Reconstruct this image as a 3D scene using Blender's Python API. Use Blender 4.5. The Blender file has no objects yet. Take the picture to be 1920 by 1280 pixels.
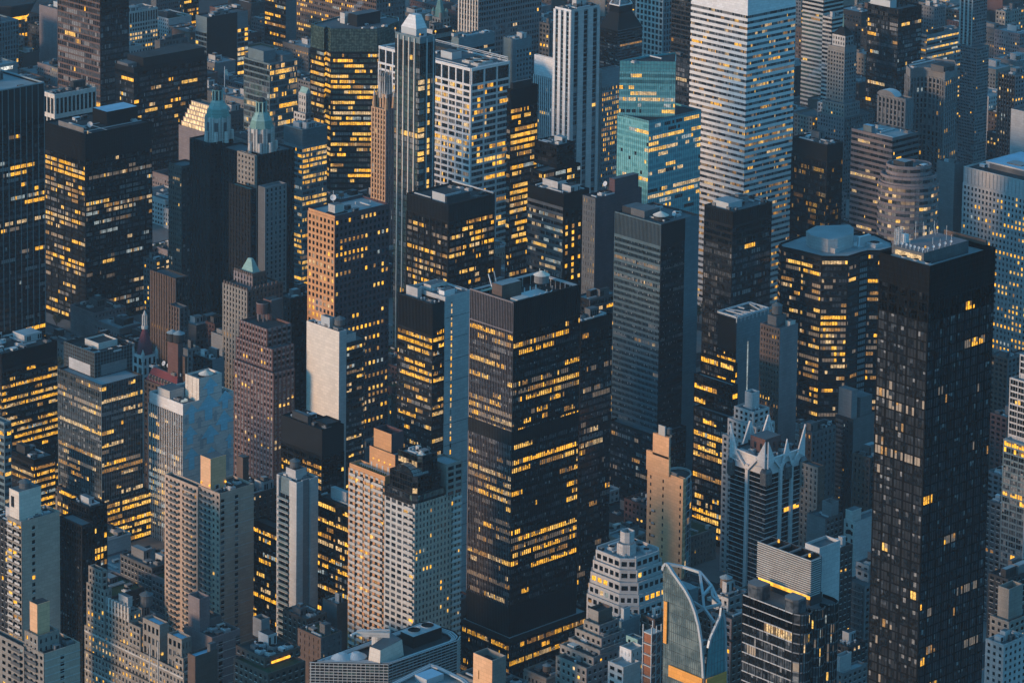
import bpy, math, random
from mathutils import Vector, Matrix
sc = bpy.context.scene
# ------------------------------------------------------------------ camera
F, CY0, PIT, ROLL, YAW, HC = 6200.0, -430.0, .1343, .01262, .8072, 640.0   # in 1920 px units; grid frame: X up-town along avenues, Y west along streets
def _g(v):
    e, n, z = v
    return Vector((e*math.sin(YAW)+n*math.cos(YAW), -e*math.cos(YAW)+n*math.sin(YAW), z))
_cp, _sp, _cr, _sr = math.cos(PIT), math.sin(PIT), math.cos(ROLL), math.sin(ROLL)
FW = _g((0, _cp, -_sp)); RT0 = Vector((1, 0, 0)); UP0 = Vector((0, _sp, _cp))
RT = _g(tuple(RT0*_cr+UP0*_sr)); UPV = _g(tuple(-RT0*_sr+UP0*_cr))
CAM = Vector((0, 0, HC))
cd = bpy.data.cameras.new('camera'); cam = bpy.data.objects.new('camera', cd); sc.collection.objects.link(cam)
cam.matrix_world = Matrix(((RT.x, UPV.x, -FW.x, CAM.x), (RT.y, UPV.y, -FW.y, CAM.y), (RT.z, UPV.z, -FW.z, CAM.z), (0, 0, 0, 1)))
cd.sensor_fit = 'HORIZONTAL'; cd.sensor_width = 36.0; cd.lens = F/1920*36
cd.shift_y = -(640-CY0)/1920; cd.clip_start = 5; cd.clip_end = 20000
sc.camera = cam
# ------------------------------------------------------------------ sky, sun, exposure
SUN_AZ, SUN_EL = math.radians(19), math.radians(8.5)
sdir = Vector((-math.cos(SUN_AZ)*math.cos(SUN_EL), math.sin(SUN_AZ)*math.cos(SUN_EL), math.sin(SUN_EL)))
w = bpy.data.worlds.new("World"); sc.world = w; w.use_nodes = True
nt = w.node_tree; nt.nodes.clear()
out = nt.nodes.new('ShaderNodeOutputWorld'); bg = nt.nodes.new('ShaderNodeBackground')
sky = nt.nodes.new('ShaderNodeTexSky'); sky.sky_type = 'NISHITA'; sky.sun_disc = False
sky.sun_elevation = SUN_EL; sky.sun_rotation = math.atan2(sdir.x, sdir.y); sky.ozone_density = 6.0; sky.air_density = 1.2
mx = nt.nodes.new('ShaderNodeMix'); mx.data_type = 'RGBA'; mx.blend_type = 'MULTIPLY'; mx.inputs[0].default_value = 1
mx.inputs[7].default_value = (.235, .80, 1.20, 1)
hs = nt.nodes.new('ShaderNodeHueSaturation'); hs.inputs['Saturation'].default_value = .25; nt.links.new(sky.outputs[0], hs.inputs['Color']); nt.links.new(hs.outputs[0], mx.inputs[6]); nt.links.new(mx.outputs[2], bg.inputs[0]); bg.inputs[1].default_value = .15
nt.links.new(bg.outputs[0], out.inputs[0])
sl = bpy.data.lights.new('sun', 'SUN'); sl.energy = 1.8; sl.angle = math.radians(11); sl.color = (1, .58, .29)
so = bpy.data.objects.new('sun', sl); sc.collection.objects.link(so); so.rotation_euler = sdir.to_track_quat('Z', 'Y').to_euler()
vs = sc.view_settings; vs.view_transform = 'Standard'; vs.look = 'None'; vs.exposure = 1.15; vs.gamma = 1
sc.cycles.max_bounces = 5; sc.cycles.diffuse_bounces = 2; sc.cycles.glossy_bounces = 3; sc.cycles.volume_bounces = 0

# ------------------------------------------------------------------ helpers
def ray(x, y): return FW+RT*((x-960)/F)-UPV*((y-CY0)/F)
def P(x, y, D): return CAM+ray(x, y)*D
def PZ(x, y, z=0):
    r = ray(x, y); return CAM+r*((z-HC)/r.z)
def proj(p):
    v = Vector(p)-CAM; z = v.dot(FW)
    return 960+F*v.dot(RT)/z, CY0-F*v.dot(UPV)/z, z
def dcol(B, x, y, off=3.0):
    """camera depth at which pixel (x, y) meets the upright near edge of block B, a little in front of it"""
    r = ray(x, y); c = math.hypot(B.x0, B.y0)-off; return c/math.hypot(r.x, r.y)
def along(C, d, x):
    """length L so that C+L*d is seen at picture column x"""
    k = (x-960)/F; v = C-CAM
    return -(v.dot(RT)-k*v.dot(FW))/(d.dot(RT)-k*d.dot(FW))
DX, DY = Vector((1, 0, 0)), Vector((0, 1, 0))
MATS = {}
def nodes_of(name):
    m = bpy.data.materials.new(name); m.use_nodes = True; t = m.node_tree
    return m, t, t.nodes['Principled BSDF']
def wall(name, col, rough=.85, var=.25, scale=.15, streak=True, metal=0.0, grain=2.5, brick=False):
    m, t, b = nodes_of(name); N = t.nodes; L = t.links
    geo = N.new('ShaderNodeNewGeometry'); mp = N.new('ShaderNodeMapping'); mp.inputs['Scale'].default_value = (1, 1, .12 if streak else 1)
    L.new(geo.outputs['Position'], mp.inputs[0])
    n1 = N.new('ShaderNodeTexNoise'); n1.inputs['Scale'].default_value = scale; n1.inputs['Detail'].default_value = 5
    L.new(mp.outputs[0], n1.inputs['Vector'])
    n2 = N.new('ShaderNodeTexNoise'); n2.inputs['Scale'].default_value = grain; n2.inputs['Detail'].default_value = 2
    L.new(geo.outputs['Position'], n2.inputs['Vector'])
    a = N.new('ShaderNodeMath'); a.operation = 'ADD'; L.new(n1.outputs[0], a.inputs[0]); L.new(n2.outputs[0], a.inputs[1])
    r = N.new('ShaderNodeMapRange'); r.inputs[1].default_value = .6; r.inputs[2].default_value = 1.4
    r.inputs[3].default_value = 1-var; r.inputs[4].default_value = 1+var; L.new(a.outputs[0], r.inputs[0])
    x = N.new('ShaderNodeVectorMath'); x.operation = 'SCALE'; x.inputs[0].default_value = col; L.new(r.outputs[0], x.inputs['Scale'])
    if streak and metal == 0:
        sx = N.new('ShaderNodeSeparateXYZ'); L.new(geo.outputs['Position'], sx.inputs[0]); ad = N.new('ShaderNodeMath'); ad.operation = 'ADD'; L.new(sx.outputs[0], ad.inputs[0]); L.new(sx.outputs[1], ad.inputs[1])
        cb = N.new('ShaderNodeCombineXYZ'); L.new(ad.outputs[0], cb.inputs[0]); L.new(sx.outputs[2], cb.inputs[1])
        bt = N.new('ShaderNodeTexBrick'); bt.inputs['Scale'].default_value = 1; bt.inputs['Brick Width'].default_value = 3.1; bt.inputs['Row Height'].default_value = 1.65; bt.inputs['Mortar Size'].default_value = .07; bt.inputs['Color1'].default_value = (1, 1, 1, 1); bt.inputs['Color2'].default_value = (.86, .86, .86, 1); bt.inputs['Mortar'].default_value = (.72, .72, .72, 1)
        L.new(cb.outputs[0], bt.inputs['Vector']); mm = N.new('ShaderNodeVectorMath'); mm.operation = 'MULTIPLY'; L.new(x.outputs[0], mm.inputs[0]); L.new(bt.outputs[0], mm.inputs[1]); L.new(mm.outputs[0], b.inputs['Base Color'])
    else: L.new(x.outputs[0], b.inputs['Base Color'])
    b.inputs['Roughness'].default_value = rough; b.inputs['Metallic'].default_value = metal; b.inputs['Specular IOR Level'].default_value = .06
    MATS[name] = m; return m
def glass(name, a, c, rough=.12, k=.5):
    """window glass: dark, mirror-like, with rooms and blinds half seen behind it"""
    m, t, b = nodes_of(name); N = t.nodes; L = t.links
    geo = N.new('ShaderNodeNewGeometry')
    n = N.new('ShaderNodeTexNoise'); n.inputs['Scale'].default_value = k; n.inputs['Detail'].default_value = 3; L.new(geo.outputs['Position'], n.inputs['Vector'])
    r = N.new('ShaderNodeValToRGB'); r.color_ramp.elements[0].position = .42; r.color_ramp.elements[1].position = .62
    r.color_ramp.elements[0].color = (*a, 1); r.color_ramp.elements[1].color = (*c, 1)
    L.new(n.outputs[0], r.inputs[0]); L.new(r.outputs[0], b.inputs['Base Color'])
    b.inputs['Roughness'].default_value = rough; b.inputs['IOR'].default_value = 1.5; b.inputs['Specular IOR Level'].default_value = .5
    nb_ = N.new('ShaderNodeTexNoise'); nb_.inputs['Scale'].default_value = .9; L.new(geo.outputs['Position'], nb_.inputs['Vector']); bm_ = N.new('ShaderNodeBump'); bm_.inputs['Strength'].default_value = .12; bm_.inputs['Distance'].default_value = .4; L.new(nb_.outputs[0], bm_.inputs['Height']); L.new(bm_.outputs[0], b.inputs['Normal'])
    MATS[name] = m; return m
def lamp(name, col, s, lo=.35, k=.9, base=(.1, .08, .05)):
    """a lit room behind glass: uneven light from ceiling lamps, desks, blinds"""
    m, t, b = nodes_of(name); N = t.nodes; L = t.links
    geo = N.new('ShaderNodeNewGeometry')
    n = N.new('ShaderNodeTexNoise'); n.inputs['Scale'].default_value = .32; n.inputs['Detail'].default_value = 1; L.new(geo.outputs['Position'], n.inputs['Vector'])
    mp = N.new('ShaderNodeMapping'); mp.inputs['Scale'].default_value = (1.5, 1.5, 2.6); L.new(geo.outputs['Position'], mp.inputs[0])
    n2 = N.new('ShaderNodeTexNoise'); n2.inputs['Scale'].default_value = k; n2.inputs['Detail'].default_value = 2; L.new(mp.outputs[0], n2.inputs['Vector'])
    r1 = N.new('ShaderNodeMapRange'); r1.inputs[1].default_value = .35; r1.inputs[2].default_value = .62; r1.inputs[3].default_value = .55; r1.inputs[4].default_value = 1.15; L.new(n.outputs[0], r1.inputs[0])
    s *= .65; r = N.new('ShaderNodeMapRange'); r.inputs[1].default_value = .40; r.inputs[2].default_value = .56; r.inputs[3].default_value = s*lo; r.inputs[4].default_value = s; L.new(n2.outputs[0], r.inputs[0])
    mu = N.new('ShaderNodeMath'); mu.operation = 'MULTIPLY'; L.new(r.outputs[0], mu.inputs[0]); L.new(r1.outputs[0], mu.inputs[1])
    b.inputs['Base Color'].default_value = (*base, 1); b.inputs['Roughness'].default_value = .2
    b.inputs['Emission Color'].default_value = (*col, 1); L.new(mu.outputs[0], b.inputs['Emission Strength'])
    try: m.cycles.emission_sampling = 'NONE'
    except Exception: pass
    MATS[name] = m; return m
glass('g_dark', (.006, .008, .010), (.02, .024, .028)); glass('g_mid', (.03, .038, .045), (.08, .09, .10), .2)
glass('g_blind', (.11, .12, .13), (.22, .22, .21), .4, 1.2); glass('g_teal', (.06, .24, .27), (.09, .29, .32), .3); glass('g_teal2', (.10, .33, .36), (.14, .38, .41), .35)  # teal panes: reflected sky is put into their bright base colour
glass('g_green', (.03, .055, .05), (.08, .12, .105), .12)
glass('g_sail', (.07, .10, .10), (.16, .20, .19), .12, .25)  # sail glass: reflections are painted in as a brighter base colour
glass('g_faint', (.008, .010, .013), (.020, .026, .032), .3, .25)
lamp('l_amber', (1, .455, .028), 1.25); lamp('l_gold', (1, .54, .10), 1.08, .4); lamp('l_dim', (1, .46, .10), .38, .3)
lamp('l_pale', (1, .66, .32), .72, .3); lamp('l_cool', (.75, .85, .85), .38, .4); lamp('l_blind', (1, .62, .34), .13, .6, .9, (.2, .18, .15))
lamp('l_strong', (1, .44, .03), 1.4, .7); lamp('l_crown', (1, .66, .34), .95, .8, .08); lamp('l_white', (1, .98, .9), 1.0, .9)  # the crown one is stone given its own glow for floodlight
for n_, c_, kw in (
    ('white_metal', (.62, .62, .62), dict(rough=.5, var=.08)), ('cream', (.60, .54, .47), dict(var=.10)), ('limestone', (.23, .215, .195), dict()),
    ('pale_stone', (.44, .43, .41), dict(var=.15)), ('grey', (.17, .175, .18), dict(var=.18)), ('mid_grey', (.10, .105, .11), dict()),
    ('warm_grey', (.40, .315, .255), dict(var=.15)), ('concrete', (.40, .40, .40), dict(var=.15)), ('dark_grey', (.038, .040, .042), dict()), ('charcoal', (.014, .015, .016), dict()), ('black', (.004, .0045, .005), dict(rough=.7)),
    ('brown', (.13, .085, .07), dict()), ('brick_red', (.125, .075, .070), dict()), ('brick_brown', (.11, .082, .07), dict()), ('brick_tan', (.45, .30, .19), dict(var=.12)),
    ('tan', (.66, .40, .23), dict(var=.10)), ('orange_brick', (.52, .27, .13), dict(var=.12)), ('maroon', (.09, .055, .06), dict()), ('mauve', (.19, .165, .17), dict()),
    ('roof_light', (.20, .25, .27), dict(streak=False, var=.35, scale=.06)), ('roof_mid', (.085, .105, .115), dict(streak=False, var=.35, scale=.08)),
    ('roof_dark', (.035, .04, .043), dict(streak=False, var=.4, scale=.1)), ('membrane', (.20, .38, .50), dict(streak=False, var=.2)),
    ('copper', (.15, .27, .245), dict(var=.25)), ('copper_pale', (.22, .36, .34), dict(var=.2)), ('steel', (.40, .43, .45), dict(rough=.45, metal=.3, var=.1)),
    ('rust', (.25, .10, .05), dict()), ('red_dome', (.15, .05, .06), dict()), ('netting', (.30, .16, .14), dict(var=.4)), ('orange_board', (.75, .34, .08), dict(var=.08)),
    ('slate', (.085, .13, .15), dict(rough=.5, var=.12)), ('steel_blue', (.13, .18, .20), dict(rough=.4, var=.12)), ('mural_blue', (.30, .66, .80), dict(var=.06)), ('mural_grey', (.40, .44, .46), dict(var=.08)), ('mural_pale', (.66, .62, .58), dict(var=.08)),
    ('asphalt', (.045, .047, .05), dict(streak=False, var=.3, scale=.05)), ('pavement', (.16, .16, .16), dict(streak=False, var=.2)), ('paint', (.6, .6, .58), dict(streak=False)),
    ('bark', (.06, .045, .035), dict()), ('planting', (.035, .055, .03), dict(streak=False, var=.5, scale=.8)), ('wood', (.17, .13, .10), dict())):
    wall(n_, c_, **kw)
MN = list(MATS); 
class MB:
    def __init__(s): s.v = []; s.f = []; s.m = []
    def quad(s, a, b, c, d, m):
        i = len(s.v); s.v += [a, b, c, d]; s.f.append((i, i+1, i+2, i+3)); s.m.append(m)
    def face(s, pts, m):
        i = len(s.v); s.v += [tuple(p) for p in pts]; s.f.append(tuple(range(i, i+len(pts)))); s.m.append(m)
    def box(s, x0, y0, z0, x1, y1, z1, m, top=None, bottom=True):
        i = len(s.v); s.v += [(x0, y0, z0), (x1, y0, z0), (x1, y1, z0), (x0, y1, z0), (x0, y0, z1), (x1, y0, z1), (x1, y1, z1), (x0, y1, z1)]
        s.f += [(i, i+1, i+5, i+4), (i+1, i+2, i+6, i+5), (i+2, i+3, i+7, i+6), (i+3, i, i+4, i+7), (i+4, i+5, i+6, i+7)]; s.m += [m]*4+[top or m]
        if bottom: s.f.append((i+3, i+2, i+1, i)); s.m.append(m)
    def obox(s, p, t, n, s0, s1, d0, d1, z0, z1, m):
        def c(a, d, z): return (p[0]+t[0]*a+n[0]*d, p[1]+t[1]*a+n[1]*d, z)
        i = len(s.v); s.v += [c(s0, d0, z0), c(s0, d1, z0), c(s1, d1, z0), c(s1, d0, z0), c(s0, d0, z1), c(s0, d1, z1), c(s1, d1, z1), c(s1, d0, z1)]
        s.f += [(i+1, i+2, i+6, i+5), (i, i+1, i+5, i+4), (i+2, i+3, i+7, i+6), (i+4, i+5, i+6, i+7), (i+3, i+2, i+1, i)]; s.m += [m]*5
    def prism(s, poly, z0, z1, m, top=None, poly2=None, cap=True):
        n = len(poly); q = poly2 or poly; i = len(s.v)
        s.v += [(x, y, z0) for x, y in poly]+[(x, y, z1) for x, y in q]
        for k in range(n): s.f.append((i+k, i+(k+1) % n, i+n+(k+1) % n, i+n+k)); s.m.append(m)
        if cap: s.f.append(tuple(range(i+n, i+2*n))); s.m.append(top or m)
    def cyl(s, x, y, z0, r0, z1, r1, m, n=12, top=None, cap=True):
        s.prism([(x+r0*math.cos(2*math.pi*k/n), y+r0*math.sin(2*math.pi*k/n)) for k in range(n)], z0, z1, m, top,
                [(x+r1*math.cos(2*math.pi*k/n), y+r1*math.sin(2*math.pi*k/n)) for k in range(n)], cap)
    def bar(s, a, b, r, m):
        a = Vector(a); b = Vector(b); d = (b-a).normalized(); u = d.cross(Vector((0, 0, 1)) if abs(d.z) < .95 else Vector((1, 0, 0))).normalized(); w_ = d.cross(u)
        i = len(s.v)
        for q in (a, b):
            for su, sw in ((-1, -1), (1, -1), (1, 1), (-1, 1)): s.v.append(tuple(q+u*r*su+w_*r*sw))
        s.f += [(i, i+1, i+5, i+4), (i+1, i+2, i+6, i+5), (i+2, i+3, i+7, i+6), (i+3, i, i+4, i+7), (i+3, i+2, i+1, i), (i+4, i+5, i+6, i+7)]; s.m += [m]*6
    def build(s, name, parent=None, origin=(0, 0, 0)):
        if not s.f: return None
        me = bpy.data.meshes.new(name); ox, oy, oz = origin
        me.from_pydata([(a-ox, b-oy, c-oz) for a, b, c in s.v], [], s.f)
        used = sorted(set(s.m)); idx = {k: i for i, k in enumerate(used)}
        for k in used: me.materials.append(MATS[k])
        me.polygons.foreach_set('material_index', [idx[k] for k in s.m]); me.update()
        o = bpy.data.objects.new(name, me); sc.collection.objects.link(o)
        if parent: o.parent = parent
        return o
def tag(o, label=None, cat=None, group=None, kind=None):
    if label: o['label'] = label
    if cat: o['category'] = cat
    if group: o['group'] = group
    if kind: o['kind'] = kind
    return o
def empty(name, loc=(0, 0, 0)):
    o = bpy.data.objects.new(name, None); o.location = loc; sc.collection.objects.link(o); return o

# ------------------------------------------------------------------ facades
BASE = dict(fp=None, fh=3.6, n=None, bw=3.0, pe=1, pw=.5, pd=.3, sh=.4, sd=.2, mull=0, wall='grey', sp=None, top=0, tops='solid', lit=.15, run=3, row=.8,
            pal=('l_amber', 'l_gold', 'l_dim', 'l_pale', 'l_blind'), palw=(4, 3, 4, 2, 3), off=('g_dark', 'g_mid', 'g_blind'), offw=(6, 3, 1), core=None, blank=None, rowlit=None,
            low=None, skip=0, bal=0, zone=None, groove=0)
def S(base=None, **k):
    d = dict(base or BASE); d.update(k); return d
WMESH = {}
def facade(T, p, q, z0, z1, st, D):
    """one side of a block, from p to q (outside on the right hand), dressed with piers, spandrels, mullions and windows"""
    if st is None: return
    mb = T.wall; rng = T.rng
    L = math.hypot(q[0]-p[0], q[1]-p[1])
    if L < .3: return
    t = ((q[0]-p[0])/L, (q[1]-p[1])/L); n = (t[1], -t[0])
    mpx = D/F
    fh = st['fp']*mpx*1.01 if st['fp'] else st['fh']
    top = st['top']*mpx
    nb = st['n'] or max(1, round(L/st['bw'])); b = L/nb
    zt = z1-top
    e = T.eps = (T.eps+.0013) % .01; T.sill = st['pd']+.12 if (st['pe'] == 1 and st['pw'] >= 1.1 and not st['bal']) else 0
    W = st['wall']; SP = st['sp'] or W
    if top > 0:
        if st['tops'] == 'fins':
            nfn = max(4, int(L/(1.3 if nb < 12 else b))); fb = L/nfn
            for k in range(nfn+1):
                mb.obox(p, t, n, k*fb-.12, k*fb+.12, 0, .35+e, zt+.4, z1-.5, W)
            mb.obox(p, t, n, -.2, L, 0, .4+e, z1-.6, z1+.02, W); mb.obox(p, t, n, -.2, L, 0, .4+e, zt-.1, zt+.4, W)
        elif st['tops'] == 'bays':
            for k in range(0, nb+1, st['pe']):
                mb.obox(p, t, n, max(0, k*b-st['pw']/2), min(L, k*b+st['pw']/2), 0, st['pd']+e, zt, z1, W)
            mb.obox(p, t, n, -.3, L, 0, st['pd']-.02+e, z1-top*.18, z1+.02, W)
            for k in range(0, nb, st['pe']):
                mb.quad(*[(p[0]+t[0]*a+n[0]*.07, p[1]+t[1]*a+n[1]*.07, z) for a, z in ((k*b, zt), (min(L, (k+st['pe'])*b), zt), (min(L, (k+st['pe'])*b), z1-top*.18), (k*b, z1-top*.18))], 'g_dark')
        elif st['tops'] == 'grid':
            nn = max(3, int(L/1.8)); fb = L/nn; nz = max(2, int(top/2))
            gw = st.get('mw') or W
            for k in range(nn+1): mb.obox(p, t, n, k*fb-.06, k*fb+.06, 0, .15+e, zt, z1, gw)
            for k in range(nz+1): mb.obox(p, t, n, 0, L, 0, .12+e, zt+k*top/nz-.08, zt+k*top/nz+.08, gw)
        else:
            mb.obox(p, t, n, -.02, L, 0, .02+e, zt, z1+.01, st.get('tm') or W)
    if st['blank']:
        if st['groove']:
            z = z1-st['groove']
            while z > z0: mb.obox(p, t, n, 0, L, 0, .12+e, z-.12, z+.12, st['sp'] or W); z -= st['groove']
        for c0 in st['blank']:
            if c0 is True: continue
            nf = int((zt-z0)/fh)
            for i in range(1, nf):
                z = zt-i*fh; s0 = c0*L
                m = pick(T, st, rng.random() < st['lit'])
                ww = st['pw']
                win(T, p, t, n, s0-ww/2, s0+ww/2, z-fh*(1-st['sh']), z, m, mpx, .05)
                if st['pd'] > .1: mb.obox(p, t, n, s0-ww/2-.1, s0+ww/2+.1, .0, .12, z-fh*(1-st['sh'])-.2, z-fh*(1-st['sh']), SP)
        return
    nf = max(1, int((zt-z0)/fh))
    zb = zt-nf*fh
    pe = st['pe']; pd = st['pd']; sd = st['sd']; pw = st['pw']; sh = st['sh']*fh
    if pw > 0:
        for k in range(0, nb+1, pe):
            s0, s1 = k*b-pw/2, k*b+pw/2
            if k == 0: s0 = -(pd-.004); s1 = max(pw/2, .05)
            if k+pe > nb: s1 = L; s0 = min(L-.05, L-pw/2)
            mb.obox(p, t, n, s0, s1, 0, pd+e, z0, zt, W)
    if sh > 0:
        for i in range(nf+1):
            z = zt-i*fh
            mb.obox(p, t, n, -(sd-.004) if sd > pd else 0, L, 0, sd+e, max(z0, z-sh), z, SP)
    elif pw == 0: pass
    if st['mull']:
        for k in range(nb+1):
            if pe > 1 and k % pe == 0: continue
            mb.obox(p, t, n, k*b-st['mull']/2, k*b+st['mull']/2, 0, .16+e, z0, zt, st.get('mw') or W)
    if st['bal']:   # balconies: slab and rail in these bay ranges
        for (a0, a1, dep) in st['bal']:
            for i in range(1, nf):
                z = zt-i*fh
                T.balc.obox(p, t, n, a0*L, a1*L, 0, dep, z-.25, z, T.balm[0]); T.balc.obox(p, t, n, a0*L, a1*L, dep-.12, dep, z, z+1.1, T.balm[1])
    for i in range(nf):
        zz1 = zt-i*fh-sh; zz0 = zt-(i+1)*fh
        if zz1-zz0 < .3: continue
        pr = st['lit']
        if st['zone']: 
            for (f0, f1, pz) in st['zone']:
                if f0 <= i/nf < f1: pr = pz
        u_ = rng.random(); pr *= ((.12 if u_ < .28 else 2.3 if u_ > .84 else .4+u_))*st['row']+(1-st['row'])
        if st['rowlit'] and i in st['rowlit']: pr = st['rowlit'][i]
        k = 0
        while k < nb:
            ln = max(1, int(rng.expovariate(1/st['run'])+.6)); on = rng.random() < pr
            m = pick(T, st, on)
            for j in range(k, min(nb, k+ln)):
                mm = m if rng.random() < .8 else pick(T, st, on if rng.random() < .8 else False)
                a0, a1 = j*b, (j+1)*b
                if pe == 1: a0 += pw/2; a1 -= pw/2
                elif b < 4: a0 += b*.07; a1 -= b*.07
                win(T, p, t, n, a0, a1, zz0, zz1, mm, mpx)
            k += ln
def pick(T, st, on):
    return T.rng.choices(st['pal'], st['palw'])[0] if on else T.rng.choices(st['off'], st['offw'])[0]
def win(T, p, t, n, a0, a1, z0, z1, m, mpx, d=.06):
    if mpx < .30 and z1-z0 > 1.1 and T.rng.random() < .32 and m[0] in 'gl' and not m.startswith('g_teal'):
        m = (m, T.rng.choice(('g_blind', 'g_mid', 'g_dark')) if m[0] == 'g' else T.rng.choice(('l_dim', 'l_blind', 'g_mid')), T.rng.choice((.3, .45, .6)))
    if mpx < .272 and d < .07 and 1.0 < a1-a0 < 3.2 and 1.1 < z1-z0 < 2.6 and T.sill:
        T.wall.obox(p, t, n, a0-.12, a1+.12, 0, T.sill, z0-.22, z0-.02, 'pale_stone')
        if T.rng.random() < .10: c_ = (a0+a1)/2; T.acs.obox(p, t, n, c_-.38, c_+.38, .07, .55+T.rng.random()*.2, z0, z0+.5, T.rng.choice(('mid_grey', 'pale_stone', 'dark_grey')))
    T.wins.append((p[0]+t[0]*a0+n[0]*d, p[1]+t[1]*a0+n[1]*d, t, a1-a0, z0, z1, m))
class Thing:
    def __init__(s, name, label, cat, group=None, seed=None, nwin=100):
        s.name = name; s.label = label; s.cat = cat; s.group = group
        s.rng = random.Random(seed if seed is not None else hash_(label)); s.wall = MB(); s.roof = MB(); s.wins = []; s.balc = MB(); s.parts = []; s.eps = 0; s.balm = ('concrete', 'g_mid')
        s.acs = MB(); s.sill = 0; s.org = None; s.nwin = nwin; s.blocks = []
    def part(s, name, fn=None, sub=None, label=None):
        mb = MB(); s.parts.append([name, mb, sub, label]); return mb
    def finish(s):
        ox, oy = s.org; e = empty(s.name, (ox, oy, 0)); tag(e, s.label, s.cat, s.group); O = (ox, oy, 0)
        (s.wall.build('wall', e, O) if not s.blocks else None)
        if s.balc.f: tag(s.balc.build('balcony', e, O), kind='stuff')
        if s.acs.f: tag(s.acs.build('air_conditioner', e, O), kind='stuff')
        objs = []
        for name, mb, sub, lab in s.parts:
            par = e if sub is None else (objs[sub] or e)
            o = mb.build(name, par, O)
            if o and lab: o['label'] = lab
            objs.append(o)
        # windows: the topmost / largest as objects, the rest together
        ws = sorted(s.wins, key=lambda w: -(w[5]+random.Random(int(w[0]*7+w[4]*13)).random()*.1))
        vis = []; rest = MB()
        for w_ in ws:
            px, py, pz = proj((w_[0], w_[1], w_[5])); area = w_[3]*(w_[5]-w_[4])*(F/pz)**2
            (vis if (len(vis) < s.nwin and area > 14 and -5 < px < 1925 and -5 < py < 1285) else None) is not None and vis.append(w_) or wput(rest, w_)
        for x, y, t, L, z0, z1, m in vis:
            key = (round(L, 2), round(z1-z0, 2), round(t[0], 3), round(t[1], 3), m)
            me = WMESH.get(key)
            if me is None:
                me = bpy.data.meshes.new('window'); h = (z1-z0); X, Y = t[0]*L, t[1]*L
                if isinstance(m, tuple):
                    hm = h*(1-m[2]); me.from_pydata([(0, 0, 0), (X, Y, 0), (X, Y, hm), (0, 0, hm), (X, Y, h), (0, 0, h)], [], [(0, 1, 2, 3), (3, 2, 4, 5)]); me.materials.append(MATS[m[0]]); me.materials.append(MATS[m[1]]); me.polygons[1].material_index = 1
                else: me.from_pydata([(0, 0, 0), (X, Y, 0), (X, Y, h), (0, 0, h)], [], [(0, 1, 2, 3)]); me.materials.append(MATS[m])
                WMESH[key] = me
            o = bpy.data.objects.new('window', me); o.location = (x-ox, y-oy, z0); o.parent = e; sc.collection.objects.link(o)
        if rest.f: tag(rest.build('window', e, O), kind='stuff')
        return e
def wput(mb, w_):
    m = w_[6]
    if isinstance(m, tuple):
        zm = w_[5]-(w_[5]-w_[4])*m[2]; mb.quad(*wq(w_[:5]+(zm, 0)), m[0]); mb.quad(*wq(w_[:4]+(zm, w_[5], 0)), m[1])
    else: mb.quad(*wq(w_), m)
def wq(w_):
    x, y, t, L, z0, z1, m = w_
    return (x, y, z0), (x+t[0]*L, y+t[1]*L, z0), (x+t[0]*L, y+t[1]*L, z1), (x, y, z1)
def hash_(s_):
    h = 7
    for c in s_: h = (h*131+ord(c)) % 1000003
    return h
ALL = []
class Blk: pass
def block(T, poly, z0, z1, styles, D, roof='roof_mid', core=None, par=1.1, hide=True):
    """polygon block (counter-clockwise); styles: one per edge or a dict for all"""
    n = len(poly); st = styles if isinstance(styles, (list, tuple)) else [styles]*n
    c = core or next((s_['core'] or s_['wall'] for s_ in st if s_), 'grey')
    if T.org is None: T.org = (sum(a for a, b in poly)/n, sum(b for a, b in poly)/n)
    cx, cy = sum(a for a, b in poly)/n, sum(b for a, b in poly)/n
    # outer shell + parapet ring + roof sheet
    inner = [(cx+(a-cx)*(1-.5/max(3, math.hypot(a-cx, b-cy))), cy+(b-cy)*(1-.5/max(3, math.hypot(a-cx, b-cy)))) for a, b in poly]
    T.wall = T.part('wall'); RF = T.part('roof')
    for k in range(n):
        s_ = st[k]; ck = (s_['core'] or s_['wall']) if (s_ and not core) or (s_ and s_['blank']) else c
        T.wall.quad((*poly[k], z0), (*poly[(k+1) % n], z0), (*poly[(k+1) % n], z1), (*poly[k], z1), ck)
    for k in range(n):
        k2 = (k+1) % n
        T.wall.quad((*poly[k], z1), (*poly[k2], z1), (*inner[k2], z1), (*inner[k], z1), c if c != 'g_dark' else 'dark_grey')
        T.wall.quad((*inner[k], z1), (*inner[k2], z1), (*inner[k2], z1-par), (*inner[k], z1-par), c)
    RF.face([(a, b, z1-par) for a, b in inner], roof)
    for k in range(n):
        s_ = st[k]
        if s_ is None: continue
        p, q = poly[k], poly[(k+1) % n]; L = math.hypot(q[0]-p[0], q[1]-p[1])
        if L < .01: continue
        nx, ny = (q[1]-p[1])/L, -(q[0]-p[0])/L
        if hide and nx*(CAM.x-p[0])+ny*(CAM.y-p[1]) < 0: continue
        facade(T, p, q, z0, z1, s_, D)
    B = Blk(); B.poly = poly; B.z1 = z1; B.z0 = z0; B.D = D; B.T = T; B.zr = z1-par
    xs = [a for a, b in poly]; ys = [b for a, b in poly]; B.x0, B.x1, B.y0, B.y1 = min(xs), max(xs), min(ys), max(ys)
    T.blocks.append(B); return B
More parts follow.
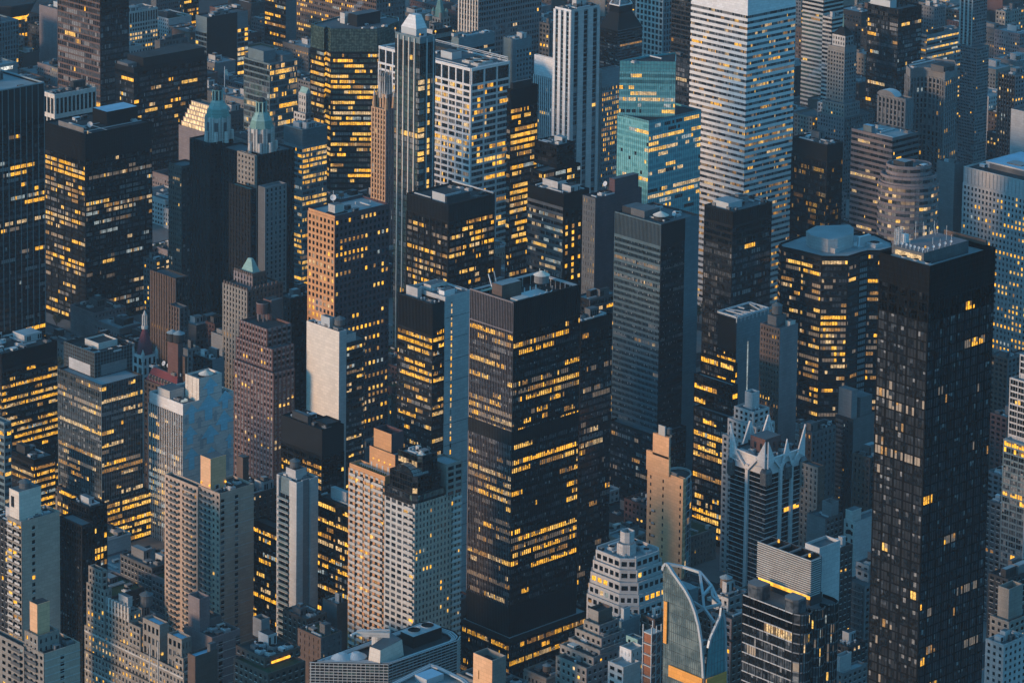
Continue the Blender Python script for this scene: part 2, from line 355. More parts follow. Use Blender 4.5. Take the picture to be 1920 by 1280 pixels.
def rect(T, cx, cy, lx, rx, D, SL, SR, z0=0, **k):
    """box whose near top corner is seen at (cx, cy), left end at column lx, right end at column rx, at camera depth D"""
    C = P(cx, cy, D); a = along(C, DY, lx); b = along(C, DX, rx)
    x0, y0, x1, y1 = C.x, C.y, C.x+b, C.y+a
    if C.z-z0 < 2: print('LOW', T.label, C.z, z0)
    return block(T, [(x0, y0), (x1, y0), (x1, y1), (x0, y1)], z0, C.z, [SR, None, None, SL], D, **k)
def wrect(T, x0, x1, y0, y1, z0, z1, SL, SR, D, **k):
    return block(T, [(x0, y0), (x1, y0), (x1, y1), (x0, y1)], z0, z1, [SR, None, None, SL], D, **k)
def sub(B, xa, xb, ya, yb, h, m='grey', SL=None, SR=None, name='penthouse', roof='roof_mid', z=None, open_=False):
    """box on the roof of B in fractions of its footprint (x: along the right face, y: along the left face)"""
    T = B.T; w_, d_ = B.x1-B.x0, B.y1-B.y0; z = B.zr if z is None else z
    x0, x1, y0, y1 = B.x0+w_*xa, B.x0+w_*xb, B.y0+d_*ya, B.y0+d_*yb
    if SL or SR:
        r = block(T, [(x0, y0), (x1, y0), (x1, y1), (x0, y1)], z, z+h, [SR or SL, None, None, SL or SR], B.D, core=m, roof=roof); return r
    mb = T.part(name)
    if open_:
        tk = .35
        mb.box(x0, y0, z, x1, y0+tk, z+h, m); mb.box(x0, y1-tk, z, x1, y1, z+h, m); mb.box(x0, y0+tk, z, x0+tk, y1-tk, z+h-.003, m); mb.box(x1-tk, y0+tk, z, x1, y1-tk, z+h-.003, m)
        mb.box(x0+tk, y0+tk, z, x1-tk, y1-tk, z+h*.75, m, 'roof_dark')
    else:
        mb.box(x0, y0, z, x1, y1, z+h, m, roof)
        mb.box(x0-.1, y0-.1, z+h-.3, x1+.1, y0+.15, z+h+.1, m); mb.box(x0-.1, y0+.15, z+h-.3, x0+.15, y1, z+h+.097, m)
    B2 = Blk(); B2.x0, B2.x1, B2.y0, B2.y1, B2.z1, B2.zr, B2.z0, B2.D, B2.T = x0, x1, y0, y1, z+h, z+h, z, B.D, T
    return B2
def tank(T, x, y, z, r=2.2, h=3.2, leg=2.0, m='wood', cone='roof_light'):
    i = len(T.parts); mb = T.part('water_tank'); mb.cyl(x, y, z+leg, r, z+leg+h, r*.96, m, 14); 
    c = T.part('tank_roof', sub=i); c.cyl(x, y, z+leg+h, r*1.12, z+leg+h+r*.55, .12, cone, 14)
    l = T.part('tank_frame', sub=i)
    for a in range(4):
        dx, dy = r*.7*math.cos(a*1.5708+.785), r*.7*math.sin(a*1.5708+.785); l.box(x+dx-.12, y+dy-.12, z, x+dx+.12, y+dy+.12, z+leg, 'charcoal')
    l.box(x-r*.9, y-r*.9, z+leg-.25, x+r*.9, y+r*.9, z+leg, 'charcoal')
def fan(T, x, y, z, r=1.8, h=1.2, m='steel'):
    i = len(T.parts); mb = T.part('cooling_fan'); mb.box(x-r*1.15, y-r*1.15, z, x+r*1.15, y+r*1.15, z+h, m)
    n = 14
    mb.prism([(x+r*math.cos(2*math.pi*k/n), y+r*math.sin(2*math.pi*k/n)) for k in range(n)], z+h, z+h+.7, m, cap=False)
    mb.prism([(x+r*.9*math.cos(-2*math.pi*k/n), y+r*.9*math.sin(-2*math.pi*k/n)) for k in range(n)], z+h, z+h+.7, 'charcoal', cap=False)
    mb.prism([(x+r*.9*math.cos(2*math.pi*k/n), y+r*.9*math.sin(2*math.pi*k/n)) for k in range(n)], z+h, z+h+.25, 'charcoal')
def dish(T, x, y, z, r=1.2, az=0, m='white_metal', post=1.5):
    mb = T.part('satellite_dish'); mb.bar((x, y, z), (x, y, z+post), .1, 'steel')
    n = 12; c = Vector((x, y, z+post+r*.6)); ax = Vector((-math.cos(az), -math.sin(az), .5)).normalized(); u = ax.cross(Vector((0, 0, 1))).normalized(); v = ax.cross(u)
    ring = [tuple(c+ax*r*.35+(u*math.cos(2*math.pi*k/n)+v*math.sin(2*math.pi*k/n))*r) for k in range(n)]
    i = len(mb.v); mb.v += ring+[tuple(c)]
    for k in range(n): mb.f.append((i+k, i+(k+1) % n, i+n)); mb.m.append(m)
    mb.bar(tuple(c), tuple(c+ax*r*.9), .05, 'steel')
def clutter(B, rng=None, n=6, pent=1, tankp=.0, light=False):
    """roof plant: bulkheads, chillers, ducts, pipes, vents, rails"""
    T = B.T; rng = rng or T.rng; W, Dp = B.x1-B.x0, B.y1-B.y0; z = B.zr
    if W < 5 or Dp < 5: return
    used = []
    def place(w_, d_, tries=12):
        for _ in range(tries):
            x = rng.uniform(B.x0+1.2, B.x1-w_-1.2); y = rng.uniform(B.y0+1.2, B.y1-d_-1.2)
            if x < B.x0+1 or y < B.y0+1: return None
            if all(x+w_ < a or x > b or y+d_ < c or y > d for a, b, c, d in used): used.append((x-.4, x+w_+.4, y-.4, y+d_+.4)); return x, y
        return None
    for k in range(pent):
        w_, d_, h = W*rng.uniform(.2, .42), Dp*rng.uniform(.2, .42), rng.uniform(3, 5.5); q = place(w_, d_)
        if q:
            m = rng.choice(('grey', 'mid_grey', 'concrete', 'dark_grey', 'steel')); mb = T.part('penthouse'); x, y = q
            mb.box(x, y, z, x+w_, y+d_, z+h, m, rng.choice(('roof_mid', 'roof_light', 'roof_dark')))
            for (u0, v0, u1, v1) in ((x-.12, y-.12, x+w_+.12, y+.12), (x-.12, y+.12, x+.12, y+d_)): mb.box(u0, v0, z+h-.35, u1, v1, z+h+.25, m)
            nl = int(w_/1.4)
            for j in range(nl):
                if rng.random() < .6: mb.box(x+.5+j*1.4, y-.08, z+.6, x+1.4+j*1.4, y-.01, z+h-.9, 'charcoal')
            if w_ > 4 and d_ > 4 and rng.random() < .6: mb.box(x+w_*.3, y+d_*.3, z+h, x+w_*.7, y+d_*.7, z+h+1.6, 'mid_grey', 'roof_light')
    if B.D < 1760: n = int(n*1.7+2)
    for k in range(n):
        c = rng.random()
        if c < .35:
            q = place(3.6, 3.6)
            if q: fan(T, q[0]+1.8, q[1]+1.8, z, 1.5, rng.uniform(.8, 1.6), rng.choice(('steel', 'grey', 'concrete')))
        elif c < .65:
            w_, d_, h = rng.uniform(1.5, 5), rng.uniform(1.5, 4), rng.uniform(1, 2.6); q = place(w_, d_)
            if q: mb = T.part('air_handler'); x, y = q; mb.box(x, y, z+.3, x+w_, y+d_, z+h, rng.choice(('steel', 'pale_stone', 'grey', 'mid_grey'))); mb.box(x+.2, y+.2, z, x+w_-.2, y+d_-.2, z+.3, 'charcoal'); mb.box(x+w_*.2, y-.05, z+.6, x+w_*.8, y, z+h-.3, 'charcoal')
        elif c < .85:
            w_ = rng.uniform(.3, .6)*W; q = place(w_, 1.0) if rng.random() < .5 else None
            mb = T.part('duct')
            if q: mb.box(q[0], q[1], z+.5, q[0]+w_, q[1]+.8, z+1.2, 'steel'); mb.box(q[0], q[1]+.1, z, q[0]+.6, q[1]+.7, z+.5, 'grey'); mb.box(q[0]+w_-.6, q[1]+.1, z, q[0]+w_, q[1]+.7, z+.5, 'grey')
            else:
                q = place(.9, Dp*.4)
                if q: mb.box(q[0], q[1], z+.5, q[0]+.8, q[1]+Dp*.4, z+1.2, 'steel'); mb.box(q[0]+.1, q[1], z, q[0]+.7, q[1]+.6, z+.5, 'grey')
                else: T.parts.pop()
        else:
            q = place(1, 1)
            if q: mb = T.part('vent'); mb.cyl(q[0]+.5, q[1]+.5, z, .35, z+1.2, .35, 'steel', 8); mb.cyl(q[0]+.5, q[1]+.5, z+1.2, .6, z+1.6, .1, 'steel', 8)
    if rng.random() < tankp:
        q = place(5, 5)
        if q: tank(T, q[0]+2.5, q[1]+2.5, z, 2.0)
    if light:
        q = place(2, 2)
        if q: mb = T.part('roof_lamp'); mb.bar((q[0], q[1], z), (q[0], q[1], z+1.5), .06, 'steel'); mb.box(q[0]-.25, q[1]-.25, z+1.5, q[0]+.25, q[1]+.25, z+1.9, 'l_strong')
def B1(name, label, cat, cx, cy, lx, rx, D, SL, SR, roof='roof_mid', n=6, pent=1, tankp=0, **k):
    """one plain building: block + roof plant"""
    T = Thing(name, label, cat); b = rect(T, cx, cy, lx, rx, D, SL, SR, roof=roof, **k); clutter(b, n=n, pent=pent, tankp=tankp); ALL.append(T); return b
DEBUG = 0
HAZE = 0.00003
# ------------------------------------------------------------------ facade styles
GLASS = S(wall='charcoal', pw=.35, pd=.3, sh=.45, sd=.15, mull=.1, bw=1.5, pe=4, lit=.2, run=4, off=('g_dark', 'g_mid', 'g_blind'), offw=(6, 3, 1))
BAND = S(wall='grey', sp='grey', pw=0, sh=.5, sd=.25, bw=1.5, mull=.1, mw='charcoal', lit=.12, run=4)
PUNCH = S(wall='grey', pw=1.6, pd=.3, sh=.45, sd=.28, bw=3.2, lit=.08, run=1.3, row=.4)
RIB = S(wall='grey', pw=.8, pd=.6, sh=.35, sd=.15, bw=2.4, lit=.1, run=2)
def blank(m='grey', groove=0, cols=(), **k): return S(PUNCH, wall=m, blank=[True]+list(cols), groove=groove, sd=.05, **k)
AMB = dict(pal=('l_amber', 'l_gold', 'l_dim', 'l_strong', 'l_pale', 'l_cool'), palw=(6, 5, 3, 1, 1.5, .6)); DIMP = dict(pal=('l_dim', 'l_blind', 'l_pale', 'l_gold'), palw=(3, 6, 1, 1))
PALE = dict(pal=('l_pale', 'l_cool', 'l_gold', 'l_blind'), palw=(3, 2, 2, 3)); TEAL = dict(off=('g_teal', 'g_teal2', 'g_dark'), offw=(6, 2, .9))

# ------------------------------------------------------------------ FAR ROW
B1('office_tower', 'blue-grey tower with close vertical ribs at the far left edge behind the sign', 'tower', -60, 52, -110, 34, 2720, None, S(RIB, n=18, fp=9, wall='steel_blue', lit=.03, **AMB), n=3)
T = Thing('office_tower', 'dark grid tower under a wide eight-sided roof hood with a glowing amber strip beneath', 'tower'); ALL.append(T)
b = rect(T, -30, 44, -60, 74, 2860, None, S(RIB, n=18, fp=9.3, wall='mid_grey', lit=.06, zone=((0, .25, .6),), **AMB)); mb = T.part('roof_hood')
cx, cy, z = (b.x0+b.x1)/2, (b.y0+b.y1)/2, b.z1
oc = lambda r: [(cx+r*math.cos(math.pi*(k+.5)/4), cy+r*math.sin(math.pi*(k+.5)/4)) for k in range(8)]
mb.prism(oc(24), z+3.5, z+14, 'charcoal', 'roof_dark', oc(30)); mb.prism(oc(30), z+14, z+15, 'dark_grey', 'roof_dark'); T.part('light_strip').prism(oc(22), z, z+3.5, 'l_strong', cap=False)
B1('office_slab', 'plain windowless mauve slab between the dark hooded tower and the tall brown slab', 'tower', 150, 29, 73.5, 175, 2760, blank('mauve', 5), blank('mid_grey'), n=2)
B1('office_slab', 'tall brown glass slab cut off by the top of the picture, far left', 'tower', 187.5, -70, 108, 241, 2600, S(GLASS, n=24, fp=11, wall='brown', off=('g_dark', 'g_blind', 'g_mid'), offw=(3, 2.5, 4), pe=6, lit=.03, mull=.3, mw='brown', core='brown', sh=.3), S(GLASS, n=20, fp=11, wall='black', lit=.015, sh=.3), n=0, pent=0)
B1('office_building', 'white office block with a square window grid just right of the tall brown slab', 'building', 228, 25, 200, 295.5, 2850, None, S(PUNCH, n=14, fp=8.2, wall='pale_stone', pw=1.0, sh=.42, top=22, tops='bays', rowlit={2: .5, 3: .6}, lit=.06, pal=('l_pale', 'l_gold'), palw=(1, 1)))
B1('office_building', 'grey slab with small windows at the top edge behind the white grid block', 'building', 293, -26, 283, 337.5, 3010, None, S(PUNCH, n=12, fp=8, wall='mid_grey', pw=.8, lit=.02), n=0, pent=0)
B1('office_building', 'black slab with a narrow column of amber windows at the top edge', 'building', 345, -40, 338, 372, 2960, S(GLASS, fp=8, n=5, wall='black', lit=.4, **AMB), S(GLASS, fp=8, n=8, wall='black', lit=.35, **AMB), n=0, pent=0)
B1('office_building', 'low dark roof cluttered with bulkheads behind the long black block', 'building', 300, 78, 290, 352, 2760, None, S(PUNCH, fp=9, wall='mid_grey', lit=.1, **AMB), n=9, pent=2)
T = Thing('office_tower', 'slate tower with a blank dark side between two narrow strips of lit windows', 'tower'); ALL.append(T)
C = P(388, 33, 2800); a = along(C, DY, 367); b1 = along(C, DX, 445); b2 = along(C, DX, 465)
b = block(T, [(C.x, C.y), (C.x+b1, C.y), (C.x+b2, C.y), (C.x+b2, C.y+a), (C.x, C.y+a)], 0, C.z, [blank('charcoal'), S(PUNCH, n=3, fp=9, wall='steel_blue', lit=.55, pw=.3, sh=.35, top=30, **AMB), None, None, S(PUNCH, n=4, fp=9, wall='steel_blue', pw=.3, sh=.35, top=28, lit=.25, pal=('l_pale', 'l_gold'), palw=(1, 1))], 2800); clutter(b, n=3)
B1('office_tower', 'black slab with scattered amber windows and a blue shaded side, above the twin green towers', 'tower', 536, -35, 497, 558, 2900, S(GLASS, fp=9, n=12, wall='black', lit=.3, **AMB), blank('steel_blue'), n=0, pent=0)
B1('office_building', 'grey block with small windows at the top edge left of the blue shaded slab', 'building', 478, -20, 470, 499, 3000, blank('mid_grey'), S(PUNCH, fp=8, wall='mid_grey', lit=.05), n=0, pent=0)
B1('office_building', 'grey-brown office slab covered in rows of amber windows behind the green octagonal tower', 'building', 706, -50, 557, 760, 2800, S(PUNCH, n=44, fp=9.6, wall='brick_brown', pw=.7, sh=.5, lit=.42, run=3, **AMB), S(PUNCH, fp=9.6, wall='mid_grey', lit=.1), n=0, pent=0)
T = Thing('office_tower', 'wide grey tower with a bright ribbed left end, behind the white grid block', 'tower'); ALL.append(T)
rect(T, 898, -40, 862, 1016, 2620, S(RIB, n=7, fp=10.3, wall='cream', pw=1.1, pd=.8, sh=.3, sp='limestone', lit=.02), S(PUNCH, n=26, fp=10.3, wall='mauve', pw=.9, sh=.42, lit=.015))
T = Thing('office_tower', 'black stepped tower whose hipped shoulders carry a white framed steel pyramid', 'tower'); ALL.append(T)
b = rect(T, 1158, 58, 1123, 1204, 2560, S(BAND, n=10, fp=5.2, wall='charcoal', sp='charcoal', sh=.4, lit=.0), S(BAND, n=10, fp=5.2, wall='black', sp='mid_grey', sh=.3, lit=.01))
mb = T.part('hipped_roof'); xs = (b.x0, b.y0, b.x1, b.y1); w1 = (b.x1-b.x0); d1 = (b.y1-b.y0); q = [(b.x0+w1*.24, b.y0+d1*.24), (b.x1-w1*.24, b.y0+d1*.24), (b.x1-w1*.24, b.y1-d1*.24), (b.x0+w1*.24, b.y1-d1*.24)]
mb.prism([(b.x0, b.y0), (b.x1, b.y0), (b.x1, b.y1), (b.x0, b.y1)], b.z1, b.z1+12, 'charcoal', 'dark_grey', q); mb.prism(q, b.z1+12, b.z1+18, 'black', 'dark_grey')
mb = T.part('steel_pyramid'); zt = b.z1+18; ap = ((b.x0+b.x1)/2, (b.y0+b.y1)/2, zt+14)
for k in range(4):
    mb.bar((*q[k], zt), ap, .4, 'white_metal'); mb.bar((*q[k], zt), (*q[(k+1) % 4], zt), .4, 'white_metal')
mb.prism([(x*.8+ap[0]*.2, y*.8+ap[1]*.2) for x, y in q], zt, zt+11, 'g_mid', 'g_mid', [(x*.1+ap[0]*.9, y*.1+ap[1]*.9) for x, y in q])
B1('residential_tower', 'slender white tower with a regular grid of square windows, four of them amber', 'tower', 1245, -40, 1195, 1260, 2700, S(PUNCH, n=7, fp=10.7, wall='pale_stone', pw=1.35, pd=.7, sh=.3, sd=.68, lit=.0, off=('g_mid', 'g_dark'), offw=(4, 1)), S(PUNCH, n=3, fp=10.7, wall='steel_blue', pw=1.2, pd=.7, sh=.3, sd=.68, lit=.04, **AMB), n=0, pent=0)
B1('office_tower', 'dark slab of wavy reflecting glass squeezed against the white banded tower', 'tower', 1296, -40, 1261, 1312, 2480, S(GLASS, n=8, fp=9, wall='dark_grey', sh=.3, lit=.02, off=('g_dark', 'g_mid', 'g_blind'), offw=(3, 4, 1)), blank('charcoal'), n=0, pent=0)
B1('office_building', 'grey block between the wide grey tower and the slab with pale piers', 'building', 968, 75, 944, 997, 2480, blank('steel_blue', 6), S(PUNCH, fp=9, wall='steel_blue', lit=.02, top=16), n=6)
B1('office_building', 'older stone block with dormered grey roof beside the ribbed slab at the top', 'building', 1030, 45, 1012, 1044, 2640, S(PUNCH, fp=9, wall='mid_grey', lit=.15, **AMB), S(PUNCH, fp=9, wall='mid_grey', lit=.1), n=4)
T = Thing('office_building', 'teal clad block with a smooth windowless top and cluttered roof deck', 'building'); ALL.append(T)
b = rect(T, 860, 72, 841, 927.5, 2440, blank('steel_blue'), S(BAND, n=20, fp=10, wall='steel_blue', sp='steel_blue', top=18, lit=.12, **PALE), roof='roof_light'); clutter(b, n=7)
T = Thing('office_building', 'dark block with white vertical slats between black floors, topped by a small lit penthouse', 'building'); ALL.append(T)
b = rect(T, 812, 57, 800, 846, 2400, None, S(RIB, n=18, fp=17, wall='pale_stone', pw=.3, pd=.2, sh=.45, sd=.6, sp='black', lit=.0)); c = sub(b, .1, .6, .2, .8, 5, 'mid_grey', S(PUNCH, fp=9, wall='mid_grey', lit=.3, **AMB), S(PUNCH, fp=9, wall='mid_grey', lit=.3, **AMB)); tank(T, b.x0+3, b.y0+8, b.zr+5, 2.6, 3.4)
T = Thing('stone_tower', 'ornate old stone tower with a steep green copper roof and corner turrets', 'tower'); ALL.append(T)
b = rect(T, 826, 34, 806, 843, 2720, S(PUNCH, fp=9, wall='limestone', lit=.02), S(PUNCH, fp=9, wall='limestone', lit=.05)); mb = T.part('copper_roof')
q0 = [(b.x0+2, b.y0+2), (b.x1-2, b.y0+2), (b.x1-2, b.y1-2), (b.x0+2, b.y1-2)]; cx, cy = (b.x0+b.x1)/2, (b.y0+b.y1)/2
mb.prism(q0, b.z1-1, b.z1+14, 'copper', 'copper', [(x*.3+cx*.7, y*.3+cy*.7) for x, y in q0]); mb.cyl(cx, cy, b.z1+14, 1.2, b.z1+22, .1, 'copper', 8)
for x, y in q0: m2 = T.part('turret'); m2.cyl(x, y, b.z1-2, 1.5, b.z1+4, 1.5, 'limestone', 8); m2.cyl(x, y, b.z1+4, 1.7, b.z1+7, .1, 'copper', 8)
# top right, far
B1('office_building', 'pale block with closely spaced white floor edges, right of the giant banded tower', 'building', 1545, -22, 1506, 1582, 2660, S(BAND, n=14, fp=8, wall='pale_stone', sp='pale_stone', sh=.45, lit=.02, off=('g_green', 'g_mid'), offw=(2, 1)), S(BAND, n=14, fp=8, wall='steel_blue', sp='pale_stone', sh=.4, lit=.02), n=0, pent=0)
B1('apartment_building', 'lower pale banded wing with a dark planted roof in front of the banded block', 'building', 1560, 33, 1543, 1580, 2600, S(BAND, n=8, fp=8, wall='pale_stone', sp='pale_stone', sh=.45, lit=.04), S(BAND, n=8, fp=8, wall='steel_blue', sp='pale_stone', lit=.04), roof='roof_dark')
T = Thing('apartment_tower', 'slim old brick tower stepped at the waist with a small pyramid roof and white belvedere', 'tower'); ALL.append(T)
L0 = S(PUNCH, fp=7.6, wall='limestone', pw=1.3, lit=.01, bw=2.6)
b = rect(T, 1583, 222, 1534, 1640, 2440, S(L0, wall='mauve'), S(L0, wall='mid_grey')); b2 = rect(T, 1583, 196, 1543, 1612, 2442, S(L0), S(L0, wall='grey'), z0=b.zr)
b3 = rect(T, 1584, 90, 1553, 1606, 2446, S(L0, top=8, tops='solid'), S(L0, wall='grey', top=8), z0=b2.zr); b4 = rect(T, 1585, 68, 1562, 1600, 2448, S(L0, fp=9, wall='pale_stone'), S(L0, fp=9, wall='grey'), z0=b3.zr)
mb = T.part('pyramid_roof'); q0 = [(b4.x0-.4, b4.y0-.4), (b4.x1+.4, b4.y0-.4), (b4.x1+.4, b4.y1+.4), (b4.x0-.4, b4.y1+.4)]; cx, cy = (b4.x0+b4.x1)/2, (b4.y0+b4.y1)/2
mb.prism(q0, b4.z1-.1, b4.z1+5.5, 'charcoal', 'charcoal', [(x*.2+cx*.8, y*.2+cy*.8) for x, y in q0]); mb.cyl(cx, cy, b4.z1+5.5, .6, b4.z1+16, .1, 'copper', 6)
T = Thing('residential_tower', 'dark glass tower with an open steel frame on top, topped out above the low houses', 'tower'); ALL.append(T)
b = rect(T, 1685, 18, 1628, 1728, 2460, S(GLASS, fp=8.4, n=18, wall='charcoal', lit=.05, sh=.3, off=('g_dark', 'g_mid', 'g_blind'), offw=(4, 2, 1), **AMB), S(GLASS, fp=8.4, n=14, wall='black', sh=.3, lit=.05, off=('g_dark', 'g_mid', 'g_blind'), offw=(5, 2, 1), **PALE))
mb = T.part('steel_frame')
for i in range(4):
    for j in range(4):
        x, y = b.x0+(b.x1-b.x0)*(.35+.2*i), b.y0+(b.y1-b.y0)*(.3+.2*j); mb.box(x-.3, y-.3, b.zr, x+.3, y+.3, b.zr+14, 'charcoal')
for h in (5, 10, 14): mb.box(b.x0+(b.x1-b.x0)*.34, b.y0+(b.y1-b.y0)*.29, b.zr+h-.4, b.x1-.5, b.y1-.8, b.zr+h, 'dark_grey')
c = sub(b, 0.02, .3, .3, .95, 6, 'steel')
T = Thing('office_building', 'glass block with long bands of pale amber light left of the tall grey slab', 'building'); ALL.append(T)
b = rect(T, 1738, 66, 1727, 1804.5, 2640, S(BAND, fp=8, n=8, wall='charcoal', lit=.5, **AMB), S(BAND, fp=8.6, n=24, wall='steel_blue', sp='steel_blue', top=3, sh=.55, lit=.45, rowlit={0: .8, 1: .3, 4: .9}, pal=('l_gold', 'l_pale', 'l_cool'), palw=(2, 2, 2))); clutter(b, n=3)
B1('office_block', 'low dark annex with a glowing amber lower floor beside the glass block', 'building', 1650, 30, 1622, 1700, 2900, S(PUNCH, fp=8, wall='grey', lit=.1), S(PUNCH, fp=8, wall='grey', lit=.1, **AMB))
T = Thing('residential_tower', 'slender grey slab with bright corner piers and a pale belt near its middle', 'tower'); ALL.append(T)
b = rect(T, 1832, 90, 1802, 1854, 2500, S(PUNCH, n=10, fp=6, wall='mauve', pw=.4, sh=.5, lit=.01), S(PUNCH, n=8, fp=6, wall='grey', pw=.5, lit=.01)); b2 = rect(T, 1826, -40, 1803, 1852, 2502, S(RIB, n=3, fp=6, wall='pale_stone', sp='mauve', pw=1.6, sh=.5, lit=.01), S(PUNCH, n=8, fp=6, wall='mauve', pw=.5, lit=.03), z0=b.zr)
B1('apartment_building', 'stone apartment house with small windows at the top right edge', 'building', 1885, 22, 1868, 1935, 2820, S(PUNCH, fp=7.5, wall='limestone', lit=.02), S(PUNCH, fp=7.5, wall='limestone', lit=.1, **AMB), tankp=1)
B1('apartment_building', 'pale apartment house with a stepped crown behind the open steel frame', 'building', 1752, 14, 1728, 1772, 2900, S(PUNCH, fp=7, wall='grey', lit=.03), S(PUNCH, fp=7, wall='grey', lit=.03), n=3)
B1('apartment_tower', 'dark brick apartment tower with balcony columns at the upper right edge', 'tower', 1904, 142, 1874, 1950, 2400, S(PUNCH, n=6, fp=8.2, wall='dark_grey', pw=1, pd=.8, sh=.4, lit=.12, sp='mid_grey', **PALE), S(PUNCH, fp=8.2, wall='mauve', lit=.05), n=4)
# ------------------------------------------------------------------ SECOND ROW, LEFT
T = Thing('office_building', 'dark blue block carrying a white illuminated name sign at the left edge', 'building'); ALL.append(T)
b = rect(T, -60, 133, -90, 33, 2380, None, blank('steel_blue'), roof='roof_light'); clutter(b, n=3); SIGN = (b.x0, b.x1, b.y0, b.z1)
T = Thing('office_building', 'low white block with a colonnade of tall narrow openings round its top', 'building'); ALL.append(T)
b = rect(T, 103, 177, 83, 179, 2300, S(RIB, n=3, fp=38, wall='cream', pw=.9, pd=.9, sh=.22, sd=.8, lit=0), S(RIB, n=10, fp=38, wall='pale_stone', pw=.9, pd=.9, sh=.22, sd=.8, lit=.0), roof='roof_dark'); clutter(b, n=5)
T = Thing('office_building', 'long black office block with a raised back storey and scattered amber windows', 'building'); ALL.append(T)
SB = S(GLASS, n=14, fp=10.3, wall='charcoal', lit=.22, sh=.4, top=6, **AMB)
b = rect(T, 251, 128, 216, 388, 2420, S(SB, n=12), S(SB, n=60, lit=.07, wall='black', zone=((0, .12, .02),)), roof='roof_dark'); clutter(b, n=9); sub(b, .14, .98, .05, .9, 7, 'charcoal', roof='roof_dark'); sub(b, .0, .12, .3, .9, 3, 'mid_grey')
T = Thing('office_tower', 'blue-black tower at the left edge with pale vertical mullions and a wide flat roof', 'tower'); ALL.append(T)
b = rect(T, -100, 189, -200, 82, 1980, None, S(GLASS, n=48, fp=11.9, wall='steel_blue', pw=.28, pd=.5, sh=.42, sp='black', mull=.0, pe=3, top=62, tops='solid', tm='charcoal', lit=.2, core='black', run=6, offw=(8, 2, 1), pal=('l_amber', 'l_blind', 'l_cool', 'l_pale'), palw=(4, 3, 2, 2)), roof='roof_light')
i = len(T.parts); mb = T.part('parapet'); mb.box(b.x0, b.y0-.35, b.z1, b.x1+.3, b.y0+.6, b.z1+.8, 'roof_light'); mb.box(b.x1-.6, b.y0+.6, b.z1, b.x1+.3, b.y1, b.z1+.8, 'roof_light'); clutter(b, n=10)
for k in range(17):
    x = b.x0+(b.x1-b.x0)*k/16; T.wall.box(x-.16, b.y0-.62, 20, x+.16, b.y0-.02, b.z1-.3, 'steel_blue')
T = Thing('office_tower', 'big black tower with a dark top quarter, amber lit floors and a blue roofed penthouse', 'tower'); ALL.append(T)
A2 = S(GLASS, fp=9.75, wall='charcoal', pw=.5, pd=.5, pe=4, sh=.36, mull=.12, top=50, tops='grid', mw='charcoal', core='black', sp='black')
b = rect(T, 160, 252, 81.5, 284.5, 2100, S(A2, n=24, lit=.38, zone=((0, .05, .6), (.05, .12, .95), (.12, .45, .4), (.45, .75, .32)), pal=('l_amber', 'l_gold', 'l_dim', 'l_pale', 'l_blind'), palw=(5, 3, 4, 3, 5)), S(A2, n=40, lit=.12, rowlit={3: .8, 9: .7, 10: .4}, pal=('l_blind', 'l_pale', 'l_cool', 'l_dim', 'l_gold'), palw=(6, 3, 3, 3, 1)), roof='roof_dark')
sub(b, .50, .97, .28, .62, 9, 'black', roof='membrane'); mb = T.part('roof_lamp'); mb.box(b.x0+4, b.y0+3, b.zr, b.x0+4.5, b.y0+3.5, b.zr+2, 'l_pale')
mb = T.part('roof_track')
for f0 in (.18, .45): mb.box(b.x0+2, b.y0+(b.y1-b.y0)*f0, b.zr+.3, b.x1-2, b.y0+(b.y1-b.y0)*f0+.5, b.zr+.7, 'steel')
for f0 in (.1, .33): mb.box(b.x0+(b.x1-b.x0)*f0, b.y0+1, b.zr+.72, b.x0+(b.x1-b.x0)*f0+.5, b.y0+(b.y1-b.y0)*.45, b.zr+1.1, 'steel')
mb = T.part('roof_screen'); mb.box(b.x0+2, b.y0+(b.y1-b.y0)*.1, b.zr, b.x0+2.4, b.y0+(b.y1-b.y0)*.7, b.zr+4, 'grey'); clutter(b, n=6, pent=0); dish(T, b.x0+14, b.y0+14, b.zr, 1.8, .8)
T = Thing('office_building', 'grey building crowned by six floodlit steps glowing cream, behind the first green tower', 'building'); ALL.append(T)
b = rect(T, 398, 252, 335, 430, 2270, S(PUNCH, n=16, fp=10, wall='mauve', blank=[True], groove=4), blank('charcoal'))
D_ = 2272
for k in range(6):
    c = rect(T, 398, 243-k*8.6+(.0), 341+k*3.7, 425-k*2, D_+k*.8, blank('l_crown'), blank('mid_grey'), z0=b.zr if k == 0 else c.zr); m2 = T.part('ledge'); m2.box(c.x0-.35, c.y0, c.z1-.5, c.x0-.02, c.y1+.3, c.z1+.25, 'warm_grey'); [m2.box(c.x0-.3, c.y0+(c.y1-c.y0)*j/9, c.z0, c.x0-.02, c.y0+(c.y1-c.y0)*j/9+.35, c.z1-.5, 'warm_grey') for j in range(10)]  # floodlight on the steps is put into the walls as glow
T = Thing('office_building', 'narrow pale strip of a building with small windows left of the twin green towers', 'building'); ALL.append(T)
rect(T, 341, 312, 317, 372, 2150, S(PUNCH, n=7, fp=9.7, wall='limestone', pw=1, lit=.08, **PALE), S(PUNCH, fp=9.7, wall='dark_grey', lit=0))

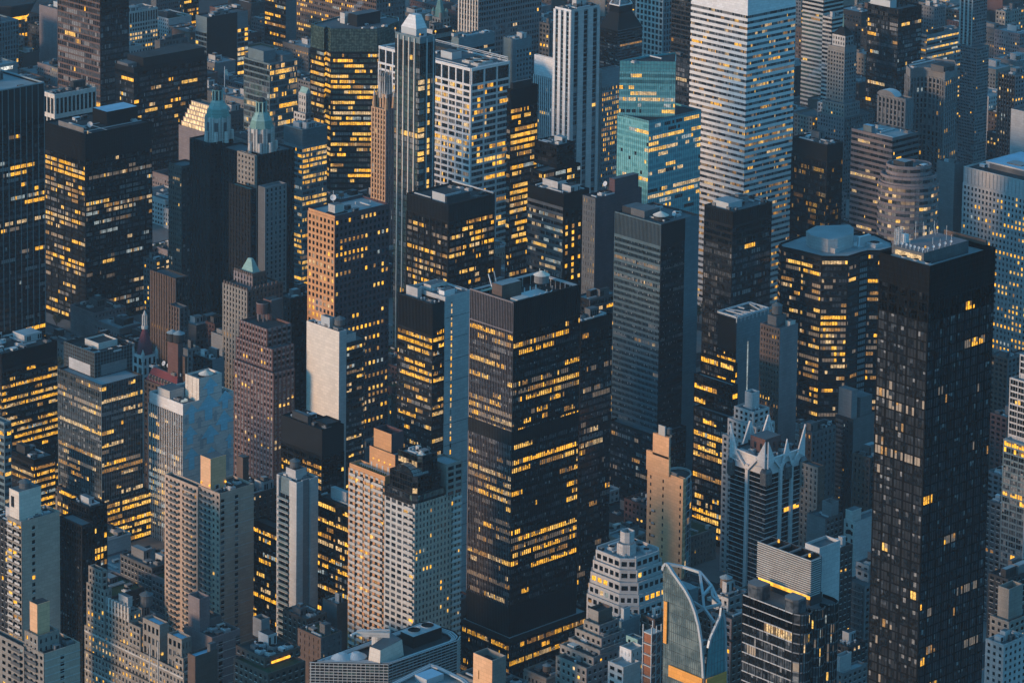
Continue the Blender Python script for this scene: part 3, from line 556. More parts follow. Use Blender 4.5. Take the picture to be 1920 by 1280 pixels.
# ------------------------------------------------------------------ TWIN GREEN-CAPPED TOWERS
T = Thing('hotel_tower', 'dark massive hotel with twin octagonal copper-green lantern towers, a flag on the left one', 'hotel'); ALL.append(T)
WD = S(RIB, fp=8.5, bw=3.0, wall='charcoal', pw=1.6, pd=.4, sh=.3, sd=.1, lit=.003, off=('g_dark',), offw=(1,))
w1 = rect(T, 394, 269, 357, 437, 2080, WD, WD); w2 = rect(T, 490, 290, 463, 551.5, 2040, WD, WD)
wrect(T, w1.x0+8, w1.x1+6, w2.y1+.5, w1.y0-.5, 0, w1.z1-3, WD, WD, 2060) if w1.y0-w2.y1 > 2 else None
def lantern(b, px, ytop, ybase, flag=False):
    """octagonal limestone shaft, flared copper cap and small lantern"""
    cx, cy = (b.x0+b.x1)/2, (b.y0+b.y1)/2; 
    D = (Vector((cx, cy, b.zr))-CAM).dot(FW)
    C = P(px, ybase, D); cx, cy = C.x, C.y; H = P(px, ytop, D).z-b.zr; z = b.zr; R = 7.7
    def oc(r, n=8, ph=.5): return [(cx+r*math.cos(2*math.pi*(k+ph)/n), cy+r*math.sin(2*math.pi*(k+ph)/n)) for k in range(n)]
    mb = T.part('tower_shaft'); mb.prism(oc(R), z, z+H*.44, 'pale_stone', 'pale_stone')
    for k in range(8):
        a = 2*math.pi*(k+.5)/8
        for da in (-.13, .13):
            x, y = cx+(R+.1)*math.cos(a+da), cy+(R+.1)*math.sin(a+da); mb.prism([(x+.65*math.cos(a+q_), y+.65*math.sin(a+q_)) for q_ in (-2.3, -.8, .8, 2.3)], z, z+H*.46, 'pale_stone')
        a = 2*math.pi*k/8; x, y = cx+(R*.93)*math.cos(a), cy+(R*.93)*math.sin(a)
        mb.prism([(x+.5*math.cos(a)-1.1*math.sin(a)*s_, y+.5*math.sin(a)+1.1*math.cos(a)*s_) for s_ in (-1, 1)]+[(x-.5*math.cos(a)-1.1*math.sin(a)*s_, y-.5*math.sin(a)+1.1*math.cos(a)*s_) for s_ in (1, -1)], z+H*.06, z+H*.36, 'mid_grey')
    for k in (5, 6, 4, 7):   # low buttresses
        a = 2*math.pi*k/8+.0; x, y = cx+(R+1.2)*math.cos(a), cy+(R+1.2)*math.sin(a); mb.cyl(x, y, z, 1.5, z+H*.2, 1.3, 'pale_stone', 8)
    c = T.part('copper_cap'); prev = (R*1.0, .44)
    for r, h in ((R*.94, .52), (R*.84, .60), (R*.60, .69), (R*.47, .745)):
        c.prism(oc(prev[0]), z+H*prev[1], z+H*h, 'copper_pale' if h > .6 else 'copper', None, oc(r), cap=False); prev = (r, h)
    c.prism(oc(R*.47), z+H*.745, z+H*.75, 'copper', 'copper')
    for k in range(8):
        a = 2*math.pi*(k+.5)/8; c.bar((cx+R*1.0*math.cos(a), cy+R*1.0*math.sin(a), z+H*.44), (cx+R*.58*math.cos(a), cy+R*.58*math.sin(a), z+H*.70), .3, 'copper_pale')
    l = T.part('lantern'); l.prism(oc(R*.34), z+H*.75, z+H*.92, 'g_dark', 'copper')
    for k in range(8):
        a = 2*math.pi*(k+.5)/8; l.bar((cx+R*.4*math.cos(a), cy+R*.4*math.sin(a), z+H*.74), (cx+R*.4*math.cos(a), cy+R*.4*math.sin(a), z+H*.93), .42, 'copper_pale')
    l.prism(oc(R*.43), z+H*.92, z+H*.94, 'copper', 'copper'); l.prism(oc(R*.40), z+H*.94, z+H*1.0, 'dark_grey', 'dark_grey', oc(R*.22))
    if flag:
        i = len(T.parts); f = T.part('flagpole'); x, y = cx+3.6, cy-2.6; f.bar((x, y, z+H*.6), (x, y, z+H*1.36), .18, 'steel')
        g = T.part('flag', sub=i); g.box(x, y-.05, z+H*1.2, x+2.1, y+.05, z+H*1.3, 'cream'); g.box(x+2.1, y-.05, z+H*1.17, x+2.6, y+.05, z+H*1.26, 'cream')
lantern(w1, 408, 158.5, 262, True); lantern(w2, 490, 180.5, 285)
clutter(w1, n=3, pent=0); clutter(w2, n=3, pent=0)
rect(T, 478, 292, 446, 482, 2032, S(PUNCH, n=5, fp=10, wall='limestone', pw=2.0, lit=.0, sh=.5), None)
rect(T, 470, 355, 431, 480, 2020, WD, WD, roof='copper')
T = Thing('apartment_building', 'plain grey wing with three columns of small windows in front of the second green tower', 'building'); ALL.append(T)
rect(T, 497, 352, 484, 537, 1990, blank('mid_grey'), S(PUNCH, n=5, fp=9.3, wall='grey', pw=2.1, sh=.4, lit=.0))
T = Thing('apartment_building', 'brownish ribbed block at the foot of the twin-towered hotel, left of its dark mass', 'building'); ALL.append(T)
rect(T, 330, 522, 284, 352, 2010, S(RIB, fp=9, wall='brick_brown', pw=1.6, lit=.02), S(RIB, fp=9, wall='dark_grey', lit=0)); rect(T, 337, 577, 317, 351, 1985, S(RIB, fp=9, wall='brick_brown', pw=1.3, lit=.02), S(RIB, fp=9, wall='mid_grey', pw=1.3, lit=0))
B1('office_building', 'low block with a lit terrace floor tucked beside the big black tower', 'building', 292, 488, 270, 318, 2090, S(PUNCH, fp=10, wall='mid_grey', lit=.4, **AMB), S(PUNCH, fp=10, wall='mid_grey', lit=.5, pal=('l_pale', 'l_gold'), palw=(1, 1)))
# glass building and little white tower
T = Thing('office_building', 'blue glass office building with blurred glowing floors and rooftop tower blocks', 'building'); ALL.append(T)
b = rect(T, 506, 120, 458, 557, 2520, S(GLASS, fp=11, n=20, wall='steel_blue', pw=.2, lit=.2, sh=.3, off=('g_mid', 'g_green', 'g_blind', 'g_dark'), offw=(4, 3, 1, 2), **PALE), S(GLASS, fp=11, n=20, wall='steel_blue', pw=.2, lit=.4, sh=.3, rowlit={7: .95, 8: .8}, off=('g_mid', 'g_green', 'g_blind', 'g_dark'), offw=(4, 3, 1, 2), pal=('l_pale', 'l_gold', 'l_amber', 'l_blind'), palw=(3, 4, 1, 4))); sub(b, .05, .5, .3, .9, 9, 'steel_blue'); sub(b, .55, .95, .1, .6, 5, 'grey'); clutter(b, n=4, pent=0)
T = Thing('stone_tower', 'small white old tower with a tilted turquoise roof, left of the octagonal tower', 'tower'); ALL.append(T)
b = rect(T, 573, 214, 552, 588, 2430, S(PUNCH, fp=9, wall='pale_stone', lit=.05), S(PUNCH, fp=9, wall='mid_grey', lit=.2, **AMB)); b2 = rect(T, 574, 176, 561, 583, 2433, S(PUNCH, fp=12, n=3, wall='pale_stone', lit=0), S(PUNCH, fp=12, n=2, wall='grey', lit=0), z0=b.zr)
mb = T.part('copper_roof'); x0, x1, y0, y1, z = b2.x0, b2.x1, b2.y0, b2.y1, b2.z1; mb.v += [(x0, y0, z), (x1, y0, z), (x1, y1, z), (x0, y1, z), ((x0+x1)/2, y0, z+4), ((x0+x1)/2, y1, z+4)]; mb.f += [(0, 1, 4), (1, 2, 5, 4), (2, 3, 5), (3, 0, 4, 5)]; mb.m += ['copper_pale']*4
# octagonal tower
T = Thing('office_tower', 'huge green-glass octagonal tower with a dark top and many rows of amber floors', 'tower'); ALL.append(T)
z5 = P(613, 54, 2440).z; pts = [PZ(583, 45, z5), PZ(608, 52, z5), PZ(611, 49.5, z5), PZ(621, 54, z5), PZ(707, 54.5, z5), PZ(722, 50, z5), PZ(722, 49, z5), PZ(748, 40, z5), PZ(747, 33, z5), PZ(706, 26, z5), PZ(640, 30, z5)]
OC = S(GLASS, fp=9.95, bw=1.6, wall='black', sp='black', pw=.2, pe=4, sh=.42, sd=.3, mull=.12, core='g_green', top=44, tops='grid', lit=.42, run=5, off=('g_green', 'g_mid', 'g_dark', 'g_blind'), offw=(6, 3, 2, 1), rowlit={0: .8, 1: .8, 4: .7, 6: .8, 7: .8, 14: .85, 17: .8, 18: .9, 20: .2, 22: .6, 25: .0, 26: 1, 27: 1}, **AMB)
b = block(T, [(p.x, p.y) for p in pts], 0, z5, [OC]*11, 2440, roof='roof_mid'); sub(b, .35, .7, .35, .55, 9, 'charcoal', roof='roof_mid'); sub(b, .35, .45, .62, .72, 8, 'pale_stone'); sub(b, .6, .9, .6, .8, 4, 'grey'); clutter(b, n=7, pent=0)
# blue ribbed-top block
B1('office_building', 'blue block with a ribbed top band and amber rows, right of the second green tower', 'building', 567, 243, 533, 613, 2180, S(GLASS, fp=10.2, n=16, wall='steel_blue', top=34, tops='fins', lit=.4, **AMB), S(GLASS, fp=10.2, n=26, wall='steel_blue', pw=.3, sh=.42, top=34, tops='fins', lit=.5, rowlit={0: .9, 3: .8, 4: .3, 6: .95, 9: .8}, pal=('l_amber', 'l_gold', 'l_pale', 'l_blind'), palw=(4, 4, 2, 2), off=('g_mid', 'g_dark', 'g_blind'), offw=(3, 3, 1)), n=9, pent=2)
# ------------------------------------------------------------------ CENTRE, UPPER
T = Thing('stone_tower', 'slender orange-brown brick tower with a spiky carved stone crown', 'tower'); ALL.append(T)
GS = S(RIB, fp=9.6, wall='brick_tan', pw=1.5, pd=.5, sh=.35, lit=.08, **PALE)
b = rect(T, 724, 206, 698, 742, 2280, S(GS, n=5), S(GS, n=4, wall='mauve')); b2 = rect(T, 724, 178, 704, 740, 2284, S(GS, n=4, fp=26, sh=.2), S(GS, n=3, fp=26, wall='mauve', sh=.2), z0=b.zr)  # sun and shade painted in: tan brick left, mauve right
cx, cy = (b2.x0+b2.x1)/2, (b2.y0+b2.y1)/2; r = (b2.x1-b2.x0)*.5; oc = lambda r: [(cx+r*math.cos(math.pi*(k+.5)/4), cy+r*math.sin(math.pi*(k+.5)/4)) for k in range(8)]
mb = T.part('crown'); mb.prism(oc(r), b2.zr, b2.zr+13, 'mauve', 'mid_grey')
for k in range(16):
    a = math.pi*k/8; rr = r*(1.02 if k % 2 else 1.1); x, y = cx+rr*math.cos(a), cy+rr*math.sin(a); mb.cyl(x, y, b2.zr-2, .8, b2.zr+(16 if k % 2 else 19), .1, 'pale_stone', 6)
    mb.bar((x, y, b2.zr+9), (cx+rr*.96*math.cos(a+.39), cy+rr*.96*math.sin(a+.39), b2.zr+14), .25, 'limestone'); mb.bar((x, y, b2.zr+14), (cx+rr*.96*math.cos(a+.39), cy+rr*.96*math.sin(a+.39), b2.zr+9), .25, 'limestone')
for (x, y) in ((b.x0+1, b.y0+1), (b.x1-1, b.y0+1), (b.x0+1, b.y1-1), (b.x1-1, b.y1-1)): m2 = T.part('pinnacle'); m2.cyl(x, y, b.zr, 1.5, b.zr+9, .9, 'brick_tan', 8); m2.cyl(x, y, b.zr+9, .9, b.zr+14, .1, 'pale_stone', 8)
T = Thing('residential_tower', 'very slim glass tower with four pale vertical fins and a silver gabled cap', 'tower'); ALL.append(T)
SG = S(GLASS, fp=11.3, wall='steel_blue', sp='charcoal', pw=.0, pe=99, mull=.08, sh=.2, sd=.1, lit=.03, off=('g_mid', 'g_green', 'g_blind', 'g_dark'), offw=(5, 5, 1, 1), top=12)
b = rect(T, 787.5, 71, 741, 816.5, 2010, S(SG, n=14), S(SG, n=8, wall='steel_blue', off=('g_dark', 'g_mid'), offw=(3, 1), lit=.05))
for f0 in (.20, .42, .64, .86):
    y = b.y0+(b.y1-b.y0)*(1-f0)+1; m2 = T.part('facade_fin'); m2.box(b.x0-1.0, y-.35, 0, b.x0-.02, y+.35, b.z1-1, 'cream')
for f0 in (.42, .85):
    x = b.x0+(b.x1-b.x0)*f0; m2 = T.part('facade_fin'); m2.box(x-.3, b.y0-.8, 0, x+.3, b.y0-.02, b.z1-1, 'steel')
fh = 11.3*2010/F*1.01
wb = MB(); i = len(T.parts)
for k in range(6, 46):
    z = b.z1-8-k*fh; m = T.rng.choices(('g_dark', 'g_mid', 'l_gold', 'l_pale', 'g_blind'), (2, 3, 2, 1, 3))[0]
    m2 = T.part('bay_window'); m2.box(b.x0-1.1, b.y0-.9, z+fh*.3, b.x0+3.2, b.y0-.02, z+fh, m); m2.box(b.x0-1.3, b.y0-1.1, z+.0, b.x0+3.4, b.y0-.03, z+fh*.3, 'g_dark')
    if T.rng.random() < .4: m3 = T.part('lit_window'); m3.box(b.x0+(b.x1-b.x0)*.5, b.y0-.3, z+fh*.2, b.x0+(b.x1-b.x0)*.64, b.y0-.02, z+fh*.95, 'l_gold')
mb = T.part('silver_cap'); c = sub(b, .15, .85, .25, .85, 5, 'steel'); z = b.zr+5
mb.v += [(c.x0, c.y0, z), (c.x1, c.y0, z), (c.x1, c.y1, z), (c.x0, c.y1, z), (c.x0+2, c.y0+3, z+8), (c.x1-2, c.y0+3, z+8), (c.x1-2, c.y1-5, z+8), (c.x0+2, c.y1-5, z+8)]; mb.f += [(0, 1, 5, 4), (1, 2, 6, 5), (2, 3, 7, 6), (3, 0, 4, 7), (4, 5, 6, 7)]; mb.m += ['white_metal']*5
clutter(b, n=8, pent=0)
for x, y in ((b.x0, b.y0), (b.x1, b.y0), (b.x0, b.y1)): m2 = T.part('beacon'); m2.bar((x, y, b.z1), (x, y, b.z1+1.6), .1, 'steel'); m2.cyl(x, y, b.z1+1.6, .5, b.z1+2.6, .4, 'l_amber', 8)
T = Thing('office_tower', 'white stone grid tower with deep dark top openings and four round roof fans', 'tower'); ALL.append(T)
WG = S(PUNCH, fp=11.75, wall='white_metal', pw=1.1, pd=.8, sh=.34, sd=.75, pe=4, mull=.1, mw='charcoal', top=31, tops='bays', off=('g_dark', 'g_mid', 'g_blind'), offw=(5, 3, 1))
b = rect(T, 883.5, 128.5, 712, 955, 2250, S(WG, n=52, lit=.22, zone=((.1, .24, .4), (.28, .42, .7)), pal=('l_amber', 'l_gold', 'l_blind', 'l_pale'), palw=(3, 3, 4, 4)), S(WG, n=12, pe=4, lit=.3, run=2, **AMB))
for i_, (u, v) in enumerate(((.38, .08), (.62, .10), (.42, .19), (.66, .2))): fan(T, b.x0+(b.x1-b.x0)*u, b.y0+(b.y1-b.y0)*v, b.zr, 3.2, 1.6, 'pale_stone')
sub(b, .3, .55, .33, .45, 5, 'steel'); mb = T.part('roof_rail')
for z in (2.5, 3.6): mb.box(b.x1-1.6, b.y0, b.zr+z, b.x1-1.2, b.y1, b.zr+z+.5, 'steel')
for k in range(12): mb.box(b.x1-1.55, b.y0+(b.y1-b.y0)*k/12, b.zr, b.x1-1.25, b.y0+(b.y1-b.y0)*k/12+.4, b.zr+2.5, 'steel')
clutter(b, n=10, pent=1)
T = Thing('office_tower', 'black glass tower with brilliant amber rows, right of the white stone grid tower', 'tower'); ALL.append(T)
b = rect(T, 958, 168, 951, 1008, 2140, S(GLASS, fp=12, wall='black', n=3), S(GLASS, fp=12, n=24, wall='black', sh=.42, pw=.2, pe=6, top=34, tops='fins', lit=.5, rowlit={0: .35, 1: .7, 4: .8, 5: 1, 6: .95, 7: .4, 9: .9, 12: .7, 13: .95, 14: .9, 15: 1, 16: .8}, **AMB)); sub(b, .1, .8, .2, .9, 5, 'charcoal'); clutter(b, n=4, pent=0)
T = Thing('office_tower', 'tall grey-blue slab with pale full-height piers, flanked by two lower striped wings', 'tower'); ALL.append(T)
PR = S(RIB, wall='pale_stone', pw=2.6, pd=.8, sh=.3, sd=.1, sp='steel_blue', fp=9, lit=.02, top=4, off=('g_mid', 'g_blind', 'g_dark'), offw=(4, 1, 2), core='steel_blue', **PALE)
b = rect(T, 1071, 19, 1041, 1124, 2230, S(PR, n=3, wall='white_metal'), S(PR, n=3, wall='concrete', pw=5)); clutter(b, n=8)
bl = rect(T, 1048, 113, 1002, 1052, 2275, S(RIB, n=12, fp=9, wall='white_metal', pw=.9, pd=.5, sh=.4, sp='steel_blue', top=38, tops='solid', lit=.1, **PALE), None); clutter(bl, n=4)
br = rect(T, 1129, 131, 1121, 1161, 2262, blank('concrete'), S(PUNCH, n=10, fp=9.6, wall='steel_blue', pw=.8, sh=.4, top=32, tops='solid', lit=.35, zone=((.05, .35, .7),), **AMB)); clutter(br, n=5)
T = Thing('office_building', 'black two-tier block with a lit terrace floor beneath the tall grey-blue slab', 'building'); ALL.append(T)
b = rect(T, 1017, 322, 996, 1088, 2030, S(GLASS, fp=12, wall='black', lit=.1), S(GLASS, fp=13, wall='black', n=26, lit=.1, rowlit={0: .7, 1: .4}, **PALE)); b2 = rect(T, 1044, 273, 1003, 1077, 2040, S(GLASS, fp=12, wall='black', lit=.0), S(GLASS, fp=12, wall='black', lit=.0), z0=b.zr); clutter(b2, n=6)
T = Thing('office_tower', 'black box tower with white lit strips on its left face, amber squares on its right', 'tower'); ALL.append(T)
b = rect(T, 1057, 364, 989, 1105, 1930, S(GLASS, fp=12.3, n=36, wall='black', pe=99, pw=.3, sh=.5, sp='mid_grey', top=26, tops='solid', lit=.25, rowlit={1: .9, 3: .8, 4: .2, 6: .9, 7: .2, 9: .6}, pal=('l_cool', 'l_pale', 'l_blind', 'l_gold'), palw=(4, 4, 4, 1)), S(PUNCH, n=4, fp=12.3, wall='black', pw=3.2, sh=.4, lit=.4, top=32, off=('g_dark', 'g_mid'), offw=(3, 1), **AMB), roof='roof_dark'); clutter(b, n=12, pent=2)
T = Thing('office_building', 'windowless dark maroon tower with a windowed grey corner strip beside it', 'building'); ALL.append(T)
b = rect(T, 1117, 372, 1094, 1203, 1880, S(PUNCH, n=5, fp=12, wall='mid_grey', lit=.3, sh=.4, **AMB), blank('maroon'), roof='roof_dark'); sub(b, .45, .97, .15, .6, 9, 'maroon'); sub(b, .5, .75, .62, .95, 5, 'dark_grey'); clutter(b, n=6, pent=0); dish(T, b.x0+18, b.y0+10, b.zr+2, 1.5)
# teal wedge building
T = Thing('office_tower', 'teal glass tower in two offset wedges with rows of pale yellow windows', 'tower'); ALL.append(T)
TL = S(GLASS, fp=11.2, wall='slate', sp='g_teal2', pw=.2, pe=1, pd=.16, mull=0, sh=.40, sd=.10, bw=1.7, core='g_teal', top=26, tops='grid', lit=.22, run=5, pal=('l_pale', 'l_gold', 'l_cool', 'l_amber'), palw=(5, 4, 2, 2), **TEAL)
b = rect(T, 1217, 227, 1158, 1314.5, 2000, S(TL, lit=.15, top=4), S(TL, lit=.3, top=4), core='g_teal', roof='roof_dark')
zz = P(1162, 113.5, 2012).z; pts = [PZ(1162, 114, zz), PZ(1267, 116, zz), PZ(1268, 98, zz), PZ(1213, 104, zz)]; pts = [(p.x, p.y) for p in pts]
b2 = block(T, pts, b.zr, zz, [S(TL, lit=.02, rowlit={2: .5, 3: .35, 4: .75, 5: .5, 6: .45, 7: .4}, top=20, tops='grid', n=30), S(TL), None, None], 2012, roof='roof_dark'); clutter(b2, n=3, pent=0)
# white banded tower (slanted top out of frame)
T = Thing('office_tower', 'giant white banded tower with continuous strip windows, its left face brightest, top out of frame', 'tower'); ALL.append(T)
CT = S(BAND, fp=11.15, wall='white_metal', sp='white_metal', core='white_metal', sh=.52, sd=.35, mull=.12, mw='charcoal', n=64, top=98, tops='solid', lit=.3, run=3, row=.6, off=('g_dark', 'g_mid', 'g_blind'), offw=(2, 6, 5), pal=('l_gold', 'l_dim', 'l_blind', 'l_pale', 'l_amber'), palw=(3, 8, 7, 3, 1))
b = rect(T, 1404, -72, 1299, 1494, 2110, S(CT), S(CT, n=56, rowlit={21: .9, 22: .85, 5: .35}))
# ------------------------------------------------------------------ BROWN TOWER AND NEIGHBOURS
T = Thing('office_tower', 'brown brick tower with a sunlit orange left face and a grid of amber punched windows', 'tower'); ALL.append(T)
BT = S(PUNCH, fp=12.45, wall='orange_brick', pw=1.45, pd=.35, sh=.42, sd=.33, top=5, off=('g_dark',), offw=(1,))
b = rect(T, 628, 405, 578.5, 729.5, 1860, S(BT, n=7, lit=.3, run=1.2, wall='orange_brick', pal=('l_gold', 'l_pale', 'l_blind', 'l_amber'), palw=(2, 2, 3, 2)), S(BT, n=13, wall='maroon', lit=.30, run=1.6, row=.95, **AMB), roof='roof_light')  # brown brick: sunlight painted orange on the left, shade maroon on the right
sub(b, .12, .28, .25, .5, 5, 'pale_stone', name='stair_bulkhead'); mb = T.part('roof_hatch'); mb.box(b.x0+3, b.y0+4, b.zr, b.x0+13, b.y0+11, b.zr+.6, 'roof_dark'); dish(T, b.x0+9, b.y0+12, b.zr+5, 1.8, .6); mb = T.part('antenna'); mb.bar((b.x0+16, b.y1-3, b.zr), (b.x0+16, b.y1-3, b.zr+9), .12, 'steel'); clutter(b, n=5, pent=0)
T = Thing('office_building', 'square black office block with slim ribs above amber bays, between brown and black towers', 'building'); ALL.append(T)
SK = S(GLASS, fp=11.6, wall='charcoal', pw=.6, pd=.6, pe=4, sh=.42, sp='black', top=34, tops='fins', lit=.3, run=4, pal=('l_amber', 'l_gold', 'l_dim', 'l_pale', 'l_blind'), palw=(4, 3, 3, 3, 3))
b = rect(T, 841, 384, 764, 927, 1930, S(SK, n=28), S(SK, n=28, lit=.4), roof='roof_dark'); sub(b, .1, .6, .15, .5, 4, 'dark_grey'); clutter(b, n=12, pent=1)
mb = T.part('roof_rail'); mb.box(b.x1-1, b.y0, b.zr+1.5, b.x1-.5, b.y1, b.zr+2.4, 'steel')
# big dark slab tower N
T = Thing('office_tower', 'tall blue-grey slab with fine horizontal window lines, nearly unlit, over a wide dark podium', 'tower'); ALL.append(T)
NN = S(GLASS, fp=11.4, wall='slate', sp='slate', pw=.16, pe=1, pd=.3, sh=.42, sd=.3, mull=0, top=44, tops='fins', core='dark_grey', lit=.02, off=('g_dark', 'g_mid'), offw=(7, 1), run=6)
C = P(1240, 420.5, 1790); a = along(C, DY, 1154); b1 = along(C, DX, 1284); b2 = along(C, DX, 1311)
b = block(T, [(C.x, C.y), (C.x+b1, C.y), (C.x+b2, C.y), (C.x+b2, C.y+a), (C.x, C.y+a)], 0, C.z, [S(NN, n=26, wall='charcoal', sp='charcoal', rowlit={3: 1, 15: 1}, pal=('g_mid', 'g_blind'), palw=(1, 1)), blank('slate'), None, None, S(NN, n=34, rowlit={3: 1, 6: .6, 16: .9}, pal=('l_blind', 'l_dim', 'g_blind', 'l_pale'), palw=(5, 3, 5, 1))], 1790, roof='roof_mid')
sub(b, .1, .5, .45, .75, 4.5, 'mid_grey'); sub(b, .12, .5, .78, .95, 4, 'dark_grey'); clutter(b, n=8, pent=0); tank(T, b.x0+9, b.y0+9, b.zr, 4, 2.4, .4, 'dark_grey', 'cream'); dish(T, b.x0+b1*.9, b.y0+a*.5, b.zr, 1.4); dish(T, b.x0+b1*.95, b.y0+a*.2, b.zr, 1.4)
PD = S(GLASS, fp=13, wall='charcoal', pe=3, bw=1.6, sh=.45, lit=.12, pal=('l_blind', 'l_cool', 'l_dim', 'l_amber'), palw=(6, 3, 2, 1))
rect(T, 1229, 816, 1143, 1286, dcol(b, 1229, 816, 7), PD, S(PD, lit=.04), roof='roof_mid')
T = Thing('office_tower', 'plain dark office tower with faint grey windows, left of the open-roofed slab', 'tower'); ALL.append(T)
DK = S(GLASS, fp=12.4, wall='charcoal', sh=.36, pw=.2, pe=3, mull=.12, bw=1.5, top=28, tops='fins', lit=.015, off=('g_dark', 'g_mid', 'g_blind'), offw=(6, 4, .8), core='black', **AMB)
b = rect(T, 1374, 397, 1322, 1447, 1880, DK, DK, roof='roof_mid'); sub(b, .1, .45, .3, .85, 4, 'steel', roof='roof_light'); clutter(b, n=12, pent=1)
T = Thing('office_building', 'grey slab with an open steel lattice roof and a lit seam down its side', 'building'); ALL.append(T)
b = rect(T, 1381.5, 599, 1346, 1441, 1790, S(GLASS, fp=12.4, n=14, wall='black', lit=.35, top=60, **AMB), blank('steel_blue', 12), roof='roof_light', par=2.5)
x = b.x0+(b.x1-b.x0)*.36; mb = T.part('light_seam'); mb.box(x-.35, b.y0-.3, b.z1-95, x+.35, b.y0-.02, b.z1-14, 'l_cool'); mb = T.part('steel_lattice'); z = b.z1+1.2
cs = [(b.x0, b.y0), (b.x1, b.y0), (b.x1, b.y1), (b.x0, b.y1)]
for k in range(4): mb.bar((*cs[k], z), (*cs[(k+1) % 4], z), .45, 'steel')
rr = random.Random(4)
for k in range(9):
    f0 = k/8; p0 = (b.x0+(b.x1-b.x0)*f0, b.y0); p1 = (b.x0+(b.x1-b.x0)*min(1, max(0, f0+rr.uniform(-.25, .25))), b.y1)
    if k % 2: mb.bar((*p0, z), (p0[0]+(p1[0]-p0[0])*.3, p0[1]+(p1[1]-p0[1])*.3, z), .3, 'steel'); mb.bar((*p1, z), (p0[0]+(p1[0]-p0[0])*.6, p0[1]+(p1[1]-p0[1])*.6, z), .3, 'steel')
    else: mb.bar((*p0, z), (*p1, z), .3, 'steel')
    mb.bar((*p0, z-3), (*p0, z), .25, 'steel')
clutter(b, n=4, pent=0)
T = Thing('office_building', 'black building of stacked glass terraces with amber floors, left of the open-roofed slab', 'building'); ALL.append(T)
TG = S(GLASS, fp=13.5, wall='black', pw=.2, sh=.35, lit=.35, bw=1.6, **AMB)
b = rect(T, 1373, 784, 1302, 1384, 1735, S(TG, zone=((.1, .6, .75),)), TG, roof='roof_mid'); b2 = rect(T, 1374, 722, 1303, 1383, 1742, S(TG), TG, z0=b.zr, roof='roof_light'); b3 = rect(T, 1376, 682, 1315, 1382, 1752, S(TG, zone=((0, 1, .6),)), TG, z0=b2.zr, roof='roof_mid')
T = Thing('apartment_building', 'mauve brick slab with a tank on top, right of the slab with steel lattice', 'building'); ALL.append(T)
b = rect(T, 1463, 616, 1427, 1496.5, 1765, S(PUNCH, n=7, fp=11, wall='brick_brown', pw=1.2, lit=.05, off=('g_mid', 'g_blind', 'g_dark'), offw=(3, 1, 2)), blank('mauve'), roof='roof_mid'); c = sub(b, .15, .7, .35, .8, 6, 'mid_grey'); tank(T, (c.x0+c.x1)/2, (c.y0+c.y1)/2, c.z1, 2.8, 4.5, .6, 'mid_grey', 'roof_mid'); sub(b, .6, .9, .05, .3, 3, 'pale_stone')
T = Thing('apartment_building', 'pale blue-grey ziggurat apartment house with a square water tower on top', 'building'); ALL.append(T)
ZS = S(PUNCH, fp=10.8, wall='concrete', pw=1.6, lit=.02, bw=3.4)
b = rect(T, 1420, 835, 1356, 1462, 1690, ZS, ZS); b2 = rect(T, 1418, 800, 1366, 1452, 1692, ZS, ZS, z0=b.zr); b3 = rect(T, 1413, 772, 1378, 1442, 1695, ZS, ZS, z0=b2.zr); b4 = rect(T, 1411, 737, 1397, 1424, 1700, blank('concrete'), blank('concrete'), z0=b3.zr); clutter(b3, n=4, pent=0); clutter(b2, n=5, pent=0); clutter(b, n=5, pent=0)
# ------------------------------------------------------------------ RIGHT, UPPER
T = Thing('office_tower', 'grey tower with tall ribs and a rounded bay beside an arched lower wing', 'tower'); ALL.append(T)
zq = P(1720, 128, 2280).z; q = [PZ(1699, 123, zq), PZ(1707, 130, zq), PZ(1718, 127, zq), PZ(1733, 126, zq), PZ(1750, 128.5, zq), PZ(1764, 132, zq), PZ(1772, 136, zq), PZ(1795, 125, zq), PZ(1790, 113, zq), PZ(1735, 108, zq)]
PM = S(RIB, fp=10, bw=3.4, wall='grey', pw=1.5, pd=.7, sh=.3, sd=.3, lit=.04, top=16, rowlit={19: .8, 14: .3, 20: .2}, core='grey', **AMB)
b = block(T, [(p.x, p.y) for p in q], 0, zq, [PM]*10, 2280, core='grey'); clutter(b, n=3)
b2 = rect(T, 1698, 186, 1648, 1712, 2250, S(PM, n=7, top=4), S(PM, n=4, top=4)); mb = T.part('arched_roof')
for k in range(8):
    a0, a1 = math.pi*k/8, math.pi*(k+1)/8; cyy = (b2.y0+b2.y1)/2+6; R = 8
    mb.quad((b2.x0+.5, cyy+R*math.cos(a0), b2.z1-1+R*.5*math.sin(a0)), (b2.x0+.5, cyy+R*math.cos(a1), b2.z1-1+R*.5*math.sin(a1)), (b2.x1, cyy+R*math.cos(a1), b2.z1-1+R*.5*math.sin(a1)), (b2.x1, cyy+R*math.cos(a0), b2.z1-1+R*.5*math.sin(a0)), 'steel')
mb.face([(b2.x0+.5, cyy+R*math.cos(math.pi*k/8), b2.z1-1+R*.5*math.sin(math.pi*k/8)) for k in range(9)], 'grey')
B1('office_tower', 'dark tower of close vertical fins with patchy amber floors, right of the white banded tower', 'tower', 1551, 272, 1487, 1580, 2040, S(RIB, fp=11.5, n=30, wall='charcoal', pw=.3, pd=.6, sh=.35, lit=.22, top=32, tops='fins', **AMB), S(RIB, fp=11.5, n=14, wall='charcoal', pw=.3, pd=.6, sh=.35, lit=.25, top=32, tops='fins', **AMB), n=8)
T = Thing('office_building', 'grey banded block with one long lit strip, behind the oval banded tower', 'building'); ALL.append(T)
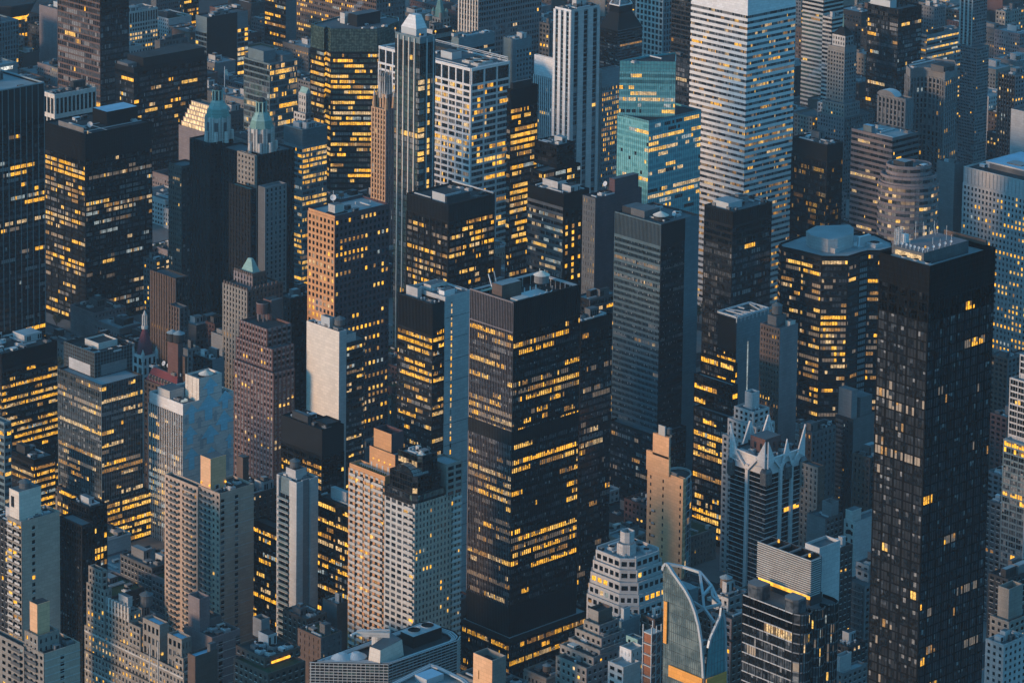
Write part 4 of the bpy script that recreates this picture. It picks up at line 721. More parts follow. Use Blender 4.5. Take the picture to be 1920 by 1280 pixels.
b = rect(T, 1674, 259, 1597, 1722, 2120, S(BAND, fp=11, n=44, wall='mauve', sp='mauve', sh=.5, lit=.04, rowlit={7: .75}, pal=('l_pale', 'l_gold'), palw=(3, 1), offw=(5, 3, 0)), S(BAND, fp=11, n=26, wall='mid_grey', sp='mid_grey', lit=.03, offw=(5, 3, 0)), roof='roof_light'); sub(b, .05, .2, .55, .75, 5, 'steel_blue', roof='membrane'); clutter(b, n=7, pent=0)
T = Thing('office_tower', 'oval mauve tower of stacked horizontal rings with lit floors and two setbacks on top', 'tower'); ALL.append(T)
c0 = P(1703, 355, 2030); cx, cy = c0.x, c0.y
def ell(ra, rb, n=40, ax=(.70, -.715)):
    return [(cx+ax[0]*ra*math.cos(2*math.pi*k/n)-ax[1]*rb*math.sin(2*math.pi*k/n), cy+ax[1]*ra*math.cos(2*math.pi*k/n)+ax[0]*rb*math.sin(2*math.pi*k/n)) for k in range(n)]
LP = S(BAND, fh=3.85, n=1, wall='mauve', sp='mauve', sh=.46, sd=.5, mull=.06, core='mauve', lit=.3, run=2, row=.2, pal=('l_gold', 'l_pale', 'l_blind'), palw=(2, 4, 6), off=('g_blind', 'g_mid'), offw=(4, 2))
z1 = P(1703, 352, 2012).z
rings = [(ell(18.3, 15), 0, z1-0), (ell(16.8, 13.2), None, z1+4.5), (ell(13.5, 10), None, z1+9.5)]
b = block(T, rings[0][0], 0, z1, [LP]*40, 2030, core='mauve'); b = block(T, rings[1][0], b.zr, z1+5, [S(LP, lit=0)]*40, 2030, core='mauve'); b = block(T, rings[2][0], b.zr, z1+11, [S(LP, lit=0)]*40, 2030, core='mauve', par=2); clutter(b, n=4, pent=1)
T = Thing('office_building', 'wide pale building with a dense grid of small square windows at the right edge', 'building'); ALL.append(T)
GR = S(PUNCH, fp=10.9, wall='concrete', pw=1.5, pd=.5, sh=.44, sd=.48, lit=.3, run=1.3, row=.5, top=32, tops='fins', **AMB)
b = rect(T, 1990, 356, 1808, 2100, 2040, S(GR, n=26), S(GR, n=10), roof='roof_dark'); sub(b, .2, .8, .45, .9, 4, 'steel', roof='membrane'); clutter(b, n=10, pent=1)
B1('office_building', 'blank pale concrete slab at the right edge, above the dense window grid', 'building', 1960, 218, 1896, 2000, 2160, blank('concrete', 7), blank('grey'))
B1('apartment_building', 'plain grey windowless block between the oval tower and the pale window grid', 'building', 1790, 308, 1757, 1807, 2110, blank('grey', 9), blank('mid_grey'), n=4)
# dark faceted tower K
T = Thing('office_tower', 'dark faceted glass tower with a broad roof deck left of the tall black tower', 'tower'); ALL.append(T)
zk = P(1550, 480, 1900).z
q = [(1461, 456), (1466, 462), (1503, 470), (1541, 480), (1590, 480), (1612, 473), (1628, 469), (1652, 469), (1674, 463), (1671, 452), (1640, 438), (1560, 436), (1505, 440)]
pk = [PZ(x, y, zk) for x, y in q]; KS = S(GLASS, fp=11.7, bw=1.6, wall='black', sp='charcoal', pw=.5, pd=.4, pe=5, sh=.42, sd=.42, mull=.0, top=4, lit=.45, run=3, row=.6, core='black', off=('g_dark', 'g_mid'), offw=(3, 1), pal=('l_amber', 'l_gold', 'l_dim', 'l_blind', 'l_pale'), palw=(3, 3, 6, 12, 2))
KB = S(KS, pal=('g_teal',), palw=(1,), off=('steel_blue',), offw=(1,), lit=0, sp='black', sh=.35)
b = block(T, [(p.x, p.y) for p in pk], 0, zk, [KS, KS, KS, S(KS, rowlit={11: 1, 10: .8}), S(KS, lit=.15), KB, S(KS, lit=.5), KS, None, None, None, None, None], 1900, core='black', roof='roof_light')
zc_ = b.zr; q2 = [(1511, 458), (1520, 466), (1552, 474), (1570, 473), (1600, 463), (1600, 452), (1592, 446), (1530, 448)]; p2 = [PZ(x, y, zc_) for x, y in q2]; mb = T.part('plant_enclosure'); mb.prism([(p.x, p.y) for p in p2], zc_, zc_+8, 'concrete', 'roof_light'); c_ = PZ(1558, 474, zc_); mb = T.part('penthouse'); mb.box(c_.x, c_.y-3, zc_, c_.x+4, c_.y+1, zc_+3, 'concrete')
c_ = PZ(1610, 466, zc_); mb = T.part('window_cleaning_rig'); mb.box(c_.x, c_.y, zc_, c_.x+14, c_.y+8, zc_+1, 'steel'); mb.box(c_.x+2, c_.y+1, zc_+1, c_.x+12, c_.y+3, zc_+6, 'steel'); mb.bar((c_.x, c_.y, zc_+1), (c_.x+2, c_.y+1, zc_+6), .3, 'steel'); mb.bar((c_.x+14, c_.y+8, zc_+1), (c_.x+12, c_.y+3, zc_+6), .3, 'steel')
c_ = PZ(1640, 462, zc_); fan(T, c_.x, c_.y, zc_, 3, 2, 'steel')
# ------------------------------------------------------------------ LEFT, MIDDLE
T = Thing('office_building', 'dark office block at the left edge with long amber strips and a cluttered roof', 'building'); ALL.append(T)
E1 = S(BAND, fp=12.6, n=56, wall='black', sp='charcoal', sh=.5, top=30, core='black', mull=.12, lit=.4, run=6, row=.95, rowlit={0: .2, 4: .85, 5: .95, 8: .75, 9: .8, 10: .6}, **AMB)
b = rect(T, 3, 664, -60, 107, 1780, S(E1), S(E1), roof='roof_dark'); clutter(b, n=16, pent=2); tank(T, b.x0+10, b.y0+16, b.zr, 3, 1.6, .3, 'dark_grey', 'roof_light')
T = Thing('office_building', 'grey glass tower with a setback crown, square roof well and pale amber floor bands', 'building'); ALL.append(T)
EG = S(GLASS, fp=12.2, wall='steel_blue', pw=.2, pe=1, pd=.2, sh=.42, sp='dark_grey', bw=1.6, core='dark_grey', lit=.3, run=6, row=.95, off=('g_mid', 'g_dark', 'g_blind'), offw=(4, 3, 2), pal=('l_gold', 'l_pale', 'l_blind', 'l_dim', 'l_amber'), palw=(3, 3, 4, 3, 1))
b = rect(T, 190, 722, 109, 267, 1725, S(EG, rowlit={0: .4, 3: .8, 4: .5, 7: .9}), S(EG, rowlit={2: .8, 4: .6, 7: .7, 12: .7, 13: .7}), roof='roof_light')
b2 = rect(T, 177, 662, 120, 248, 1738, S(EG, top=58, tops='grid'), S(EG, top=58, tops='grid'), z0=b.zr, roof='roof_dark', par=2); c = sub(b2, .35, .85, .3, .75, 3.5, 'pale_stone', open_=True)
mb = T.part('louvre_panel'); mb.box(b2.x0+4, b2.y0-.5, b2.z1-13, b2.x1-4, b2.y0-.38, b2.z1-7, 'grey'); mb = T.part('louvre_panel'); mb.box(b2.x0-.5, b2.y0+3, b2.z1-13, b2.x0-.38, b2.y1-5, b2.z1-7, 'concrete')
for u, v in ((.15, .2), (.15, .5), (.6, .08), (.85, .1)): fan(T, b2.x0+(b2.x1-b2.x0)*u, b2.y0+(b2.y1-b2.y0)*v, b2.zr, 2.2, 1)
EP = S(EG, wall='mauve', lit=.6, rowlit={0: .7, 1: .7, 2: .2, 5: .6, 6: 1, 8: .9, 9: .9}, pal=('l_amber', 'l_gold', 'l_dim', 'l_pale'), palw=(4, 3, 3, 1), fp=12.4)
rect(T, 188, 945, 108, 283, dcol(b, 188, 945, 4), S(EP, lit=.2, rowlit=None), EP, roof='roof_mid')
B1('office_building', 'small dark building with three amber floors, left of the grey setback glass tower', 'building', 63, 862, 21, 103, 1720, S(E1, n=20, top=8, rowlit={0: .5, 1: .9}), S(E1, n=20, top=8, rowlit={0: .8, 1: .4, 2: 1, 3: .8}), n=6)
B1('office_building', 'narrow blue glass slab with pale edges at the left edge under the amber strip block', 'building', 8, 792, -30, 20.5, 1640, S(GLASS, fp=13, n=12, wall='steel_blue', lit=.2, **AMB), S(GLASS, fp=13, n=5, wall='steel_blue', lit=.3, **AMB))
# domed tower and old brick block
T = Thing('church_tower', 'white balustraded corner tower with a dark red dome and slim white lantern', 'tower'); ALL.append(T)
b = rect(T, 268, 668, 250, 293, 1835, S(PUNCH, fp=18, n=2, wall='concrete', lit=0, sh=.3), S(PUNCH, fp=18, n=3, wall='concrete', lit=0, sh=.3)); cx, cy = (b.x0+b.x1)/2, (b.y0+b.y1)/2; R = min(b.x1-b.x0, b.y1-b.y0)*.5
mb = T.part('dome'); pr = [(R*1.0, 0), (R*.97, 3), (R*.86, 6.5), (R*.66, 10), (R*.42, 13.2), (R*.26, 15)]
for (r0, h0), (r1, h1) in zip(pr, pr[1:]): mb.cyl(cx, cy, b.zr+h0, r0, b.zr+h1, r1, 'red_dome', 16, cap=False)
l = T.part('lantern'); l.cyl(cx, cy, b.zr+15, R*.42, b.zr+17, R*.42, 'pale_stone', 8); l.cyl(cx, cy, b.zr+17, R*.2, b.zr+23, R*.18, 'pale_stone', 8); l.cyl(cx, cy, b.zr+23, R*.26, b.zr+25.5, R*.05, 'pale_stone', 8)
for k in range(6): l.bar((cx+R*.3*math.cos(k*1.047), cy+R*.3*math.sin(k*1.047), b.zr+17), (cx+R*.3*math.cos(k*1.047), cy+R*.3*math.sin(k*1.047), b.zr+23), .2, 'pale_stone')
for k in range(4): m2 = T.part('pinnacle'); x, y = ((b.x0, b.y0), (b.x1, b.y0), (b.x1, b.y1), (b.x0, b.y1))[k]; m2.cyl(x, y, b.zr-2, 1, b.zr+2.4, 1, 'concrete', 8); m2.cyl(x, y, b.zr+2.4, .9, b.zr+5, .1, 'pale_stone', 8)
T = Thing('apartment_building', 'old dark brick block with a mansard roof and two water tanks on a brick shaft', 'building'); ALL.append(T)
b = rect(T, 331, 733, 271, 352, 1800, S(PUNCH, fp=10.5, wall='brick_brown', pw=1.6, lit=.02, off=('g_mid', 'g_dark', 'g_blind'), offw=(3, 3, 1)), S(PUNCH, fp=10.5, wall='maroon', lit=.0), roof='roof_dark')
mb = T.part('mansard_roof'); xs = [(b.x0+.3, b.y0+.3), (b.x1-.3, b.y0+.3), (b.x1-.3, b.y1-.3), (b.x0+.3, b.y1-.3)]; mb.prism(xs, b.zr, b.zr+8, 'red_dome', 'roof_mid', [(x+(3 if x < b.x0+2 else -3), y+(3 if y < b.y0+2 else -3)) for x, y in xs])
for k in range(9): m2 = T.part('dormer'); y = b.y0+3+(b.y1-b.y0-6)*k/8.5; m2.box(b.x0+.6, y, b.zr+1.5, b.x0+2.8, y+1.3, b.zr+4.2, 'limestone'); m2.box(b.x0+.5, y+.25, b.zr+1.9, b.x0+.6, y+1.05, b.zr+3.8, 'g_mid')
c = sub(b, .42, .88, .1, .42, 22, 'brick_red', z=b.zr+4); tank(T, c.x0+3, c.y0+3.2, c.z1, 3.2, 4.4, .4, 'dark_grey', 'roof_light'); tank(T, c.x1-2, c.y1-2.2, c.z1, 3, 4.4, .4, 'dark_grey', 'roof_light'); sub(b, .75, .98, .0, .12, 17, 'brick_brown', z=b.zr+2); b.zr += 8; clutter(b, n=4, pent=0); dish(T, b.x0+7, b.y0+20, b.zr, 1.4); dish(T, b.x0+7, b.y0+16, b.zr, 1.2)
B1('office_building', 'low dark-windowed building with a teal roof rim beside the old brick block', 'building', 398, 675, 363, 420, 1850, S(PUNCH, fp=11, wall='charcoal', lit=.1, **AMB), blank('steel_blue'), n=9, pent=2)
B1('apartment_building', 'small grey flat-roofed block behind the brick tank house', 'building', 352, 655, 336, 374, 1880, blank('mid_grey'), S(PUNCH, fp=11, wall='steel_blue', lit=0), n=4)
B1('apartment_building', 'plain grey slab behind the foot of the ornate brick tower', 'building', 425, 632, 396, 440, 1950, blank('grey'), blank('mid_grey'), n=2)
# mural building
T = Thing('office_building', 'white building whose blank side is painted with pale blue upward arrows', 'building'); ALL.append(T)
MU = S(RIB, fp=12.9, n=19, wall='white_metal', sp='charcoal', pw=.4, pd=.35, sh=.36, sd=.2, lit=.35, top=22, tops='solid', core='concrete', run=3, off=('g_blind', 'g_mid', 'g_dark'), offw=(5, 3, 3), pal=('l_pale', 'l_gold', 'l_cool', 'l_blind'), palw=(4, 3, 3, 3), zone=((0, .4, .3), (.4, 1, .75)))
b = rect(T, 343, 758, 280, 438, 1725, MU, blank('mural_pale', 5, sp='mural_grey'), roof='roof_mid')
p1 = rect(T, 374, 710, 349, 416, 1731, S(PUNCH, fp=20, n=3, wall='cream', pw=4, sh=.6, lit=0, off=('g_dark',), offw=(1,)), blank('mural_pale', 5, sp='mural_grey'), z0=b.zr); tank(T, p1.x0+(p1.x1-p1.x0)*.5, p1.y0+(p1.y1-p1.y0)*.35, p1.zr, 3.6, 1.2, .2, 'dark_grey', 'cream')
c = sub(b, .02, .3, .42, .78, 5, 'pale_stone'); clutter(b, n=8, pent=0); m2 = T.part('work_light'); m2.box(b.x0+3, b.y0+5, b.zr, b.x0+7, b.y0+7, b.zr+1.2, 'l_cool')
def toplane(x, y, axis, val):
    r = ray(x, y); t_ = ((val-CAM.y)/r.y) if axis == 'y' else ((val-CAM.x)/r.x); return CAM+r*t_
def arrow(ax, ay, w_, h, sw, sh_, m, yy, off):
    """flat painted arrow on the wall plane"""
    c = toplane(ax, ay, 'y', yy); s_ = 1725/F; W, H, SW, SH = w_*s_*1.38, h*s_, sw*s_*1.38, sh_*s_; x0, z0 = c.x, c.z; x1lim = b.x1-.1
    mb = T.part('painted_arrow'); Y = yy-.02-off
    cl = lambda x: min(x1lim, max(b.x0+.05, x))
    mb.face([(x0, Y, z0), (cl(x0-W/2), Y, z0-H), (cl(x0+W/2), Y, z0-H)], m)
    mb.face([(cl(x0-SW/2), Y, z0-H), (cl(x0-SW/2), Y, z0-H-SH), (cl(x0+SW/2), Y, z0-H-SH), (cl(x0+SW/2), Y, z0-H)], m)
yy = b.y0-.13; rr = random.Random(5)
for (ax, ay, w_, h, sw, sh_, m) in ((391, 738, 42, 29, 13, 22, 'mural_blue'), (359, 757, 26, 18, 10, 20, 'mural_blue'), (422, 731, 28, 20, 10, 16, 'mural_blue'), (420, 768, 32, 26, 12, 14, 'mural_blue'), (356, 797, 27, 21, 11, 16, 'mural_blue'),
    (394, 795, 32, 24, 12, 13, 'mural_blue'), (378, 812, 16, 14, 6, 16, 'mural_grey'), (430, 812, 15, 13, 6, 16, 'mural_blue'), (411, 812, 24, 20, 10, 14, 'mural_pale'), (359, 838, 26, 20, 10, 24, 'mural_blue'), (396, 836, 28, 22, 10, 24, 'mural_blue'), (425, 842, 22, 18, 9, 24, 'mural_grey'), (404, 768, 12, 10, 5, 12, 'mural_grey'), (374, 780, 14, 12, 5, 12, 'mural_grey'), (349, 780, 9, 8, 4, 8, 'mural_grey')):
    arrow(ax, ay, w_, h, sw, sh_, m, yy, rr.uniform(.0, .12))
arrow(394.5, 707, 28, 20, 11, 12, 'mural_blue', p1.y0-.13, .02)
rect(T, 312, 1067, 257, 345, 1690, S(MU, n=17, top=3, zone=((0, .25, .3), (.25, .55, .95), (.55, 1, .2)), pal=('l_gold', 'l_amber', 'l_strong', 'l_pale'), palw=(3, 3, 2, 2)), None, roof='roof_mid')
# ornate brick tower
T = Thing('stone_tower', 'old brown brick tower with battlements and a small green copper hipped roof', 'tower'); ALL.append(T)
OB = S(RIB, fp=10, bw=2.8, wall='brick_brown', pw=1.5, pd=.4, sh=.4, lit=.02, core='brick_brown')
b = rect(T, 464, 545, 419, 530, 1870, S(OB, wall='limestone', core='brick_brown'), OB); b2 = rect(T, 474, 518, 440, 500, 1880, S(OB, wall='mauve'), OB, z0=b.zr)
for bb in (b, b2):
    for k in range(9):
        m2 = T.part('battlement'); y = bb.y0+(bb.y1-bb.y0)*k/8.6; m2.box(bb.x0-.3, y, bb.z1-1, bb.x0+.6, y+1.2, bb.z1+1.5, 'brick_brown')
    for k in range(1, 8):
        m2 = T.part('battlement'); x = bb.x0+(bb.x1-bb.x0)*k/8.6; m2.box(x, bb.y0-.3, bb.z1-1, x+1.2, bb.y0+.6, bb.z1+1.5, 'brick_brown')
mb = T.part('copper_roof'); xs = [(b2.x0+2, b2.y0+2), (b2.x1-2, b2.y0+2), (b2.x1-2, b2.y1-2), (b2.x0+2, b2.y1-2)]; cx, cy = (b2.x0+b2.x1)/2, (b2.y0+b2.y1)/2; mb.prism(xs, b2.zr, b2.zr+9, 'copper_pale', 'copper_pale', [(x*.25+cx*.75, y*.25+cy*.75) for x, y in xs])
B1('office_building', 'dark flat-roofed building with a step of grey parapets behind the brick drum tower', 'building', 545, 560, 520, 580, 1900, S(PUNCH, fp=11, wall='mid_grey', lit=.02), S(PUNCH, fp=11, wall='charcoal', lit=.02), n=8, pent=2)
T = Thing('apartment_tower', 'red brick apartment tower with corner windows and a round brick drum on its roof', 'tower'); ALL.append(T)
BR = S(PUNCH, fp=11.4, bw=3.0, wall='brick_red', sp='mauve', pw=1.3, sh=.42, lit=.07, off=('g_mid', 'g_dark', 'g_blind'), offw=(5, 2, 2), pal=('l_pale', 'l_gold'), palw=(1, 1), core='brick_red')
b0 = rect(T, 513, 700, 440, 552, 1700, S(BR, bw=2.6), BR, roof='roof_mid'); b = rect(T, 511, 655, 444, 551, 1703, S(BR, bw=2.4), S(BR, lit=.04), z0=b0.zr); b2 = rect(T, 501, 617, 451, 546, 1707, S(BR, bw=2.4), S(BR), z0=b.zr, roof='roof_dark')
C = P(492, 606, 1726); i = len(T.parts); mb = T.part('brick_drum'); mb.cyl(C.x, C.y, b2.zr+4, 3.1, b2.zr+9.5, 3.1, 'brick_red', 20, 'roof_dark'); mb.cyl(C.x, C.y, b2.zr+9.3, 3.3, b2.zr+9.9, 3.3, 'mauve', 20, 'charcoal'); mb.box(C.x+3, C.y-3.6, b2.zr, C.x+10, C.y+3, b2.zr+10.5, 'brick_red', 'roof_dark'); mb.box(C.x+2.8, C.y-3.8, b2.zr+10.5, C.x+10.2, C.y-3.4, b2.zr+11.2, 'mauve')
for k in range(6): m2 = T.part('column', sub=i); a = k*1.047; m2.cyl(C.x+2.6*math.cos(a), C.y+2.6*math.sin(a), b2.zr, .35, b2.zr+4, .35, 'mauve', 8)
T = Thing('apartment_building', 'cream windowless slab joined to a tower of rounded balconies with strip windows', 'building'); ALL.append(T)
FB = S(BAND, fp=11.55, wall='dark_grey', sp='dark_grey', sh=.5, bw=1.6, mull=.12, lit=.35, core='dark_grey', run=4, off=('g_blind', 'g_mid', 'g_dark'), offw=(4, 4, 2), pal=('l_pale', 'l_gold', 'l_cool', 'l_blind'), palw=(3, 3, 3, 3))
b = rect(T, 636, 622, 575, 650, 1690, blank('cream'), blank('concrete', 11), roof='roof_dark'); sub(b, .25, .9, .35, .62, 6, 'steel', roof='roof_mid'); sub(b, .3, .8, .1, .25, 2, 'grey'); clutter(b, n=5, pent=0)
x0, y0 = b.x1+.1, b.y0; C = P(690, 628, 1700); za = b.z1-7; L_ = along(Vector((b.x0, b.y0, za)), DX, 691); x1 = b.x0+L_; r_ = 4.5
pts = [(x0, y0), (x1-r_, y0)]+[(x1-r_+r_*math.sin(a*.262), y0+r_-r_*math.cos(a*.262)) for a in range(1, 7)]+[(x1, y0+14), (x0, y0+14)]
b2 = block(T, pts, 0, za, [S(FB, top=3)]*7+[None]*(len(pts)-7), 1690, core='dark_grey', roof='roof_mid'); sub(b2, .02, .5, .1, .9, 5, 'concrete'); tank(T, (b.x0+b.x1)/2+3, b.y0+6, b.zr, 2.8, 3, 2.5, 'mid_grey', 'roof_mid')
T = Thing('office_building', 'dark glass building with a black roof and bright amber floors low on its left face', 'building'); ALL.append(T)
F5 = S(GLASS, fp=13, bw=1.6, wall='charcoal', pe=3, sh=.45, sp='black', core='black', top=52, lit=.45, run=4, rowlit={1: .6, 2: .9, 3: .8}, **AMB)
b = rect(T, 604, 806, 528, 645, 1618, S(F5), S(F5, lit=.06, rowlit=None), roof='roof_dark'); clutter(b, n=8, pent=1); sub(b, .3, .95, .05, .4, 2.5, 'charcoal', open_=True)
T = Thing('office_building', 'dark terraced office building with amber strips, left of the orange-capped apartment slab', 'building'); ALL.append(T)
b = rect(T, 664, 955, 592, 690, 1560, S(F5, fp=14.5, top=5, lit=.65, rowlit=None), None, roof='roof_dark'); clutter(b, n=4); rect(T, 540, 1000, 474, 560, 1600, S(F5, fp=14, top=8, rowlit={0: .9, 1: .2}, lit=.35), None, roof='roof_dark')
T = Thing('apartment_building', 'dark brick house with white parapets and few amber windows beside the slim pale slab', 'building'); ALL.append(T)
b = rect(T, 462, 930, 410, 522, 1650, blank('brick_brown'), S(PUNCH, fp=11.5, wall='brick_brown', pw=2.4, sh=.5, lit=.22, core='brick_brown', **AMB), roof='roof_dark'); clutter(b, n=10, pent=2); sub(b, .05, .4, .45, .8, 4, 'concrete'); sub(b, .02, .2, .15, .35, 20, 'brick_brown')
T = Thing('office_tower', 'dark office tower joined to a blank grey slab with a dotted amber window line', 'tower'); ALL.append(T)
F2 = S(GLASS, fp=13, n=24, wall='charcoal', sp='charcoal', pw=.3, pe=6, sh=.45, top=62, tops='fins', core='black', lit=.34, run=4, row=.9, **AMB)
b = rect(T, 811.5, 570, 746.5, 833, 1640, S(F2), S(F2, n=10, top=48, tops='solid', lit=.45), roof='roof_mid', core='charcoal'); w_ = b.x1-b.x0
L_ = along(Vector((b.x0, b.y0, b.z1)), DX, 882.5); c = wrect(T, b.x1+.05, b.x0+L_, b.y0-.6, b.y1, 0, b.z1+2.2, None, blank('concrete', 11, sp='grey', cols=(.25,), fp=13, pw=.8, sh=.35, lit=.9, pal=('l_gold', 'l_pale', 'l_amber'), palw=(2, 2, 2)), 1640, roof='roof_mid'); clutter(b, n=6, pent=1); sub(c, .1, .5, .1, .25, 3, 'white_metal'); sub(c, .2, .8, .55, .75, 3, 'pale_stone'); fan(T, (c.x0+c.x1)/2, c.y0+(c.y1-c.y0)*.5, c.zr, 2, 1); clutter(c, n=5, pent=0)
# ------------------------------------------------------------------ CENTRE TOWER M
T = Thing('office_tower', 'central dark office tower with slatted crown, water tank on its roof and dense amber rows', 'tower'); ALL.append(T)
MM = S(GLASS, fp=15.1, wall='mid_grey', sp='black', pw=.16, pe=1, pd=.35, sh=.42, sd=.12, core='black', lit=.4, run=5, row=.95, top=60, tops='fins')
b = rect(T, 963, 566, 882.5, 1088, 1530, S(MM, n=27, wall='mauve', lit=.5, zone=((0, .03, 1), (.03, .2, .3), (.2, .27, .9), (.27, .37, .45), (.37, .45, .8)), pal=('l_pale', 'l_gold', 'l_blind', 'l_dim', 'l_amber'), palw=(3, 4, 6, 3, 2), off=('g_mid', 'g_blind', 'g_dark'), offw=(4, 1, 4)),  # mauve left piers carry the warm sunlight in their colour
    S(MM, n=36, wall='charcoal', lit=.42, pal=('l_amber', 'l_gold', 'l_strong', 'l_dim', 'l_blind'), palw=(5, 3, 1, 2, 3), off=('g_dark', 'g_mid'), offw=(5, 2)), roof='roof_dark', par=5)
for f0, f1 in ((.325, .36), (.77, .90)):   # windowless belts
    zz0, zz1 = b.z1-b.z1*f1*1.0, b.z1-b.z1*f0*1.0
    m2 = T.part('ribbed_belt')
    for k in range(28): y = b.y0+(b.y1-b.y0)*k/27; m2.box(b.x0-.62, y-.1 if k else y, zz0, b.x0-.45, y+.1, zz1, 'dark_grey')
    m2.box(b.x0-.46, b.y0, zz0, b.x0-.02, b.y1, zz1, 'charcoal')
    m2 = T.part('ribbed_belt')
    for k in range(37): x = b.x0+(b.x1-b.x0)*k/36; m2.box(x-.1, b.y0-.62, zz0, x+.1, b.y0-.45, zz1, 'charcoal')
    m2.box(b.x0-.44, b.y0-.46, zz0, b.x1, b.y0-.02, zz1, 'black')
for (u0, u1, v0, v1) in ((.0, 1, .93, .99), (.93, .995, .02, .93)):
    m2 = T.part('steel_gantry')
    x0, x1, y0, y1 = b.x0+(b.x1-b.x0)*u0, b.x0+(b.x1-b.x0)*u1, b.y0+(b.y1-b.y0)*v0, b.y0+(b.y1-b.y0)*v1
    for k in range(4):
        if u1-u0 > v1-v0: m2.box(x0, y0+(y1-y0)*k/3-.12, b.z1-.7, x1, y0+(y1-y0)*k/3+.12, b.z1-.2, 'steel')
        else: m2.box(x0+(x1-x0)*k/3-.12, y0, b.z1-.7, x0+(x1-x0)*k/3+.12, y1, b.z1-.2, 'steel')
    for k in range(9):
        if u1-u0 > v1-v0: m2.box(x0+(x1-x0)*k/8.2, y0, b.zr, x0+(x1-x0)*k/8.2+.3, y0+.3, b.z1-.7, 'steel')
        else: m2.box(x0, y0+(y1-y0)*k/8.2, b.zr, x0+.3, y0+(y1-y0)*k/8.2+.3, b.z1-.7, 'steel')
m2 = T.part('steel_gantry'); m2.box(b.x0+.6, b.y0+(b.y1-b.y0)*.78, b.z1-.9, b.x0+(b.x1-b.x0)*.45, b.y0+(b.y1-b.y0)*.86, b.z1-.5, 'copper')
c = sub(b, .05, .34, .35, .58, 10, 'brick_brown', roof='roof_light'); m2 = T.part('antenna'); m2.bar((c.x0, c.y1, c.z1-2), (c.x0-1, c.y1+1.5, c.z1+4), .2, 'white_metal'); m2.bar((c.x0+3, c.y1, c.z1-1), (c.x0+2, c.y1+1, c.z1+5), .15, 'steel')
tank(T, b.x0+(b.x1-b.x0)*.74, b.y0+(b.y1-b.y0)*.5, b.zr, 3.6, 3.6, 5, 'grey', 'cream')
c = sub(b, .32, .64, .08, .45, 3, 'dark_grey', roof='steel'); 
for k in range(4): m2 = T.part('roof_pipe'); x = c.x0+1+k*(c.x1-c.x0-2)/3.2; m2.bar((x, c.y0+.8, c.z1+.4), (x+2, c.y0+.8, c.z1+1.4), .18, 'white_metal'); m2.bar((x, c.y1-1, c.z1+.4), (x, c.y1-1, c.z1+2.4), .2, 'white_metal')
m2 = T.part('cooling_unit'); m2.box(b.x0+(b.x1-b.x0)*.08, b.y0+1, b.zr, b.x0+(b.x1-b.x0)*.26, b.y0+(b.y1-b.y0)*.2, b.zr+5, 'pale_stone'); clutter(b, n=5, pent=0)
MP = S(MM, n=60, fp=15.2, top=8, tops='solid', lit=.4, wall='charcoal', **AMB)
rect(T, 955, 1197, 860.5, 1104, dcol(b, 955, 1197, 5), S(MP, n=40), S(MP, n=60), roof='roof_light')
T = Thing('office_building', 'thin dark glass slab with faint reflections, attached behind the central tower on its right', 'building'); ALL.append(T)
b = rect(T, 1089, 604, 1060, 1148, 1640, S(GLASS, fp=13, wall='black', lit=0), S(GLASS, fp=13.2, n=20, wall='charcoal', pw=.12, pe=1, sh=.3, lit=.12, top=20, tops='grid', core='black', off=('g_dark', 'g_mid', 'g_blind'), offw=(6, 3, .5), pal=('l_blind', 'l_dim', 'l_amber', 'l_pale'), palw=(5, 3, 1, 2)), roof='roof_mid'); clutter(b, n=3)
B1('office_building', 'low lit block with a teal flat roof squeezed left of the blue-grey slab', 'building', 1106, 562, 1080, 1158, 1840, S(PUNCH, fp=12, wall='charcoal', lit=.1, **AMB), S(GLASS, fp=12, wall='mid_grey', lit=.3, **AMB), roof='roof_light', n=8, pent=2)
# ------------------------------------------------------------------ FOREGROUND APARTMENTS, LEFT
APT = S(PUNCH, fp=11.6, bw=3.4, wall='grey', pw=1.7, sh=.5, lit=.03, off=('g_dark', 'g_mid'), offw=(3, 2), **AMB)
T = Thing('apartment_tower', 'grey apartment tower in two stepped blocks with columns of balconies and a lit tan bulkhead', 'tower'); ALL.append(T); T.balm = ('concrete', 'mid_grey')
b = rect(T, 413, 925, 374, 476, 1590, S(APT, n=5, wall='warm_grey', bal=((.12, .62, 1.6),)), blank('warm_grey', 5.8, cols=(.07, .48), fp=11.6, pw=2.0, sh=.45, sp='concrete', lit=.03), roof='roof_dark')
b2 = rect(T, 371, 913, 310, 383, 1600, S(APT, n=8, wall='warm_grey', bal=((.16, .40, 1.6), (.62, .92, 1.6))), S(APT, n=2, wall='warm_grey'), roof='roof_dark'); c = sub(b, .02, .48, .5, .98, 16, 'tan', roof='roof_mid')
for (x, y) in ((c.x0-.3, c.y1-1), (c.x0-.3, c.y0+.3), (c.x0+9, c.y0-.3)): m2 = T.part('wall_lamp'); m2.box(x-.35, y-.35, c.z0+2.4, x+.25, y+.3, c.z0+3.3, 'l_strong')
clutter(b, n=6, pent=0); clutter(b2, n=5, pent=0)
T = Thing('apartment_tower', 'slim pale concrete slab with stepped corners and a recessed strip of balconies', 'tower'); ALL.append(T); T.balm = ('concrete', 'steel_blue')
C = P(556, 905, 1560); a = along(C, DY, 516); bx = along(C, DX, 597)
